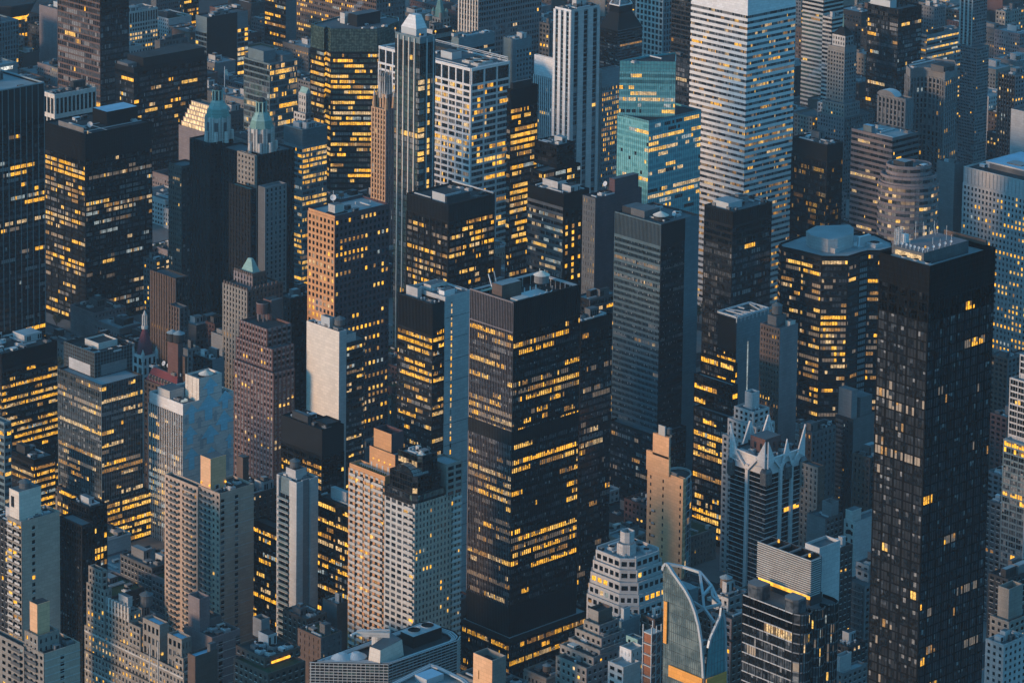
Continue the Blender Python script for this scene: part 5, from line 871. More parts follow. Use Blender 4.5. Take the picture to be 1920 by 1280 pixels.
b = block(T, [(C.x, C.y), (C.x+bx*.30, C.y), (C.x+bx*.30, C.y+.9), (C.x+bx*.64, C.y+.9), (C.x+bx*.64, C.y), (C.x+bx, C.y), (C.x+bx, C.y+a), (C.x+.9, C.y+a), (C.x+.9, C.y+a*.85), (C.x, C.y+a*.85), (C.x, C.y+a*.84), (C.x+1.2, C.y+a*.84), (C.x+1.2, C.y+a*.34), (C.x, C.y+a*.34)], 0, C.z,
    [blank('concrete', 0), None, blank('grey', 0), None, blank('concrete', 0), None, None, None, None, None, None, S(APT, n=2, fp=11.9, wall='steel_blue', pw=.3, sh=.25, top=30, lit=.01, off=('g_mid', 'g_teal'), offw=(3, 1), bal=((0, 1, 2.0),)), None, blank('pale_stone')], 1560, core='concrete', roof='roof_mid')
c = sub(b, .25, .75, .3, .75, 5, 'concrete'); tank(T, (c.x0+c.x1)/2-1, (c.y0+c.y1)/2, c.z1, 2.4, 3, .5, 'mid_grey', 'roof_mid'); clutter(b, n=4, pent=0)
T = Thing('apartment_tower', 'white apartment tower with corner balconies and a cream box penthouse at the left edge', 'tower'); ALL.append(T); T.balm = ('charcoal', 'pale_stone')
b = rect(T, 41, 978, 15, 112, 1480, S(APT, n=3, fp=13.8, wall='limestone', pw=.8, lit=.2, bal=((.05, .45, 1.2), (.6, .95, 1.2))), blank('warm_grey', 0, cols=(.3,), fp=13.8, pw=1.6, sh=.5, lit=.1), roof='roof_mid'); c = sub(b, .02, .6, .25, .95, 14, 'cream', roof='roof_mid'); tank(T, (c.x0+c.x1)/2, (c.y0+c.y1)/2, c.z1-1, 2.8, 3, .6, 'mid_grey', 'roof_mid'); clutter(b, n=6, pent=0); m2 = T.part('penthouse_window'); m2.box(c.x0-.15, c.y0+(c.y1-c.y0)*.5, c.z0+6, c.x0-.02, c.y0+(c.y1-c.y0)*.8, c.z0+11, 'g_dark')  # right wall colour warmed to carry the neutral light falling on it
B1('office_building', 'dark block with tiny lit windows left of the white apartment tower, left edge', 'building', 30, 985, -20, 60, 1530, S(PUNCH, fp=13, wall='dark_grey', lit=.06, **AMB), None, roof='roof_dark', n=5)
T = Thing('office_building', 'dark ribbed office block with two roof levels and a strip of lit corner windows', 'building'); ALL.append(T)
RB = S(RIB, fp=13, bw=1.9, wall='charcoal', pw=.35, pd=.5, sh=.3, lit=.0, core='black', off=('g_dark',), offw=(1,))
b = rect(T, 154, 985, 112, 177, 1540, S(RB), S(RB), roof='roof_mid'); b2 = rect(T, 168, 952, 130, 200, 1560, S(RB), S(RB, lit=.15, rowlit={3: .6, 4: .5, 6: .9}, **AMB), roof='roof_dark'); clutter(b2, n=8, pent=1)
T = Thing('apartment_building', 'tan front apartment house with shadowed balcony slots and a tall square bulkhead, lower left corner', 'building'); ALL.append(T); T.balm = ('mid_grey', 'mid_grey')
AP2 = S(APT, fp=13.5, wall='limestone', core='limestone', lit=.04)
b = rect(T, 83, 1225, 46, 150, 1330, S(AP2, n=4, bal=((.1, .7, 1.2),)), blank('warm_grey', 3.2, cols=(.5,), fp=13.5, pw=1.8, sh=.45, sp='pale_stone', lit=.15, pal=('l_pale', 'l_gold'), palw=(1, 1)), roof='roof_dark')  # neutral light on the right wall is put into its warmer colour
b2 = rect(T, 46, 1212, -40, 58, 1338, S(AP2, n=8, bal=((.25, .45, 1.2), (.75, .95, 1.2))), None, roof='roof_dark'); c1 = sub(b, .02, .6, .35, .98, 7, 'limestone', S(AP2, n=3, fp=16), S(AP2, n=4, fp=16)); c = sub(c1, .15, .75, .3, .9, 13, 'tan', roof='roof_dark'); clutter(b, n=5, pent=0); clutter(b2, n=5, pent=0)
# Tudor-style stone block
T = Thing('apartment_building', 'large old stone block in stepped gabled bays with amber lit windows and blue roof pools', 'building'); ALL.append(T)
TU = S(PUNCH, fp=12.6, bw=2.5, wall='limestone', core='limestone', pw=1.25, sh=.42, pd=.3, lit=.28, run=2, off=('g_dark', 'g_mid'), offw=(4, 2), pal=('l_gold', 'l_amber', 'l_dim', 'l_pale'), palw=(4, 2, 4, 2))
base = rect(T, 345, 1260, 160, 372, 1470, S(TU, lit=.4), S(TU, lit=.05), roof='roof_dark'); b0 = base
zt0 = b0.zr
def tier(ya, yb, xa, xb, h, st=TU, roof='roof_dark', m='limestone'):
    w_, d_ = b0.x1-b0.x0, b0.y1-b0.y0; return block(T, [(b0.x0+w_*xa, b0.y0+d_*ya), (b0.x0+w_*xb, b0.y0+d_*ya), (b0.x0+w_*xb, b0.y0+d_*yb), (b0.x0+w_*xa, b0.y0+d_*yb)], zt0, zt0+h, [st, None, None, st], 1480, core=m, roof=roof)
t1 = tier(.80, .98, .02, .5, 22); t2 = tier(.56, .80, .10, .9, 16); t3 = tier(.84, .97, .1, .45, 30, S(TU, lit=0)); t4 = tier(.44, .55, .06, .6, 12); t5 = tier(.26, .42, .15, .75, 17, S(TU, n=4, fp=22, lit=0), 'membrane'); t6 = tier(.05, .18, .2, .85, 15, S(TU, n=3, fp=20, lit=0), 'membrane'); t7 = tier(.02, .1, .1, .5, 7, S(TU, lit=.1), 'membrane')
for k in range(8): m2 = T.part('gable_pinnacle'); y = t2.y0+(t2.y1-t2.y0)*k/7.3; m2.box(t2.x0-.4, y, t2.z1-4, t2.x0+.8, y+1.2, t2.z1+2.6, 'pale_stone')
for k in range(5): m2 = T.part('string_course'); m2.box(b0.x0-.55, b0.y0, b0.z1-3-k*9.2, b0.x0-.02, b0.y1, b0.z1-2.3-k*9.2, 'roof_dark' if k % 2 else 'pale_stone')
tank(T, t2.x0+12, t2.y0+3, t2.zr, 3, 5, 1, 'mid_grey', 'roof_mid'); clutter(t2, n=5, pent=0); c = sub(t2, .5, .9, .3, .7, 6, 'concrete'); m2 = T.part('roof_lamp'); m2.cyl(t5.x1-4, t5.y0-.5, t5.z0+3, .6, t5.z0+4, .6, 'l_gold', 8); m2 = T.part('roof_lamp'); m2.cyl(t6.x1+.8, t6.y0+1, t6.z0+3, .6, t6.z0+4, .6, 'l_strong', 8)
for (x, y) in ((281, 1240), (296, 1235)): q = P(x, y, 1455); m2 = T.part('flagpole'); m2.bar((q.x, q.y, q.z-14), (q.x, q.y, q.z+8), .2, 'pale_stone')
T = Thing('apartment_building', 'brown brick block with a square chimney-like bulkhead ringed by pale parapets, lower left', 'building'); ALL.append(T)
BB = S(APT, fp=12.8, wall='mauve', core='brick_brown', lit=.01)
b = rect(T, 398, 1195, 345, 450, 1490, blank('mauve', 0), blank('mauve', 4, cols=(.3, .92), fp=12.8, pw=2.2, sh=.4, sp='pale_stone', lit=.0), roof='roof_dark'); c = sub(b, .05, .42, .5, .9, 16, 'mauve', open_=True, name='bulkhead'); c = sub(b, .4, .85, .5, .98, 5, 'mid_grey', open_=True); clutter(b, n=6, pent=0)
b = rect(T, 366, 1230, 352, 408, 1425, blank('brick_brown'), blank('brick_brown'), roof='membrane'); sub(b, .7, .98, .1, .5, 4, 'mid_grey')
T = Thing('apartment_building', 'grey brick apartment house with a garden roof and a glowing amber ledge strip', 'building'); ALL.append(T)
GB = S(APT, fp=13, wall='brick_brown', core='brick_brown', lit=.0)
b = rect(T, 503, 1262, 440, 572, 1390, S(GB), GB, roof='planting'); b2 = rect(T, 497, 1233, 444, 562, 1398, S(GB), S(GB), z0=b.zr, roof='roof_dark'); c = rect(T, 490, 1162, 474, 506, 1420, blank('grey'), blank('grey'), z0=b2.zr, roof='roof_dark'); clutter(b2, n=7, pent=1)
m2 = T.part('light_strip'); xx0 = b2.x0+.5; m2.box(b2.x0+3, b2.y0-1.0, b.z1+.2, b2.x1-6, b2.y0-.5, b.z1+1.1, 'l_strong')
B1('apartment_building', 'small brick house with a planted roof terrace below the slim pale slab', 'building', 602, 1195, 560, 640, 1470, S(PUNCH, fp=13, wall='brick_brown', pw=2.6, lit=.1, **AMB), S(PUNCH, fp=13, wall='mid_grey', pw=2.6, lit=.12, **AMB), roof='planting', n=6)
B1('apartment_building', 'grey cube house with a blue-grey flat roof, left of the orange-capped apartment slab', 'building', 632, 1132, 605, 652, 1545, blank('mid_grey'), blank('brick_brown'), roof='roof_light', n=2)
B1('apartment_building', 'low brick house beneath the slim concrete slab with stepped parapets', 'building', 575, 1160, 532, 612, 1530, S(PUNCH, fp=12.5, wall='brick_brown', pw=2, lit=.03), S(PUNCH, fp=12.5, wall='brick_brown', lit=.15, **AMB), n=6)
# orange-capped apartment building with glass crown
T = Thing('apartment_tower', 'salmon and pale twin apartment tower with an orange brick penthouse and dark glass crown', 'tower'); ALL.append(T); T.balm = ('pale_stone', 'pale_stone')
SL_ = S(PUNCH, fp=12.2, n=7, wall='orange_brick', core='orange_brick', sp='pale_stone', pw=1.5, sh=.40, sd=.25, pd=.35, top=9, lit=.06, off=('g_dark', 'g_mid', 'g_blind'), offw=(5, 3, 3), rowlit={1: .4}, **AMB)  # left brick holds the low sun's warmth in its colour
b = rect(T, 722, 893, 655.5, 742, 1500, S(SL_, sh=.3, bal=((.02, .2, .9), (.25, .42, .9), (.46, .62, .9), (.70, .99, 1.3))), None, roof='pale_stone')
PW = S(PUNCH, fp=12.2, wall='pale_stone', core='warm_grey', pw=1.15, sh=.42, lit=.06, off=('g_mid', 'g_dark'), offw=(3, 2), bw=3.2, **AMB)
c2 = rect(T, 778, 945, 723, 864, 1482, S(PW, n=5, bal=((.72, 1, 1.4),)), S(PW, n=13, wall='warm_grey', core='warm_grey', bal=((.78, .98, 1.5),)), roof='roof_mid')  # right side takes a warmer wall colour in place of neutral light
pz = S(blank('orange_brick')); T.balm = ('pale_stone', 'pale_stone')
p1 = rect(T, 741, 853, 693, 757, 1503, S(blank('orange_brick')), S(blank('maroon')), z0=b.zr, roof='roof_light'); p2 = rect(T, 734, 814, 701, 757, 1506, S(blank('orange_brick')), S(blank('maroon')), z0=p1.zr, par=3, roof='roof_dark')  # penthouse sun and shade painted as orange left, maroon right
for k in range(4): m2 = T.part('wall_lamp'); y = p1.y0+3+k*(p1.y1-p1.y0-5)/3.3; m2.box(p1.x0-.4, y, p1.z0+4.2, p1.x0-.02, y+.5, p1.z0+4.8, 'l_strong'); m2 = T.part('door'); m2.box(p1.x0-.1, y+1.2, p1.z0, p1.x0-.02, y+2.2, p1.z0+2.6, 'pale_stone')
for k in range(14): m2 = T.part('roof_shrub'); y = b.y0+1.5+k*(b.y1-b.y0-3)/14; m2.cyl(b.x0+1.6, y, b.zr, .7, b.zr+1.6, .4, 'planting', 6)
GC = S(GLASS, fh=2.6, bw=1.7, wall='dark_grey', sp='dark_grey', pw=.12, pe=1, pd=.15, sh=.08, sd=.12, lit=.06, core='charcoal', off=('g_dark', 'g_mid', 'g_green'), offw=(5, 2, 2), pal=('l_pale', 'l_cool'), palw=(2, 1))
def grow(B, h, a0, a1, e0, e1, st, roof='roof_mid', z=None): 
    w_, d_ = B.x1-B.x0, B.y1-B.y0; ch = 1.6; x0, x1, y0, y1 = B.x0+w_*a0, B.x0+w_*a1, B.y0+d_*e0, B.y0+d_*e1; z = B.zr if z is None else z
    return block(T, [(x0+ch, y0), (x1, y0), (x1, y1), (x0, y1), (x0, y0+ch)], z, z+h, [st, None, None, st, st], 1490, core='charcoal', roof=roof)
g0 = grow(c2, 5, -.012, .62, -.012, 1.0, GC); g1 = grow(g0, 9.5, .03, .9, .03, .86, GC); g2 = grow(g1, 9, .3, .98, .12, .98, GC, 'roof_light')
m2 = T.part('ribbed_belt')
mb = T.part('barrel_skylight'); R = 4.2; cyy = g1.y0+(g1.y1-g1.y0)*.5
for k in range(8):
    a0, a1 = math.pi*k/8, math.pi*(k+1)/8
    for j in range(8):
        xa, xb = g1.x0+.6+j*1.15, g1.x0+.6+(j+1)*1.15-.12
        A0, A1 = a0+.03, a1-.03
        mb.quad((xa, cyy+R*1.6*math.cos(A0), g1.z1-.6+R*math.sin(A0)), (xa, cyy+R*1.6*math.cos(A1), g1.z1-.6+R*math.sin(A1)), (xb, cyy+R*1.6*math.cos(A1), g1.z1-.6+R*math.sin(A1)), (xb, cyy+R*1.6*math.cos(A0), g1.z1-.6+R*math.sin(A0)), 'g_blind')
R2 = R-.1
for k in range(8):
    a0, a1 = math.pi*k/8, math.pi*(k+1)/8; mb.quad((g1.x0+.5, cyy+R2*1.6*math.cos(a0), g1.z1-.6+R2*math.sin(a0)), (g1.x0+.5, cyy+R2*1.6*math.cos(a1), g1.z1-.6+R2*math.sin(a1)), (g1.x0+10, cyy+R2*1.6*math.cos(a1), g1.z1-.6+R2*math.sin(a1)), (g1.x0+10, cyy+R2*1.6*math.cos(a0), g1.z1-.6+R2*math.sin(a0)), 'charcoal')
mb.face([(g1.x0+.5, cyy+R2*1.6*math.cos(math.pi*k/8), g1.z1-.6+R2*math.sin(math.pi*k/8)) for k in range(9)], 'g_dark')
e = wrect(T, c2.x1-9, c2.x1+.3, c2.y0-.3, c2.y0+12, c2.zr, c2.z1+14, blank('limestone'), S(PW, n=2, wall='limestone', lit=.2), 1482, core='limestone', roof='roof_light'); clutter(g2, n=4, pent=0); fan(T, g2.x0+5, g2.y0+6, g2.zr, 1.6, .8); m2 = T.part('roof_cone'); m2.cyl(g2.x1-6, g2.y0+4, g2.zr, 2.4, g2.zr+2, .2, 'cream', 12)
# ------------------------------------------------------------------ FOREGROUND BOTTOM CENTRE
T = Thing('office_building', 'wide low gridded building with a curved roof track and a white cleaning crane', 'building'); ALL.append(T)
zg = P(728, 1243, 1350).z; q = [(583, 1240), (728, 1244), (857, 1199), (862, 1191), (852, 1182), (803, 1166), (788, 1165), (776, 1170)]; pk = [PZ(x, y, zg) for x, y in q]
GG = S(BAND, fp=5.6, wall='pale_stone', sp='pale_stone', sh=.22, sd=.5, pw=.22, pe=1, pd=.3, bw=2.2, core='black', mull=0, lit=.006, off=('g_dark', 'g_green'), offw=(3, 1), **AMB)
b = block(T, [(p.x, p.y) for p in pk], 0, zg, [S(GG, n=17), S(GG, wall='steel_blue', sp='concrete', sh=.18), GG, GG, None, None, None, None], 1350, core='black', roof='roof_dark', par=2.0)
m2 = T.part('roof_track')
ins = lambda f_: [(p.x+(sum(a.x for a in pk)/len(pk)-p.x)*f_, p.y+(sum(a.y for a in pk)/len(pk)-p.y)*f_) for p in pk]
for f_ in (.06, .12, .17):
    r_ = ins(f_)
    for k in range(len(r_)): m2.bar((*r_[k], b.z1-.2-f_*4), (*r_[(k+1) % len(r_)], b.z1-.2-f_*4), .28, 'steel')
def at(x, y, z): p = PZ(x, y, z); return p.x, p.y
i = len(T.parts); m2 = T.part('cleaning_crane'); x, y = at(707, 1216, b.zr); m2.cyl(x, y, b.zr, 2.3, b.zr+8, 2.3, 'pale_stone', 14); xa, ya = at(669, 1186, zg+8); xb, yb = at(731, 1189, zg+8); m2.bar((xa, ya, zg+8), (xb, yb, zg+8), 1.0, 'pale_stone'); j = T.part('crane_jib', sub=i); xc, yc = at(682, 1182, zg+8); xd, yd = at(658, 1191, zg+8); j.bar((xc, yc, zg+8.6), (xd, yd, zg+8.2), .35, 'white_metal'); m2.bar((xa, ya, zg+9), (xb, yb, zg+10), .3, 'steel')
m2 = T.part('penthouse'); ps = [at(x, y, b.zr) for x, y in ((690, 1243), (712, 1251), (757, 1228), (733, 1213))]; m2.prism(ps, b.zr, b.zr+7, 'cream', 'roof_mid', [(x*.9+sum(a for a, _ in ps)/4*.1, y*.9+sum(b_ for _, b_ in ps)/4*.1) for x, y in ps])
m2 = T.part('cooling_tower'); x, y = at(775, 1215, b.zr); m2.box(x, y, b.zr, x+16, y+8, b.zr+5, 'charcoal', 'steel'); fan(T, x+4, y+4, b.zr+4.6, 2.8, .6); fan(T, x+11.5, y+4, b.zr+4.6, 2.8, .6)
for (xx, yy_) in ((640, 1238), (668, 1236)): m2 = T.part('storage_tank'); x, y = at(xx, yy_, b.zr); m2.cyl(x, y, b.zr, 4.6, b.zr+1.5, 4.4, 'grey', 18); m2.cyl(x, y, b.zr+1.5, 4.4, b.zr+3.2, 1.4, 'steel', 18)
T = Thing('office_building', 'roof corner of a low building with steel tracks at the bottom edge', 'building'); ALL.append(T)
zg = P(806, 1243, 1315).z; q = [(700, 1295), (800, 1330), (885, 1282), (874, 1272), (820, 1246), (806, 1242)]; pk = [PZ(x, y, zg) for x, y in q]
b = block(T, [(p.x, p.y) for p in pk], 0, zg, [GG, GG, None, None, None, None], 1315, core='steel_blue', roof='roof_light', par=2); m2 = T.part('roof_track')
for f_ in (.08, .16):
    r_ = ins(f_)
    for k in range(len(r_)): m2.bar((*r_[k], b.z1-.2), (*r_[(k+1) % len(r_)], b.z1-.2), .3, 'steel')
x, y = at(800, 1285, b.zr); m2 = T.part('penthouse'); m2.box(x, y, b.zr, x+9, y+7, b.zr+2.5, 'steel', 'membrane')
T = Thing('apartment_building', 'flat dark roof with a tan square bulkhead in front of the central tower podium', 'building'); ALL.append(T)
b = rect(T, 938, 1296, 858, 990, 1340, APT, APT, roof='roof_dark'); c = rect(T, 923, 1238, 887.5, 949, 1335, blank('tan', 0, cols=(.3,), fp=30, pw=.6), blank('limestone'), z0=b.zr, par=3, roof='roof_dark'); clutter(b, n=5, pent=0)
T = Thing('apartment_building', 'stone apartment house rising in many setback terraces, lower centre beside the podium', 'building'); ALL.append(T)
ST = S(APT, fp=13.5, bw=3.0, wall='limestone', core='limestone', pw=1.6, lit=.05, off=('g_dark', 'g_mid', 'g_blind'), offw=(4, 2, 1))
q = [(1100, 1252, 1044, 1150, 1350), (1113, 1232, 1052, 1158, 1354), (1125, 1218, 1068, 1168, 1358), (1128, 1196, 1080, 1172, 1362), (1124, 1172, 1096, 1160, 1366)]; z0 = 0
for k, (cx, cy, lx, rx, D) in enumerate(q): b = rect(T, cx, cy, lx, rx, D, ST, S(ST, wall='mauve'), z0=z0, roof='roof_dark'); z0 = b.zr; (k < 4) and clutter(b, n=3, pent=0)
c = rect(T, 1122, 1146, 1103, 1148, 1370, S(blank('limestone')), blank('brick_brown'), z0=b.zr, roof='roof_dark')
T = Thing('apartment_building', 'pale grey building stepping up in terraces to a small square tower, lower centre', 'building'); ALL.append(T)
def octo(T, cx, cy, lx, rx, D, st, z0, ch=.22, **k):
    C = P(cx, cy, D); a = along(C, DY, lx); b_ = along(C, DX, rx); x0, y0 = C.x, C.y; m_ = ch*min(a, b_)
    return block(T, [(x0+m_, y0), (x0+b_-m_*.6, y0), (x0+b_, y0+m_*.6), (x0+b_, y0+a), (x0+m_*.6, y0+a), (x0, y0+a-m_*.6), (x0, y0+m_)], z0, C.z, [st, st, None, None, None, st, st], D, core='concrete', **k)
ZT = S(APT, fp=15.6, bw=3.4, wall='concrete', core='concrete', pw=1.05, sh=.40, lit=.06)
z0 = 0
for k, (cx, cy, lx, rx, D) in enumerate(((1180, 1143, 1091, 1262, 1480), (1180, 1121, 1095, 1259, 1481), (1180, 1098, 1099, 1255, 1482), (1179, 1074, 1104, 1250, 1484), (1178, 1052, 1110, 1244, 1486))):
    b = octo(T, cx, cy, lx, rx, D, ZT, z0, par=1.3, roof='roof_light' if k == 4 else 'roof_dark'); z0 = b.zr
b2 = octo(T, 1175, 1023, 1155, 1195, 1493, S(ZT, fp=14, n=3), z0, ch=.3, roof='roof_light'); b3 = octo(T, 1176, 1000, 1160.5, 1192.5, 1495, S(blank('concrete')), b2.zr, ch=.3, par=2, roof='roof_dark'); clutter(b, n=6, pent=0)
T = Thing('apartment_tower', 'sunlit tan slab with tiny windows, a raised end and a curved glass bay', 'tower'); ALL.append(T)
TN = blank('tan', 0, cols=(.10, .45, .93), fp=14.5, pw=.9, sh=.55, lit=0)
C = P(1281, 898, 1640); a = along(C, DY, 1214); b1 = along(C, DX, 1286)
b = block(T, [(C.x, C.y), (C.x+b1, C.y), (C.x+b1, C.y+a), (C.x, C.y+a)], 0, C.z, [S(APT, n=2, fp=13.5, wall='tan', pw=.5, sh=.4, lit=0), None, None, TN], 1600, roof='roof_light', core='tan')
t2 = wrect(T, b.x0+.1, b.x1-3, b.y0+(b.y1-b.y0)*.36, b.y1-.1, b.zr, b.z1+9, blank('tan'), blank('tan'), 1600, roof='roof_mid', core='tan'); t3 = wrect(T, b.x0+.2, b.x1-3, b.y0+(b.y1-b.y0)*.37, b.y0+(b.y1-b.y0)*.82, t2.zr, t2.z1+10, blank('tan'), blank('limestone'), 1600, roof='roof_mid', core='tan'); sub(t3, .3, .8, .3, .7, 6, 'steel'); sub(b, .2, .7, .2, .4, 2.5, 'grey'); tank(T, t3.x0+3, t3.y0+3, t3.zr, 1.4, 2.6, 2, 'mid_grey', 'roof_mid')
r_ = (along(Vector((C.x, C.y, C.z)), DX, 1307)-b1)*1.55; cx_, cy_ = b.x1+.05, C.y+r_*.9
pts = [(b.x1+.05, C.y+.2)]+[(cx_+r_*math.sin(k*math.pi/12), cy_-r_*.75*math.cos(k*math.pi/12)) for k in range(1, 9)]+[(cx_, cy_+r_*.75)]
g = block(T, pts, 0, C.z-.8, [S(GLASS, fp=13.5, n=1, wall='steel', sp='steel', pw=.2, sh=.12, sd=.15, top=14, tops='bays', off=('g_mid', 'g_dark', 'g_teal'), offw=(4, 2, 1), lit=.02)]*9+[None], 1600, core='concrete', roof='roof_dark')
for k in range(16): m2 = T.part('balcony'); z = b.z1-22-k*6.5; m2.box(b.x0-.9, b.y0+(b.y1-b.y0)*.76, z, b.x0-.02, b.y0+(b.y1-b.y0)*.84, z+.3, 'mid_grey'); m2.box(b.x0-.9, b.y0+(b.y1-b.y0)*.76, z+.3, b.x0-.82, b.y0+(b.y1-b.y0)*.84, z+1.2, 'steel')
# spiky crown tower
T = Thing('apartment_tower', 'dark balconied tower with white floor edges and a crown of white triangular spikes', 'tower'); ALL.append(T)
SP = S(BAND, fp=9.3, wall='white_metal', sp='white_metal', core='maroon', sh=.07, sd=.45, mull=.15, mw='black', bw=2.2, lit=.02, top=30, tops='solid', off=('g_dark',), offw=(1,), **AMB)
b = rect(T, 1437, 862, 1371, 1506, 1650, S(SP, n=12), S(SP, n=12), roof='roof_mid')
W, Dp = b.x1-b.x0, b.y1-b.y0
for f0 in (.5,): T.wall.box(b.x0-1.5, b.y0+Dp*f0-.9, 0, b.x0-.02, b.y0+Dp*f0+.9, b.z1-5, 'white_metal')
for f0 in (.36, .66): T.wall.box(b.x0+W*f0-.8, b.y0-1.5, 0, b.x0+W*f0+.8, b.y0-.02, b.z1-4, 'white_metal')
def spike_wall(horiz, pts_):
    m2 = T.part('spike_parapet'); th = .7
    if horiz == 'L': A = [(b.x0-1.3, b.y0+Dp*s_, b.z1+h) for s_, h in pts_]; B_ = [(x+th, y, z) for x, y, z in A]
    else: A = [(b.x0+W*s_, b.y0-1.303, b.z1+h) for s_, h in pts_][::-1]; B_ = [(x, y+th, z) for x, y, z in A]
    n = len(A); m2.face(A[::-1], 'white_metal'); m2.face(B_, 'white_metal')
    for k in range(n): m2.quad(A[k], A[(k+1) % n], B_[(k+1) % n], B_[k], 'white_metal')
def rim(horiz, p_, q_, r_=.55):
    m2 = T.part('crown_rail'); f_ = (lambda s_, h: (b.x0-1.0, b.y0+Dp*s_, b.z1+h)) if horiz == 'L' else (lambda s_, h: (b.x0+W*s_, b.y0-1.0, b.z1+h)); m2.bar(f_(*p_), f_(*q_), r_*.7, 'white_metal')
spike_wall('L', [(1.0, 13.5), (1.0, -4.5), (.76, -1.6)]); spike_wall('L', [(0.0, 9.5), (0.0, -4.5), (.26, -1.2)])
rim('L', (.80, -.6), (.5, -8), .8); rim('L', (.22, -.6), (.5, -8), .8); rim('L', (.84, 1.0), (.16, .2), .5); rim('L', (1.0, -4), (.72, -4.8), .45); rim('L', (0, -4), (.28, -4.8), .45)
spike_wall('R', [(0.0, 9.5), (.20, -1.2), (0.0, -4.5)]); spike_wall('R', [(.51, 8), (.60, -1), (.42, -1)]); spike_wall('R', [(1.0, 12.5), (1.0, -4), (.80, -1.2)])
rim('R', (.17, -.6), (.36, -6.5), .7); rim('R', (.45, -.6), (.36, -6.5), .7); rim('R', (.57, -.6), (.66, -6.5), .7); rim('R', (.84, -.6), (.66, -6.5), .7); rim('R', (.14, .3), (1, .3), .5)
for (x, y) in ((b.x1, b.y1), (b.x0+W*.5, b.y1)): m2 = T.part('spike'); m2.bar((x, y, b.z1-2), (x, y, b.z1+11), .5, 'white_metal'); m2.face([(x, y, b.z1+11), (x-5, y, b.z1), (x+4, y, b.z1)], 'white_metal'); m2.bar((x-5, y, b.z1), (x, y, b.z1+11), .4, 'white_metal'); m2.bar((x+4, y, b.z1), (x, y, b.z1+11), .4, 'white_metal')
c = sub(b, .25, .68, .3, .72, 8, 'brick_red', roof='roof_mid'); m2 = T.part('penthouse_window')
for k in range(3): m2.box(c.x0+2+k*4, c.y0-.2, c.z0+2.5, c.x0+3.4+k*4, c.y0-.12, c.z0+5.5, 'g_dark'); m2.box(c.x0-.2, c.y0+2+k*4, c.z0+2.5, c.x0-.12, c.y0+3.4+k*4, c.z0+5.5, 'g_dark')
for (u, v) in ((-.06, -.06), (-.06, .88), (.48, -.06), (.9, -.06)):
    m2 = T.part('glazed_bay'); x, y = b.x0+W*u, b.y0+Dp*v; w2, d2 = W*.16, Dp*.16; z = b.z1-13
    m2.box(x-.2, y-.2, z, x+w2, y+d2, z+6.5, 'g_blind'); m2.prism([(x-.2, y-.2), (x+w2, y-.2), (x+w2, y+d2), (x-.2, y+d2)], z+6.5, z+8.6, 'g_mid', 'g_blind', [(x+1.5, y+1.5), (x+w2, y+1.5), (x+w2, y+d2), (x+1.5, y+d2)])
    for k in range(5): m2.box(x-.32, y+d2*k/4.3, z, x-.21, y+d2*k/4.3+.15, z+6.5, 'black'); m2.box(x+w2*k/4.3, y-.32, z, x+w2*k/4.3+.15, y-.21, z+6.5, 'black')
clutter(b, n=8, pent=0)
# mid stone building by the curved glass
T = Thing('apartment_building', 'old stone house with cornices and a water tank just behind the glass sail', 'building'); ALL.append(T)
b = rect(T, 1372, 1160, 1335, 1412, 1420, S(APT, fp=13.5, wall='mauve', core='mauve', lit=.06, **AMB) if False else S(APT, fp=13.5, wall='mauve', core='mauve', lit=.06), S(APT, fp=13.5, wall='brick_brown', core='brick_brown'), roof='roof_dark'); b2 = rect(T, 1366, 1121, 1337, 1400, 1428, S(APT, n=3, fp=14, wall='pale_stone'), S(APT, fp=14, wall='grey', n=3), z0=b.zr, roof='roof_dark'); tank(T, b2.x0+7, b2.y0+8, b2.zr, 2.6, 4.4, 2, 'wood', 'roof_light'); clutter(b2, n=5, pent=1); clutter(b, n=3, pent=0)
m2 = T.part('cornice'); m2.box(b.x0-.9, b.y0-.9, b.z1-10, b.x1, b.y0-.4, b.z1-9, 'charcoal'); m2.box(b.x0-.9, b.y0-.4, b.z1-10, b.x0-.4, b.y1, b.z1-9, 'charcoal')
# curved glass tower under construction
T = Thing('tower_under_construction', 'curved glass tower under construction, a sail-shaped facade with open braced top and orange boards', 'tower'); ALL.append(T)
C = P(1322, 1290, 1310); X0, Y0 = C.x, C.y; T.org = (X0, Y0)
LP_ = [(1243, 1068), (1245, 1060), (1249, 1056), (1254, 1060), (1262, 1073), (1272, 1087), (1284, 1104), (1294, 1122), (1303, 1145), (1310, 1172), (1315, 1205), (1318, 1245), (1320, 1290), (1243, 1300)]
lp = [toplane(x, y, 'x', X0) for x, y in LP_]; zb_ = min(p.z for p in lp)
mb = T.part('glass_facade'); th = .6
A = [(X0, p.y, p.z) for p in lp]; mb.face(A, 'g_sail'); mb.face([(x+th, y, z) for x, y, z in A][::-1], 'g_dark')
for k in range(len(A)-1): m2 = T.part('edge_beam') if k == 2 else (m2 if k > 2 else mb); (k >= 0 and k < 12) and m2.bar(A[k], A[k+1], .55, 'steel')
m2 = T.part('mullion'); ymin, ymax = min(p.y for p in lp), max(p.y for p in lp)
def topz(y):
    best = None
    for p, q in zip(lp[:-2], lp[1:-1]):
        if (p.y-y)*(q.y-y) <= 0 and abs(p.y-q.y) > 1e-6: zz_ = p.z+(q.z-p.z)*(y-p.y)/(q.y-p.y); best = zz_ if best is None else max(best, zz_)
    return best
for k in range(1, 22):
    y = ymin+(ymax-ymin)*k/22; zt_ = topz(y)
    if zt_: m2.box(X0-.12, y-.08, zb_, X0-.001, y+.08, zt_-.3, 'steel_blue')
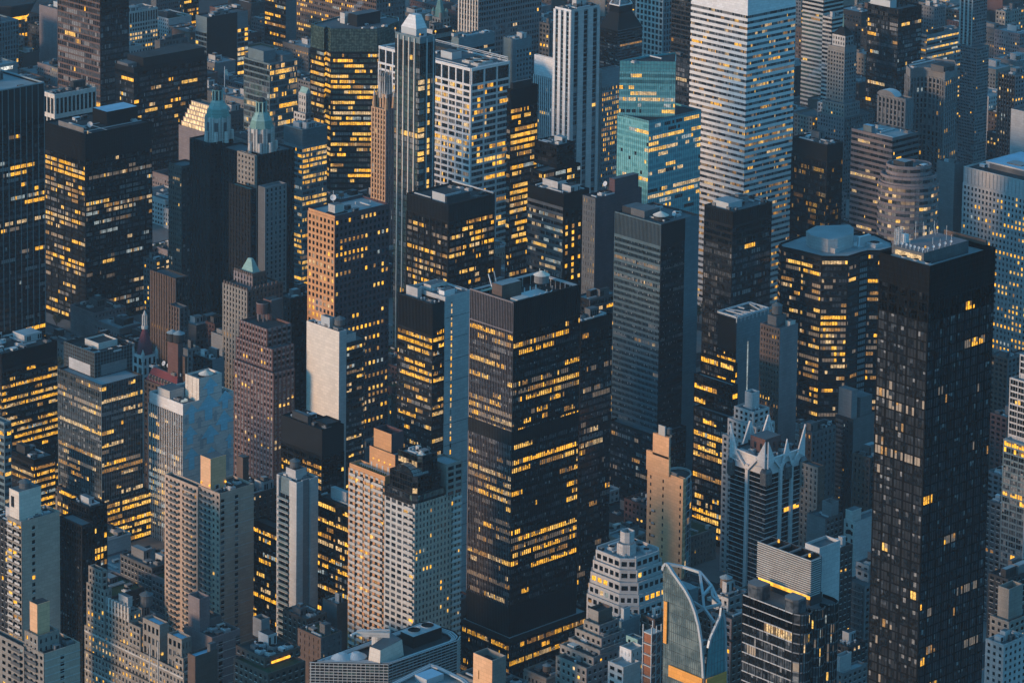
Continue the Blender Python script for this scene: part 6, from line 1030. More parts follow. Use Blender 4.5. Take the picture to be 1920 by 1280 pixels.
for k in range(1, 16):
    z = zb_+k*3.9; ys = [ymin+(ymax-ymin)*j/60 for j in range(61)]; ok = [y for y in ys if (topz(y) or 0) > z+.5]
    if ok: m2.box(X0-.09, min(ok), z-.06, X0-.002, max(ok), z+.06, 'dark_grey')
RP = [(1322, 1290), (1328, 1214), (1331, 1200), (1337, 1185), (1345, 1168), (1351, 1155), (1353, 1138), (1358, 1160), (1360, 1200), (1361, 1290)]
rp = [toplane(x, y, 'y', Y0) for x, y in RP]; A = [(p.x, Y0, p.z) for p in rp]; mb = T.part('glass_facade'); mb.face(A, 'g_teal'); mb.face([(x, y+th, z) for x, y, z in A][::-1], 'g_dark'); m2 = T.part('edge_beam')
for k in range(1, 9): m2.bar(A[k], A[k+1], .5, 'steel')
m2 = T.part('mullion')
for k in range(1, 7):
    x = A[0][0]+(A[-1][0]-A[0][0])*k/7; m2.box(x-.07, Y0-.1, A[0][2], x+.07, Y0-.001, A[4][2]-(3 if k < 3 else -3), 'steel_blue')
for k in range(1, 9): z = A[0][2]+k*4.5; m2.box(A[1][0]+1, Y0-.08, z-.06, A[-1][0]-.5, Y0-.002, z+.06, 'steel_blue')
x1_ = A[-1][0]; y1_ = ymax; mb = T.part('floor_slab')
for k in range(4):
    z = zb_+k*4.4; mb.box(X0+.7, Y0+.7, z, x1_-1, y1_-.5, z+.4, 'dark_grey')
mb.box(X0+.7, Y0+.7, 0, x1_-1, y1_-.5, zb_, 'charcoal')
m2 = T.part('core_wall'); m2.box(X0+(x1_-X0)*.35, Y0+(y1_-Y0)*.55, zb_, X0+(x1_-X0)*.75, y1_-2, P(1290, 1066, 1340).z, 'steel_blue', 'roof_light'); m2 = T.part('brace')
B3 = [P(1300, 1128, 1318), P(1318, 1116, 1322), P(1320, 1140, 1318), P(1351, 1132, 1322), P(1305, 1148, 1316), P(1340, 1167, 1314), P(1336, 1118, 1326), P(1334, 1098, 1330), P(1348, 1128, 1324), P(1312, 1072, 1340), P(1281, 1062, 1345), P(1250, 1056, 1345)]
for a_, b_ in ((0, 2), (2, 4), (2, 3), (2, 5), (2, 1), (1, 7), (7, 6), (7, 8), (1, 9), (9, 10), (10, 11), (8, 3), (6, 3), (9, 7)): m2.bar(B3[a_], B3[b_], .5, 'steel')
m2 = T.part('orange_boarding'); pa, pb = toplane(1255, 1243, 'x', X0-.7), toplane(1318, 1272, 'x', X0-.7); m2.box(X0-1.2, pb.y, pb.z-4.5, X0-.7, pa.y, pb.z+.2, 'orange_board'); pc = toplane(1361, 1262, 'y', Y0-.7); m2.box(X0-.4, Y0-1.2, pb.z-5, pc.x, Y0-.7, pb.z+.3, 'orange_board'); m2 = T.part('orange_strip'); pd_ = toplane(1247, 1126, 'x', X0-.6); pe_ = toplane(1248, 1205, 'x', X0-.6); m2.box(X0-1, pe_.y-.7, pe_.z, X0-.5, pd_.y+.3, pd_.z, 'orange_board')
T = Thing('construction_hoist', 'stack of rust-orange netted hoist bays in a scaffold frame beside the glass sail', 'hoist'); ALL.append(T)
C = P(1222, 1189, 1330); a = along(C, DY, 1206); b1 = along(C, DX, 1240); T.org = (C.x, C.y)
for k in range(16):
    z = C.z-k*4.6; m2 = T.part('netted_bay'); m2.box(C.x+.3, C.y+.3, z-4.2, C.x+b1-.3, C.y+a-.3, z-.4, 'netting'); m2.box(C.x+.15, C.y+.5, z-4.0, C.x+.3, C.y+a-.5, z-.6, 'rust'); m3 = T.part('deck'); m3.box(C.x, C.y, z-.4, C.x+b1, C.y+a, z, 'pale_stone'); 
    m4 = T.part('scaffold_brace'); m4.bar((C.x+.1, C.y+.1, z-4.5), (C.x+b1-.1, C.y+.1, z-.3), .12, 'steel')
for (x, y) in ((C.x, C.y), (C.x+b1, C.y), (C.x, C.y+a), (C.x+b1, C.y+a), (C.x+b1*.5, C.y)): m2 = T.part('scaffold_post'); m2.box(x-.2, y-.2, 0, x+.2, y+.2, C.z+3, 'steel')
T = Thing('apartment_building', 'narrow white and pale blue terraced building left of the rust-orange hoist', 'building'); ALL.append(T)
b = rect(T, 1184, 1218, 1164, 1206, 1345, S(APT, n=3, fp=14, wall='white_metal', lit=.02), S(APT, n=3, fp=14, wall='pale_stone'), roof='roof_light'); b2 = rect(T, 1196, 1198, 1176, 1207, 1352, S(APT, n=2, fp=12, wall='copper_pale'), S(APT, n=2, fp=12, wall='steel_blue'), z0=b.zr, roof='roof_light'); b3 = rect(T, 1170, 1250, 1142, 1200, 1338, S(APT, fp=14, wall='pale_stone'), None, roof='roof_light')
B1('office_building', 'flat blue-grey roofed block behind the stone terraces, right of the central podium', 'building', 1165, 1165, 1148, 1200, 1400, blank('steel_blue'), blank('steel_blue'), roof='roof_light', n=3)
B1('apartment_building', 'dark brick block with a cluttered roof between the rounded terraces and the glass sail', 'building', 1228, 1160, 1203, 1262, 1405, S(PUNCH, fp=13, wall='brick_brown', lit=.03), S(PUNCH, fp=13, wall='dark_grey', lit=.02), n=6, pent=1)
# rounded-bay residential with screen
T = Thing('apartment_tower', 'dark glass apartment tower with rounded corner bays and a striped screen box glowing amber underneath', 'tower'); ALL.append(T)
RG = S(GLASS, fp=18.6, wall='charcoal', sp='grey', pw=.2, pe=3, mull=.1, sh=.10, sd=.3, core='black', bw=1.7, lit=.12, off=('g_dark', 'g_mid', 'g_blind'), offw=(6, 3, 1), pal=('l_cool', 'l_gold', 'l_pale', 'l_blind'), palw=(4, 1, 2, 4))
C = P(1493, 1151, 1200); a = along(C, DY, 1394); bx = along(C, DX, 1568); pts = []
nb_ = 3; w_ = bx/nb_
pts.append((C.x, C.y+1.5))
for j in range(nb_):
    for k in range(0, 9):
        t_ = k/8; pts.append((C.x+w_*(j+t_)+.02*k, C.y-2.6*math.sin(math.pi*min(1, max(0, t_)))**.6*(1 if 0 < k < 8 else 0)+ (1.2 if k in (0, 8) else 0)))
pts.append((C.x+bx+.2, C.y+a)); pts.append((C.x, C.y+a))
RB2 = S(RG, n=1, pw=.15, pe=1, sh=.12, sd=.3, sp='grey', off=('g_mid', 'g_blind', 'g_dark'), offw=(4, 2, 3), lit=.2)
sty = [RG]+[RB2]*(len(pts)-4)+[None, None, S(RG, n=21, sp='concrete')]
b = block(T, pts, 0, C.z, sty, 1200, core='black', roof='roof_mid')
s1 = P(1521, 1051, 1208); sa = along(s1, DY, 1421); sx = along(s1, DX, 1547); m2 = T.part('striped_screen'); zb2 = s1.z-13.5
x0, y0, x1, y1 = s1.x, s1.y, s1.x+sx, s1.y+sa
ps = [(x0, y0), (x1-2.5, y0), (x1-.8, y0+.8), (x1, y0+2.5), (x1, y1), (x0, y1)]; m2.prism(ps, zb2, s1.z, 'mid_grey', cap=False)
ctr = ((x0+x1)/2, (y0+y1)/2)
for k in range(17):
    z = zb2+k*(s1.z-zb2)/16.3; m2.box(x0-.3, y0-.3, z, x1-2.5, y0-.02, z+.22, 'pale_stone'); m2.box(x0-.3, y0, z, x0-.02, y1, z+.22, 'cream')  # left slats are cream: warm sunlight put into their colour
pi_ = [(ctr[0]+(x-ctr[0])*.9, ctr[1]+(y-ctr[1])*.95) for x, y in ps]
for k in range(6): m2.quad((*ps[k], s1.z), (*ps[(k+1) % 6], s1.z), (*pi_[(k+1) % 6], s1.z), (*pi_[k], s1.z), 'grey'); m2.quad((*pi_[k], s1.z), (*pi_[(k+1) % 6], s1.z), (*pi_[(k+1) % 6], zb2), (*pi_[k], zb2), 'charcoal')
m2.face([(x, y, s1.z-6) for x, y in pi_], 'roof_dark')
for f0 in (.2, .42, .62, .82): m3 = T.part('roof_beam'); y = y0+(y1-y0)*f0; m3.box(x0+.3, y, s1.z-.8, x1-.3, y+.7, s1.z-.1, 'grey')
m3 = T.part('light_strip'); m3.box(x0+.1, y0+.6, zb2-1.6, x0+.6, y1-.5, zb2-.05, 'l_strong'); T.wall.box(x0+.7, y0+.1, b.zr, x1-1, y1-.2, zb2-.05, 'dark_grey'); m3 = T.part('beacon'); m3.cyl(x1-4, y0+4, s1.z-.5, .4, s1.z+.6, .4, 'l_amber', 8); m3 = T.part('beacon'); m3.cyl(x0+6, y1-5, s1.z-.5, .4, s1.z+.6, .4, 'l_amber', 8)
for (yy0, yy1) in ((.0, .26), (.68, .96)):
    m3 = T.part('rounded_terrace'); ya, yb = b.y0+4+(a)*yy0, b.y0+4+(a)*yy1; ya = C.y+a*yy0; yb = C.y+a*yy1; pp = [(b.x0+.3, ya+.5), (b.x0+5.5, ya+.5), (b.x0+5.5, yb), (b.x0+.3, yb)]; pr_ = [(C.x-.2, ya+1.5), (C.x+1.2, ya+.1), (C.x+5.5, ya+.1), (C.x+5.5, yb), (C.x+1.2, yb), (C.x-.2, yb-1.5)]
    m3.prism(pr_, C.z-.5, C.z+4.2, 'g_mid', 'grey'); m3.prism([(x-.3 if x < C.x+1 else x, y) for x, y in pr_], C.z+4.2, C.z+5, 'mid_grey', 'grey')
bs = wrect(T, x1+.3, x1+12, y0+3, y0+10, 0, s1.z+2, blank('concrete'), blank('concrete'), 1215)
# the black residential tower
T = Thing('residential_tower', 'tall black glass residential tower with aerials on its roof, few windows lit amber', 'tower'); ALL.append(T)
BK = S(GLASS, fp=18.7, wall='black', sp='black', core='black', pw=1.0, pe=3, pd=.12, mull=.12, sh=.16, sd=.1, mw='charcoal', run=3, row=.3, lit=.05, off=('g_dark', 'g_mid', 'l_night', 'g_curtain'), offw=(12, 2, 0, 0))
BK = S(BK, off=('g_dark', 'g_faint'), offw=(3, 3))
b = rect(T, 1743, 499, 1649.5, 1866.5, 1290, S(BK, n=15, top=52, tops='grid', lit=.30, pal=('l_blind', 'g_faint', 'l_dim', 'l_gold'), palw=(4, 6, 1.0, .2), zone=((0, .14, .0), (.14, .26, .4), (.26, .45, .07), (.45, .62, .2), (.62, 1, .10))), S(BK, n=27, top=70, tops='grid', lit=.05, pal=('l_blind', 'l_amber', 'l_dim', 'g_faint'), palw=(3, 2, 2, 2)), roof='roof_light', par=2.4)
c = sub(b, .12, .8, .28, .92, 5, 'mid_grey', roof='mauve'); m2 = T.part('lit_plinth'); m2.box(c.x0-.3, c.y0+1, c.z0, c.x0-.12, c.y1-2, c.z1-1.2, 'l_pale')
m2 = T.part('penthouse'); m2.box(b.x0+2, b.y0+1.2, b.zr, b.x0+4.6, b.y1-4, b.zr+2, 'concrete', 'roof_light')
for k in range(3): m3 = T.part('cooling_fan'); m3.cyl(b.x0+3.3, b.y0+3.5+k*6, b.zr+2, 1.2, b.zr+2.6, 1.2, 'steel', 14, 'black')
rr = random.Random(9)
for k in range(16): x = c.x0+(c.x1-c.x0)*rr.random(); y = c.y1-.4 if k % 3 else c.y0+(c.y1-c.y0)*rr.random(); m3 = T.part('antenna'); m3.bar((x, y, c.z1), (x, y, c.z1+rr.uniform(2, 7.5)), .07, 'steel')
for k in range(11):
    x = c.x0+.5 if k < 6 else c.x0+3+(k-6)*3.6; y = c.y0+1+k*2.1 if k < 6 else c.y0+.5; dish(T, x, y, c.z1, .55, .9, 'white_metal', 1.2)
for (x, y) in ((c.x0+1.5, c.y0+.5), (c.x1-1, c.y1-1)): m3 = T.part('beacon'); m3.bar((x, y, c.z1), (x, y, c.z1+2), .08, 'steel'); m3.cyl(x, y, c.z1+2, .4, c.z1+2.8, .3, 'l_amber', 8)
for k in range(3): m3 = T.part('lattice_mast'); x, y = c.x0+1+k*1.6, c.y1-1.2; [m3.bar((x+dx, y+dy, c.z1), (x+dx*.7, y+dy*.7, c.z1+7), .08, 'steel') for dx in (-.5, .5) for dy in (-.5, .5)]; [m3.bar((x-.5, y-.5, c.z1+j), (x+.5, y-.5, c.z1+j+1), .06, 'steel') for j in range(7)]
m3 = T.part('storage_tank'); m3.box(c.x0+6, c.y1-2, c.z1, c.x0+8, c.y1, c.z1+3.4, 'white_metal')
m3 = T.part('parapet'); m3.box(b.x1-1.2, b.y0+4, b.z1, b.x1-.2, b.y1, b.z1+2, 'brick_brown')
# ------------------------------------------------------------------ RIGHT SIDE, NEAR
B1('apartment_building', 'plain dark roofed loft building left of the balconied brick tower', 'building', 1522, 811, 1500, 1567, 1740, S(PUNCH, fp=12, wall='dark_grey', lit=.08), S(PUNCH, fp=12, n=6, wall='mid_grey', pw=2, lit=.0), roof='roof_dark', n=8, pent=2)
B1('apartment_building', 'small tan stone apartment tower with pale parapet just right of the spiked tower', 'building', 1534, 876, 1502, 1546, 1650, S(PUNCH, fp=11.5, wall='limestone', pw=1.8, lit=.0), S(PUNCH, fp=11.5, wall='brick_brown', pw=2, lit=0), roof='roof_mid', n=3)
T = Thing('apartment_building', 'dark brick tower with a column of curved balconies and two tall grey bulkheads', 'building'); ALL.append(T); T.balm = ('mid_grey', 'mid_grey')
b = rect(T, 1600, 786, 1568, 1640, 1760, S(APT, n=5, fp=9.5, wall='dark_grey', core='dark_grey', bal=((.1, .5, 1.4),)), blank('mid_grey')); sub(b, .05, .32, .2, .95, 16, 'grey'); sub(b, .4, .95, .1, .8, 11, 'mid_grey'); clutter(b, n=2, pent=0)
B1('apartment_building', 'low dark brick house with a walled light-blue roof beside the black residential tower', 'building', 1632, 858, 1601, 1670, 1720, S(PUNCH, fp=12, wall='brick_brown', lit=.0), S(PUNCH, fp=12, wall='dark_grey', lit=0), roof='roof_light', n=7)
T = Thing('apartment_building', 'white stucco house with an arched top window left of the black tower', 'building'); ALL.append(T)
b = rect(T, 1603, 978, 1584, 1652, 1640, S(PUNCH, n=2, fp=14, wall='pale_stone', pw=2, lit=0), S(PUNCH, n=4, fp=13, wall='concrete', pw=5, sh=.5, lit=0)); sub(b, .0, .35, .3, .95, 6, 'pale_stone'); m2 = T.part('arched_window')
for k in range(6): a0, a1 = math.pi*k/6, math.pi*(k+1)/6; yc_ = (b.y0+b.y1)/2; m2.face([(b.x0-.4, yc_, b.z1-7), (b.x0-.4, yc_+2.4*math.cos(a1), b.z1-7+2.4*math.sin(a1)), (b.x0-.4, yc_+2.4*math.cos(a0), b.z1-7+2.4*math.sin(a0))], 'g_dark')
T = Thing('apartment_building', 'grey house with a walled square roof court, right of the spiked tower', 'building'); ALL.append(T)
b = rect(T, 1548, 972, 1515, 1580, 1640, S(PUNCH, fp=12, wall='grey', pw=3, lit=0), S(PUNCH, fp=12, wall='mid_grey', lit=.03)); sub(b, .3, .75, .0, .5, 8, 'grey', open_=True); clutter(b, n=4, pent=0)
T = Thing('apartment_building', 'grey apartment house with many projecting balconies beside the black residential tower', 'building'); ALL.append(T); T.balm = ('concrete', 'grey')
b = rect(T, 1622, 1098, 1587, 1660, 1560, S(APT, n=5, fp=12.5, wall='grey', core='mid_grey', lit=.06, bal=((.1, .9, 1.4),)), S(APT, n=4, fp=12.5, wall='grey', core='mid_grey', bal=((.1, .9, 1.4),))); b2 = rect(T, 1630, 1060, 1607, 1662, 1566, S(APT, fp=12, wall='concrete', bal=((0, 1, 1.2),)), S(APT, fp=12, wall='grey'), z0=b.zr); clutter(b2, n=3)
B1('apartment_building', 'dark brick apartment house in shade left of the black tower, low in the picture', 'building', 1590, 1212, 1560, 1622, 1500, S(PUNCH, fp=12, wall='dark_grey', lit=.06, **AMB), S(PUNCH, fp=12, wall='dark_grey', lit=.15, **AMB), roof='roof_dark', n=6)
T = Thing('apartment_building', 'small pale block with a square open roof box near the bottom edge', 'building'); ALL.append(T)
b = rect(T, 1580, 1262, 1563, 1625, 1470, APT, APT, roof='roof_light'); sub(b, .02, .5, .4, .98, 8, 'concrete', open_=True)
B1('apartment_building', 'shaded brick building with open fire-escape tiers right of the striped screen box', 'building', 1574, 1028, 1545, 1598, 1540, S(APT, fp=12, wall='dark_grey', core='dark_grey', lit=.04), S(APT, fp=12, wall='dark_grey', core='dark_grey', lit=.08), roof='roof_dark', n=6)
T = Thing('apartment_tower', 'grey glass and stone tower with one brilliant amber floor at the right edge', 'tower'); ALL.append(T)
GT = S(GLASS, fp=12, wall='concrete', pw=.4, pe=3, mull=.1, sh=.28, bw=1.5, lit=.06, off=('g_mid', 'g_blind', 'g_dark'), offw=(4, 2, 2), **PALE)
b0 = rect(T, 1925, 835, 1883, 2000, 1600, S(GT, wall='steel_blue', rowlit={0: 1, 1: .6}, lit=.1, pal=('l_strong', 'l_gold', 'l_blind'), palw=(4, 1, 1)), GT, roof='roof_light'); b = rect(T, 1925, 716, 1895, 2000, 1603, S(GT), GT, z0=b0.zr); rect(T, 1930, 668, 1914, 2000, 1606, S(GT), GT, z0=b.zr)
B1('apartment_building', 'dark brick loft with a light roof bulkhead at the upper right of the black tower', 'building', 1890, 672, 1858, 1912, 1900, S(PUNCH, fp=9.5, wall='brick_brown', pw=1.2, lit=.03), S(PUNCH, fp=9.5, wall='mid_grey', lit=.05), n=7, tankp=1)
B1('apartment_building', 'reddish brick walk-up with a flat light roof right of the black tower', 'building', 1888, 782, 1858, 1912, 1790, S(PUNCH, fp=10, wall='brick_red', pw=1.4, lit=.02), S(PUNCH, fp=10, wall='brick_brown', lit=.05), roof='roof_light', n=4)
B1('apartment_building', 'mid-grey brick house with amber roof windows, below the reddish walk-up', 'building', 1884, 892, 1852, 1908, 1700, S(PUNCH, fp=10.5, wall='mauve', pw=1.3, lit=.02), S(PUNCH, fp=10.5, wall='grey', lit=.05), roof='roof_mid', n=4)
B1('apartment_building', 'tall shaded brick house with a pale roof rim right of the black tower', 'building', 1878, 945, 1848, 1900, 1640, S(PUNCH, fp=11, wall='mid_grey', pw=1.4, lit=.03), S(PUNCH, fp=11, wall='dark_grey', lit=.04, **AMB), roof='roof_light', n=4)
B1('apartment_building', 'row of low dark roofs edged with pale parapets near the right edge', 'building', 1890, 1085, 1855, 1955, 1500, S(PUNCH, fp=11, wall='dark_grey', lit=.03), S(PUNCH, fp=11, wall='dark_grey', lit=.03), roof='roof_dark', n=12, pent=3)
T = Thing('apartment_building', 'pale stone apartment house with a square chimney-like bulkhead in the lower right corner', 'building'); ALL.append(T)
b = rect(T, 1892, 1165, 1858, 1960, 1400, S(APT, fp=13, wall='limestone', core='limestone', lit=.06, **{}), S(APT, fp=13, wall='limestone', core='limestone', lit=.1), roof='roof_dark'); c = sub(b, .1, .48, .25, .85, 14, 'limestone', roof='roof_dark', open_=True); b2 = rect(T, 1882, 1208, 1850, 1925, 1385, S(APT, fp=13, wall='concrete', core='concrete'), S(APT, fp=13, wall='concrete', core='concrete', lit=.03), roof='roof_mid'); clutter(b2, n=4, pent=1); clutter(b, n=3, pent=0)
# ------------------------------------------------------------------ LETTERED SIGN
def text_obj(body, name, size, loc, rot, mat, parent=None, ext=.12):
    cu = bpy.data.curves.new(name, 'FONT'); cu.body = body; cu.size = size; cu.extrude = ext; cu.align_x = 'RIGHT'; cu.space_character = 1.02; cu.offset = .015
    o = bpy.data.objects.new(name, cu); sc.collection.objects.link(o); dg = bpy.context.evaluated_depsgraph_get(); me = bpy.data.meshes.new_from_object(o.evaluated_get(dg)); bpy.data.objects.remove(o)
    me.materials.clear(); me.materials.append(MATS[mat]); o = bpy.data.objects.new(name, me); sc.collection.objects.link(o); o.location = loc; o.rotation_euler = rot; o.scale.x = .8
    if parent: o.parent = parent
    return o
x0, x1, y0, z1 = SIGN; q = toplane(24.5, 129, 'y', y0-.4)
o = text_obj('BURBERRY', 'wall_sign', 3.5, (q.x, y0-.4, q.z), (math.pi/2, 0, 0), 'l_white'); tag(o, 'glowing white capital letters mounted on the dark blue block at the left edge', 'sign')
# ------------------------------------------------------------------ GROUND, STREETS, LOW HOUSES, TREES
g = MB(); g.quad((-6000, -6000, 0), (16000, -6000, 0), (16000, 16000, 0), (-6000, 16000, 0), 'asphalt'); tag(g.build('ground'), kind='structure')
BL = [(B.x0, B.x1, B.y0, B.y1, B.z1) for T in ALL for B in T.blocks]
if DEBUG:
    for i, T1 in enumerate(ALL):
        for T2 in ALL[i+1:]:
            for A in T1.blocks:
                for B in T2.blocks:
                    ox = min(A.x1, B.x1)-max(A.x0, B.x0); oy = min(A.y1, B.y1)-max(A.y0, B.y0)
                    if ox > 1.5 and oy > 1.5 and max(A.z0, B.z0) < min(A.z1, B.z1): print('OVERLAP %.0fx%.0f | %s (D%d) | %s (D%d)' % (ox, oy, T1.label[:48], A.D, T2.label[:48], B.D))
    for T in ALL: print('H %s | %s' % (' '.join('%d' % B.z1 for B in T.blocks[:4]), T.label[:60]))
XS = [640+80*k for k in range(32)]; YS = [560, 760, 950, 1090, 1225, 1360, 1500, 1780, 2060, 2340]   # street and avenue centre lines
pv = MB()
for i in range(len(XS)-1):
    for j in range(len(YS)-1):
        x0, x1, y0, y1 = XS[i]+6, XS[i+1]-6, YS[j]+10, YS[j+1]-10
        pv.box(x0, y0, 0, x1, y1, .15, 'pavement', bottom=False)
tag(pv.build('pavement'), kind='structure')
mk = MB()
for j in range(len(YS)):
    for k in range(0, 2500, 9):
        for dy in (-3.2, 0, 3.2): mk.quad((640+k, YS[j]+dy-.08, .004), (643+k, YS[j]+dy-.08, .004), (643+k, YS[j]+dy+.08, .004), (640+k, YS[j]+dy+.08, .004), 'paint')
    for x in XS:
        for k in range(9): y = YS[j]-8+k*2; [mk.quad((x+s_, y, .004), (x+s_+2.4, y, .004), (x+s_+2.4, y+.7, .004), (x+s_, y+.7, .004), 'paint') for s_ in (-8.6, 6.2)]
tag(mk.build('road_markings'), kind='structure')
rg = random.Random(21)
FILL = []
def hits(x0, x1, y0, y1, m_=1.0):
    return any(x0 < b[1]+m_ and x1 > b[0]-m_ and y0 < b[3]+m_ and y1 > b[2]-m_ for b in BL)
def seen(pts):
    """does any point show past the big blocks (ray against boxes)?"""
    for p in pts:
        px, py, pz = proj(p)
        if not (-15 < px < 1935 and -15 < py < 1320): continue
        d = Vector(p)-CAM; ok = True
        for (x0, x1, y0, y1, z1) in BL:
            t0, t1 = 0, .985
            for c, dd, lo, hi in ((0, d.x, x0, x1), (0, d.y, y0, y1), (HC, d.z, -1, z1)):
                if abs(dd) < 1e-9: continue
                a, b_ = (lo-c)/dd, (hi-c)/dd
                if a > b_: a, b_ = b_, a
                t0 = max(t0, a); t1 = min(t1, b_)
                if t0 > t1: break
            if t0 < t1: ok = False; break
        if ok: return True
    return False
WALLS = [('brick_brown', 'brown brick'), ('brick_red', 'red brick'), ('mid_grey', 'grey stucco'), ('limestone', 'pale stone'), ('mauve', 'dull mauve brick'), ('dark_grey', 'soot-dark brick'), ('concrete', 'whitewashed'), ('grey', 'plain grey')]
ROOFS = [('roof_light', 'light blue-grey roof'), ('roof_mid', 'mid-grey roof'), ('roof_dark', 'black tar roof')]
LAND = [(T.label, T.blocks[0]) for T in ALL if T.blocks]
SHORT = {}
def region(px, py):
    return ('left' if px < 480 else 'centre-left' if px < 960 else 'centre-right' if px < 1440 else 'right'), ('top' if py < 260 else 'upper middle' if py < 560 else 'middle' if py < 860 else 'lower')
nfill = 0; used_labels = {}; cand = []
for i in range(len(XS)-1):
    for j in range(len(YS)-1):
        X0_, X1_, Y0_, Y1_ = XS[i]+9, XS[i+1]-9, YS[j]+14, YS[j+1]-14
        far = (X0_+Y0_) > 3150
        for row in (0, 1):
            y = Y0_
            while y < Y1_-8:
                wd = rg.choice((9, 12, 15, 20, 26) if not far else (18, 26, 34)); y2 = min(Y1_, y+wd); dep = rg.uniform(16, 27)
                xa, xb = (X0_, X0_+dep) if row == 0 else (X1_-dep, X1_)
                h = rg.choice((11, 13, 15, 17, 19, 22, 26)) if not far else rg.choice((15, 20, 26, 32))
                fx, fy, _ = proj((xa, y, 0)); h *= 1.9 if far and fx > 1495 and fy < 330 else 1
                if wd < 13: h = min(h, 19)
                if not hits(xa, xb, y, y2): cand.append((xa, xb, y, y2-.25, h, far))
                y = y2
kept = []
for c in cand:
    xa, xb, ya, yb, h, far = c
    D = (Vector(((xa+xb)/2, (ya+yb)/2, h))-CAM).dot(FW)
    if not seen([(xa, ya, h), (xb, ya, h), (xa, yb, h), ((xa+xb)/2, (ya+yb)/2, h+1), (xa, ya, h*.5), (xb, yb, h)]): continue
    kept.append((D, c))
kept.sort(key=lambda k: k[0])
FB_ = []
for D, (xa, xb, ya, yb, h, far) in kept[:250]:
    px, py, _ = proj(((xa+xb)/2, (ya+yb)/2, h)); hx, vy = region(px, py); wm, wn = rg.choice(WALLS); rm, rn = rg.choice(ROOFS); fl = max(3, int(h/3.3)); feat = rg.choice(('a water tank', 'one small bulkhead', 'two bulkheads', 'cooling units', 'a bare deck', 'a planted terrace'))
    near = min(LAND, key=lambda l: (l[1].x0-xb)**2+(l[1].y0-ya)**2)[0]
    nm = near.split(' with ')[0].split(',')[0].split(' of ')[0]; nm = ' '.join(nm.split()[:7])
    lab = '%s %d-storey house, %s with %s, near the %s' % (wn, fl, rn, feat, nm)
    k = used_labels.get(lab, 0); used_labels[lab] = k+1
    if k: lab = '%s, on its %s side' % (lab, ('far', 'left', 'right', 'near')[min(3, k-1)])
    lab = ' '.join(lab.split()[:16])
    T = Thing('apartment_building' if h > 24 else 'row_house', lab, 'house' if h <= 24 else 'building', 'low houses between the towers', nwin=60 if D < 1900 else 0)
    st = S(PUNCH, fh=3.3, bw=rg.choice((2.4, 2.8, 3.2)), wall=wm, core=wm, pw=rg.choice((1.2, 1.5, 1.8)), sh=.48, lit=.035 if not far else .07, pd=.18, sd=.16, off=('g_dark', 'g_mid', 'g_blind'), offw=(5, 3, .7), top=rg.choice((0, 6)), **AMB)
    b = wrect(T, xa, xb, ya, yb, .15, h, st if rg.random() < .8 else blank(wm), st if rg.random() < .6 else blank(wm), D, roof=rm if feat != 'a planted terrace' else 'planting')
    if feat == 'a water tank': tank(T, xa+4, ya+4, b.zr, 1.8, 2.6, 2.4)
    clutter(b, rg, n=rg.randint(2, 7), pent={'one small bulkhead': 1, 'two bulkheads': 2}.get(feat, rg.choice((0, 1))))
    m2 = T.part('cornice'); m2.box(xa-.5, ya-.5, h-.9, xb, ya-.22, h-.2, wm); m2.box(xa-.5, ya-.22, h-.9, xa-.22, yb, h-.2, wm)
    FB_.append(T); BL.append((xa, xb, ya, yb, h))
print('fill', len(kept), 'built', len(FB_))
for T in ALL+FB_: T.finish()
# trees in yards and along the side streets
def leafmat(name, col):
    m, t, b_ = nodes_of(name); N = t.nodes; n = N.new('ShaderNodeTexNoise'); n.inputs['Scale'].default_value = .7; geo = N.new('ShaderNodeNewGeometry'); t.links.new(geo.outputs['Position'], n.inputs['Vector'])
    r = N.new('ShaderNodeValToRGB'); r.color_ramp.elements[0].position = .4; r.color_ramp.elements[1].position = .62; r.color_ramp.elements[0].color = (*[c*.55 for c in col], 1); r.color_ramp.elements[1].color = (*col, 1)
    t.links.new(n.outputs[0], r.inputs[0]); t.links.new(r.outputs[0], b_.inputs['Base Color']); b_.inputs['Roughness'].default_value = .9; MATS[name] = m
leafmat('leaf', (.055, .075, .04))
def tree_proto(seed):
    r = random.Random(seed); root = empty('street_tree'); tk = MB(); tk.cyl(0, 0, 0, .32, 4, .2, 'bark', 7)
    for k in range(6): a = r.uniform(0, 6.28); tk.bar((0, 0, 3.2), (2.4*math.cos(a), 2.4*math.sin(a), r.uniform(5.5, 8)), .09, 'bark')
    tk.build('trunk', root); cr = MB()
    blobs = [(r.gauss(0, 1.6), r.gauss(0, 1.6), r.uniform(5, 9.5), r.uniform(1.2, 2.2)) for _ in range(11)]
    for k in range(900):
        bx, by, bz, br = r.choice(blobs); u = Vector((r.gauss(0, 1), r.gauss(0, 1), r.gauss(0, 1))).normalized()*br*r.random()**.4; c = Vector((bx, by, bz))+u; n = Vector((r.gauss(0, 1), r.gauss(0, 1), r.gauss(0, 1)+.5)).normalized(); a = n.orthogonal().normalized()*r.uniform(.2, .42); b_ = n.cross(a); cr.quad(tuple(c-a), tuple(c-b_), tuple(c+a), tuple(c+b_), 'leaf')
    cr.build('crown', root); return root
protos = [tree_proto(s_) for s_ in (1, 2, 3)]
spots = []
for i in range(len(XS)-1):
    for j in range(len(YS)-1):
        for k in range(26):
            mode = rg.random()
            if mode < .5: x, y = rg.uniform(XS[i]+28, XS[i+1]-28), rg.uniform(YS[j]+16, YS[j+1]-16)
            else: x, y = XS[i]+rg.choice((-7.4, 7.4)), rg.uniform(YS[j]+14, YS[j+1]-14)
            if x+y > 3000 or hits(x-2, x+2, y-2, y+2, .8): continue
            if any((x-a)**2+(y-b_)**2 < 30 for a, b_ in spots): continue
            if seen([(x, y, 8)]): spots.append((x, y))
spots.sort(key=lambda s_: s_[0]+s_[1]); spots = spots[:130]
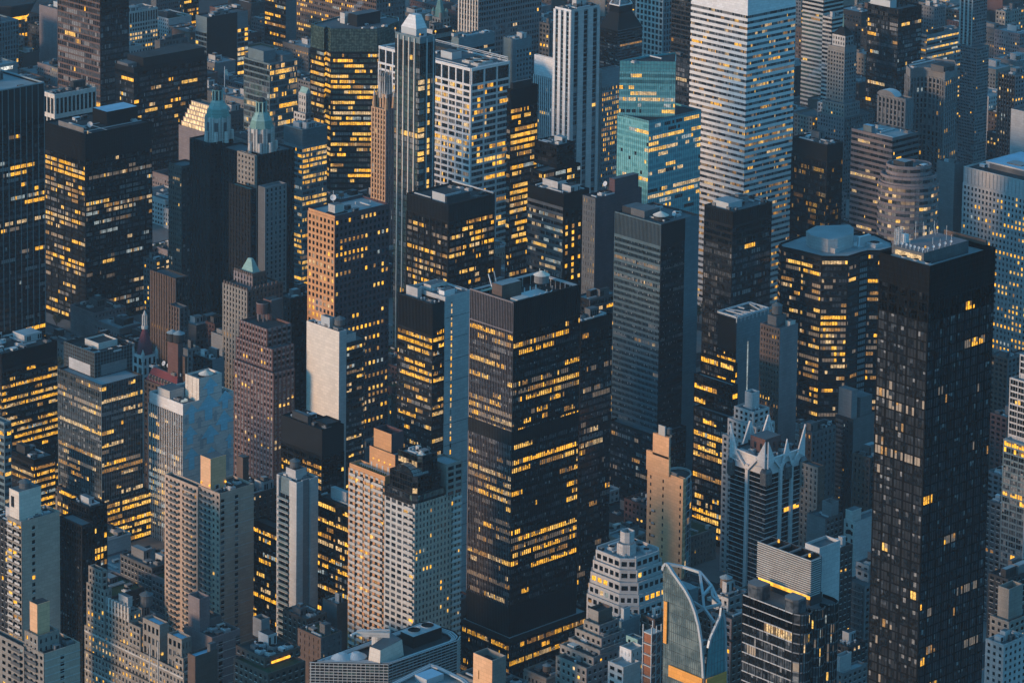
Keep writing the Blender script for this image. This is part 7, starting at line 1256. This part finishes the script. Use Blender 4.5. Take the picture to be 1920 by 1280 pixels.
usedp = set()
for n_, (x, y) in enumerate(spots):
    p = protos[n_ % 3]
    if n_ < 3: o = p
    else:
        o = p.copy(); sc.collection.objects.link(o)
        for ch in p.children: c = ch.copy(); sc.collection.objects.link(c); c.parent = o
    o.location = (x, y, .15); o.rotation_euler.z = rg.uniform(0, 6.28); s_ = rg.uniform(.8, 1.25); o.scale = (s_, s_, s_)
    tag(o, 'dark leafy street tree standing between the low houses', 'tree', 'dark trees in the yards and side streets')
# parked cars and street lamps on the visible streets
def car_proto():
    root = empty('parked_car'); b_ = MB(); b_.box(-2.2, -.9, .35, 2.2, .9, .85, 'dark_grey'); b_.prism([(-1.5, -.8), (1.1, -.8), (1.1, .8), (-1.5, .8)], .85, 1.4, 'g_dark', 'dark_grey', [(-1.1, -.65), (.6, -.65), (.6, .65), (-1.1, .65)]); b_.build('body', root)
    for x in (-1.35, 1.35):
        for y in (-.85, .85):
            w_ = MB(); n = 10; ring = [(x+.34*math.cos(2*math.pi*k/n), .34+.34*math.sin(2*math.pi*k/n)) for k in range(n)]; A = [(a, y-.1, z) for a, z in ring]; B_ = [(a, y+.1, z) for a, z in ring]; w_.face(A, 'black'); w_.face(B_[::-1], 'black')
            for k in range(n): w_.quad(A[k], B_[k], B_[(k+1) % n], A[(k+1) % n], 'black')
            w_.build('wheel', root)
    for y in (-.6, .6): h = MB(); h.box(2.2, y-.2, .55, 2.26, y+.2, .75, 'pale_stone'); h.build('headlight', root)
    return root
def lamp_proto():
    root = empty('street_lamp'); p_ = MB(); p_.cyl(0, 0, 0, .14, 8.5, .09, 'mid_grey', 8); p_.bar((0, 0, 8.4), (1.8, 0, 8.9), .07, 'mid_grey'); p_.build('post', root); h = MB(); h.box(1.4, -.2, 8.7, 2.3, .2, 8.86, 'mid_grey'); h.build('lamp_head', root); l = MB(); l.box(1.5, -.15, 8.62, 2.2, .15, 8.7, 'l_strong'); l.build('bulb', root); return root
def scatter(proto, pts, lab, cat, grp):
    for n_, (x, y, rz) in enumerate(pts):
        if n_ == 0: o = proto
        else:
            o = proto.copy(); sc.collection.objects.link(o)
            for ch in proto.children: c = ch.copy(); sc.collection.objects.link(c); c.parent = o
        o.location = (x, y, .0); o.rotation_euler.z = rz; tag(o, lab, cat, grp)
cars, lamps = [], []
for x in XS:
    y = 560
    while y < 1800:
        y += rg.uniform(5.5, 14)
        for s_ in (-4.4, 4.4):
            if len(cars) < 90 and not hits(x+s_-1, x+s_+1, y-2.5, y+2.5, .2) and min(abs(y-Y) for Y in YS) > 12 and x+y < 3000 and rg.random() < .5 and seen([(x+s_, y, 1.3)]): cars.append((x+s_, y, math.pi/2))
        if rg.random() < .3 and len(lamps) < 50 and x+y < 3300 and seen([(x+6.8, y, 8.6)]) and not hits(x+5, x+8, y-1, y+1, .2): lamps.append((x+6.8, y, math.pi))
if cars: scatter(car_proto(), cars, 'dark parked car at the kerb of a narrow side street', 'car', 'cars parked along the side streets')
if lamps: scatter(lamp_proto(), lamps, 'small amber street lamp on a thin grey post by the kerb', 'street lamp', 'street lamps along the side streets')
print('trees', len(spots), 'cars', len(cars), 'lamps', len(lamps), 'objects', len(sc.objects))
# ------------------------------------------------------------------ evening haze
hz = MB(); hz.box(-200, -200, -1, 4200, 4200, 660, 'asphalt'); o = hz.build('haze'); o.data.materials.clear(); m = bpy.data.materials.new('haze'); m.use_nodes = True; t = m.node_tree; t.nodes.clear(); ou = t.nodes.new('ShaderNodeOutputMaterial'); pvn = t.nodes.new('ShaderNodeVolumePrincipled'); pvn.inputs['Color'].default_value = (.55, .75, .9, 1); pvn.inputs['Density'].default_value = HAZE; t.links.new(pvn.outputs[0], ou.inputs['Volume']); o.data.materials.append(m); tag(o, kind='stuff')

# ------------------------------------------------------------------ steam from roof vents
sm = bpy.data.materials.new('steam'); sm.use_nodes = True; t = sm.node_tree; t.nodes.clear(); ou = t.nodes.new('ShaderNodeOutputMaterial'); pvn = t.nodes.new('ShaderNodeVolumePrincipled'); pvn.inputs['Color'].default_value = (.9, .92, .95, 1); pvn.inputs['Density'].default_value = .075; t.links.new(pvn.outputs[0], ou.inputs['Volume'])
import bmesh
def steam(x, y, D, h, lab, drift=1.0):
    r_ = random.Random(int(x)); p = P(x, y, D); bm = bmesh.new()
    for k in range(9):
        f_ = k/8; q = p+RT*(h*(drift*f_*1.1+r_.uniform(-.12, .12)))+Vector((0, 0, h*(f_*.9+r_.uniform(-.05, .05)))); s_ = h*(.10+.20*f_)*(1-.35*f_); g_ = bmesh.ops.create_icosphere(bm, subdivisions=3, radius=s_)
        for v in g_['verts']: v.co = Vector((v.co.x*1.2, v.co.y*1.2, v.co.z*.8))*(1+.25*math.sin(v.co.x*.9+k)*math.cos(v.co.z*1.1-k))+q-p
    me = bpy.data.meshes.new('steam'); bm.to_mesh(me); bm.free(); me.materials.append(sm); o = bpy.data.objects.new('steam', me); o.location = p; sc.collection.objects.link(o); tag(o, lab, 'steam', kind='stuff')
steam(646, 32, 2450, 11, 'pale steam drifting off the roof of the octagonal green-glass tower', .9)
steam(604, 594, 1700, 9, 'wisp of steam rising from the roof of the cream windowless slab', -.3)
steam(1512, 148, 2600, 12, 'thin steam over the low roofs right of the giant banded tower', 1.0)
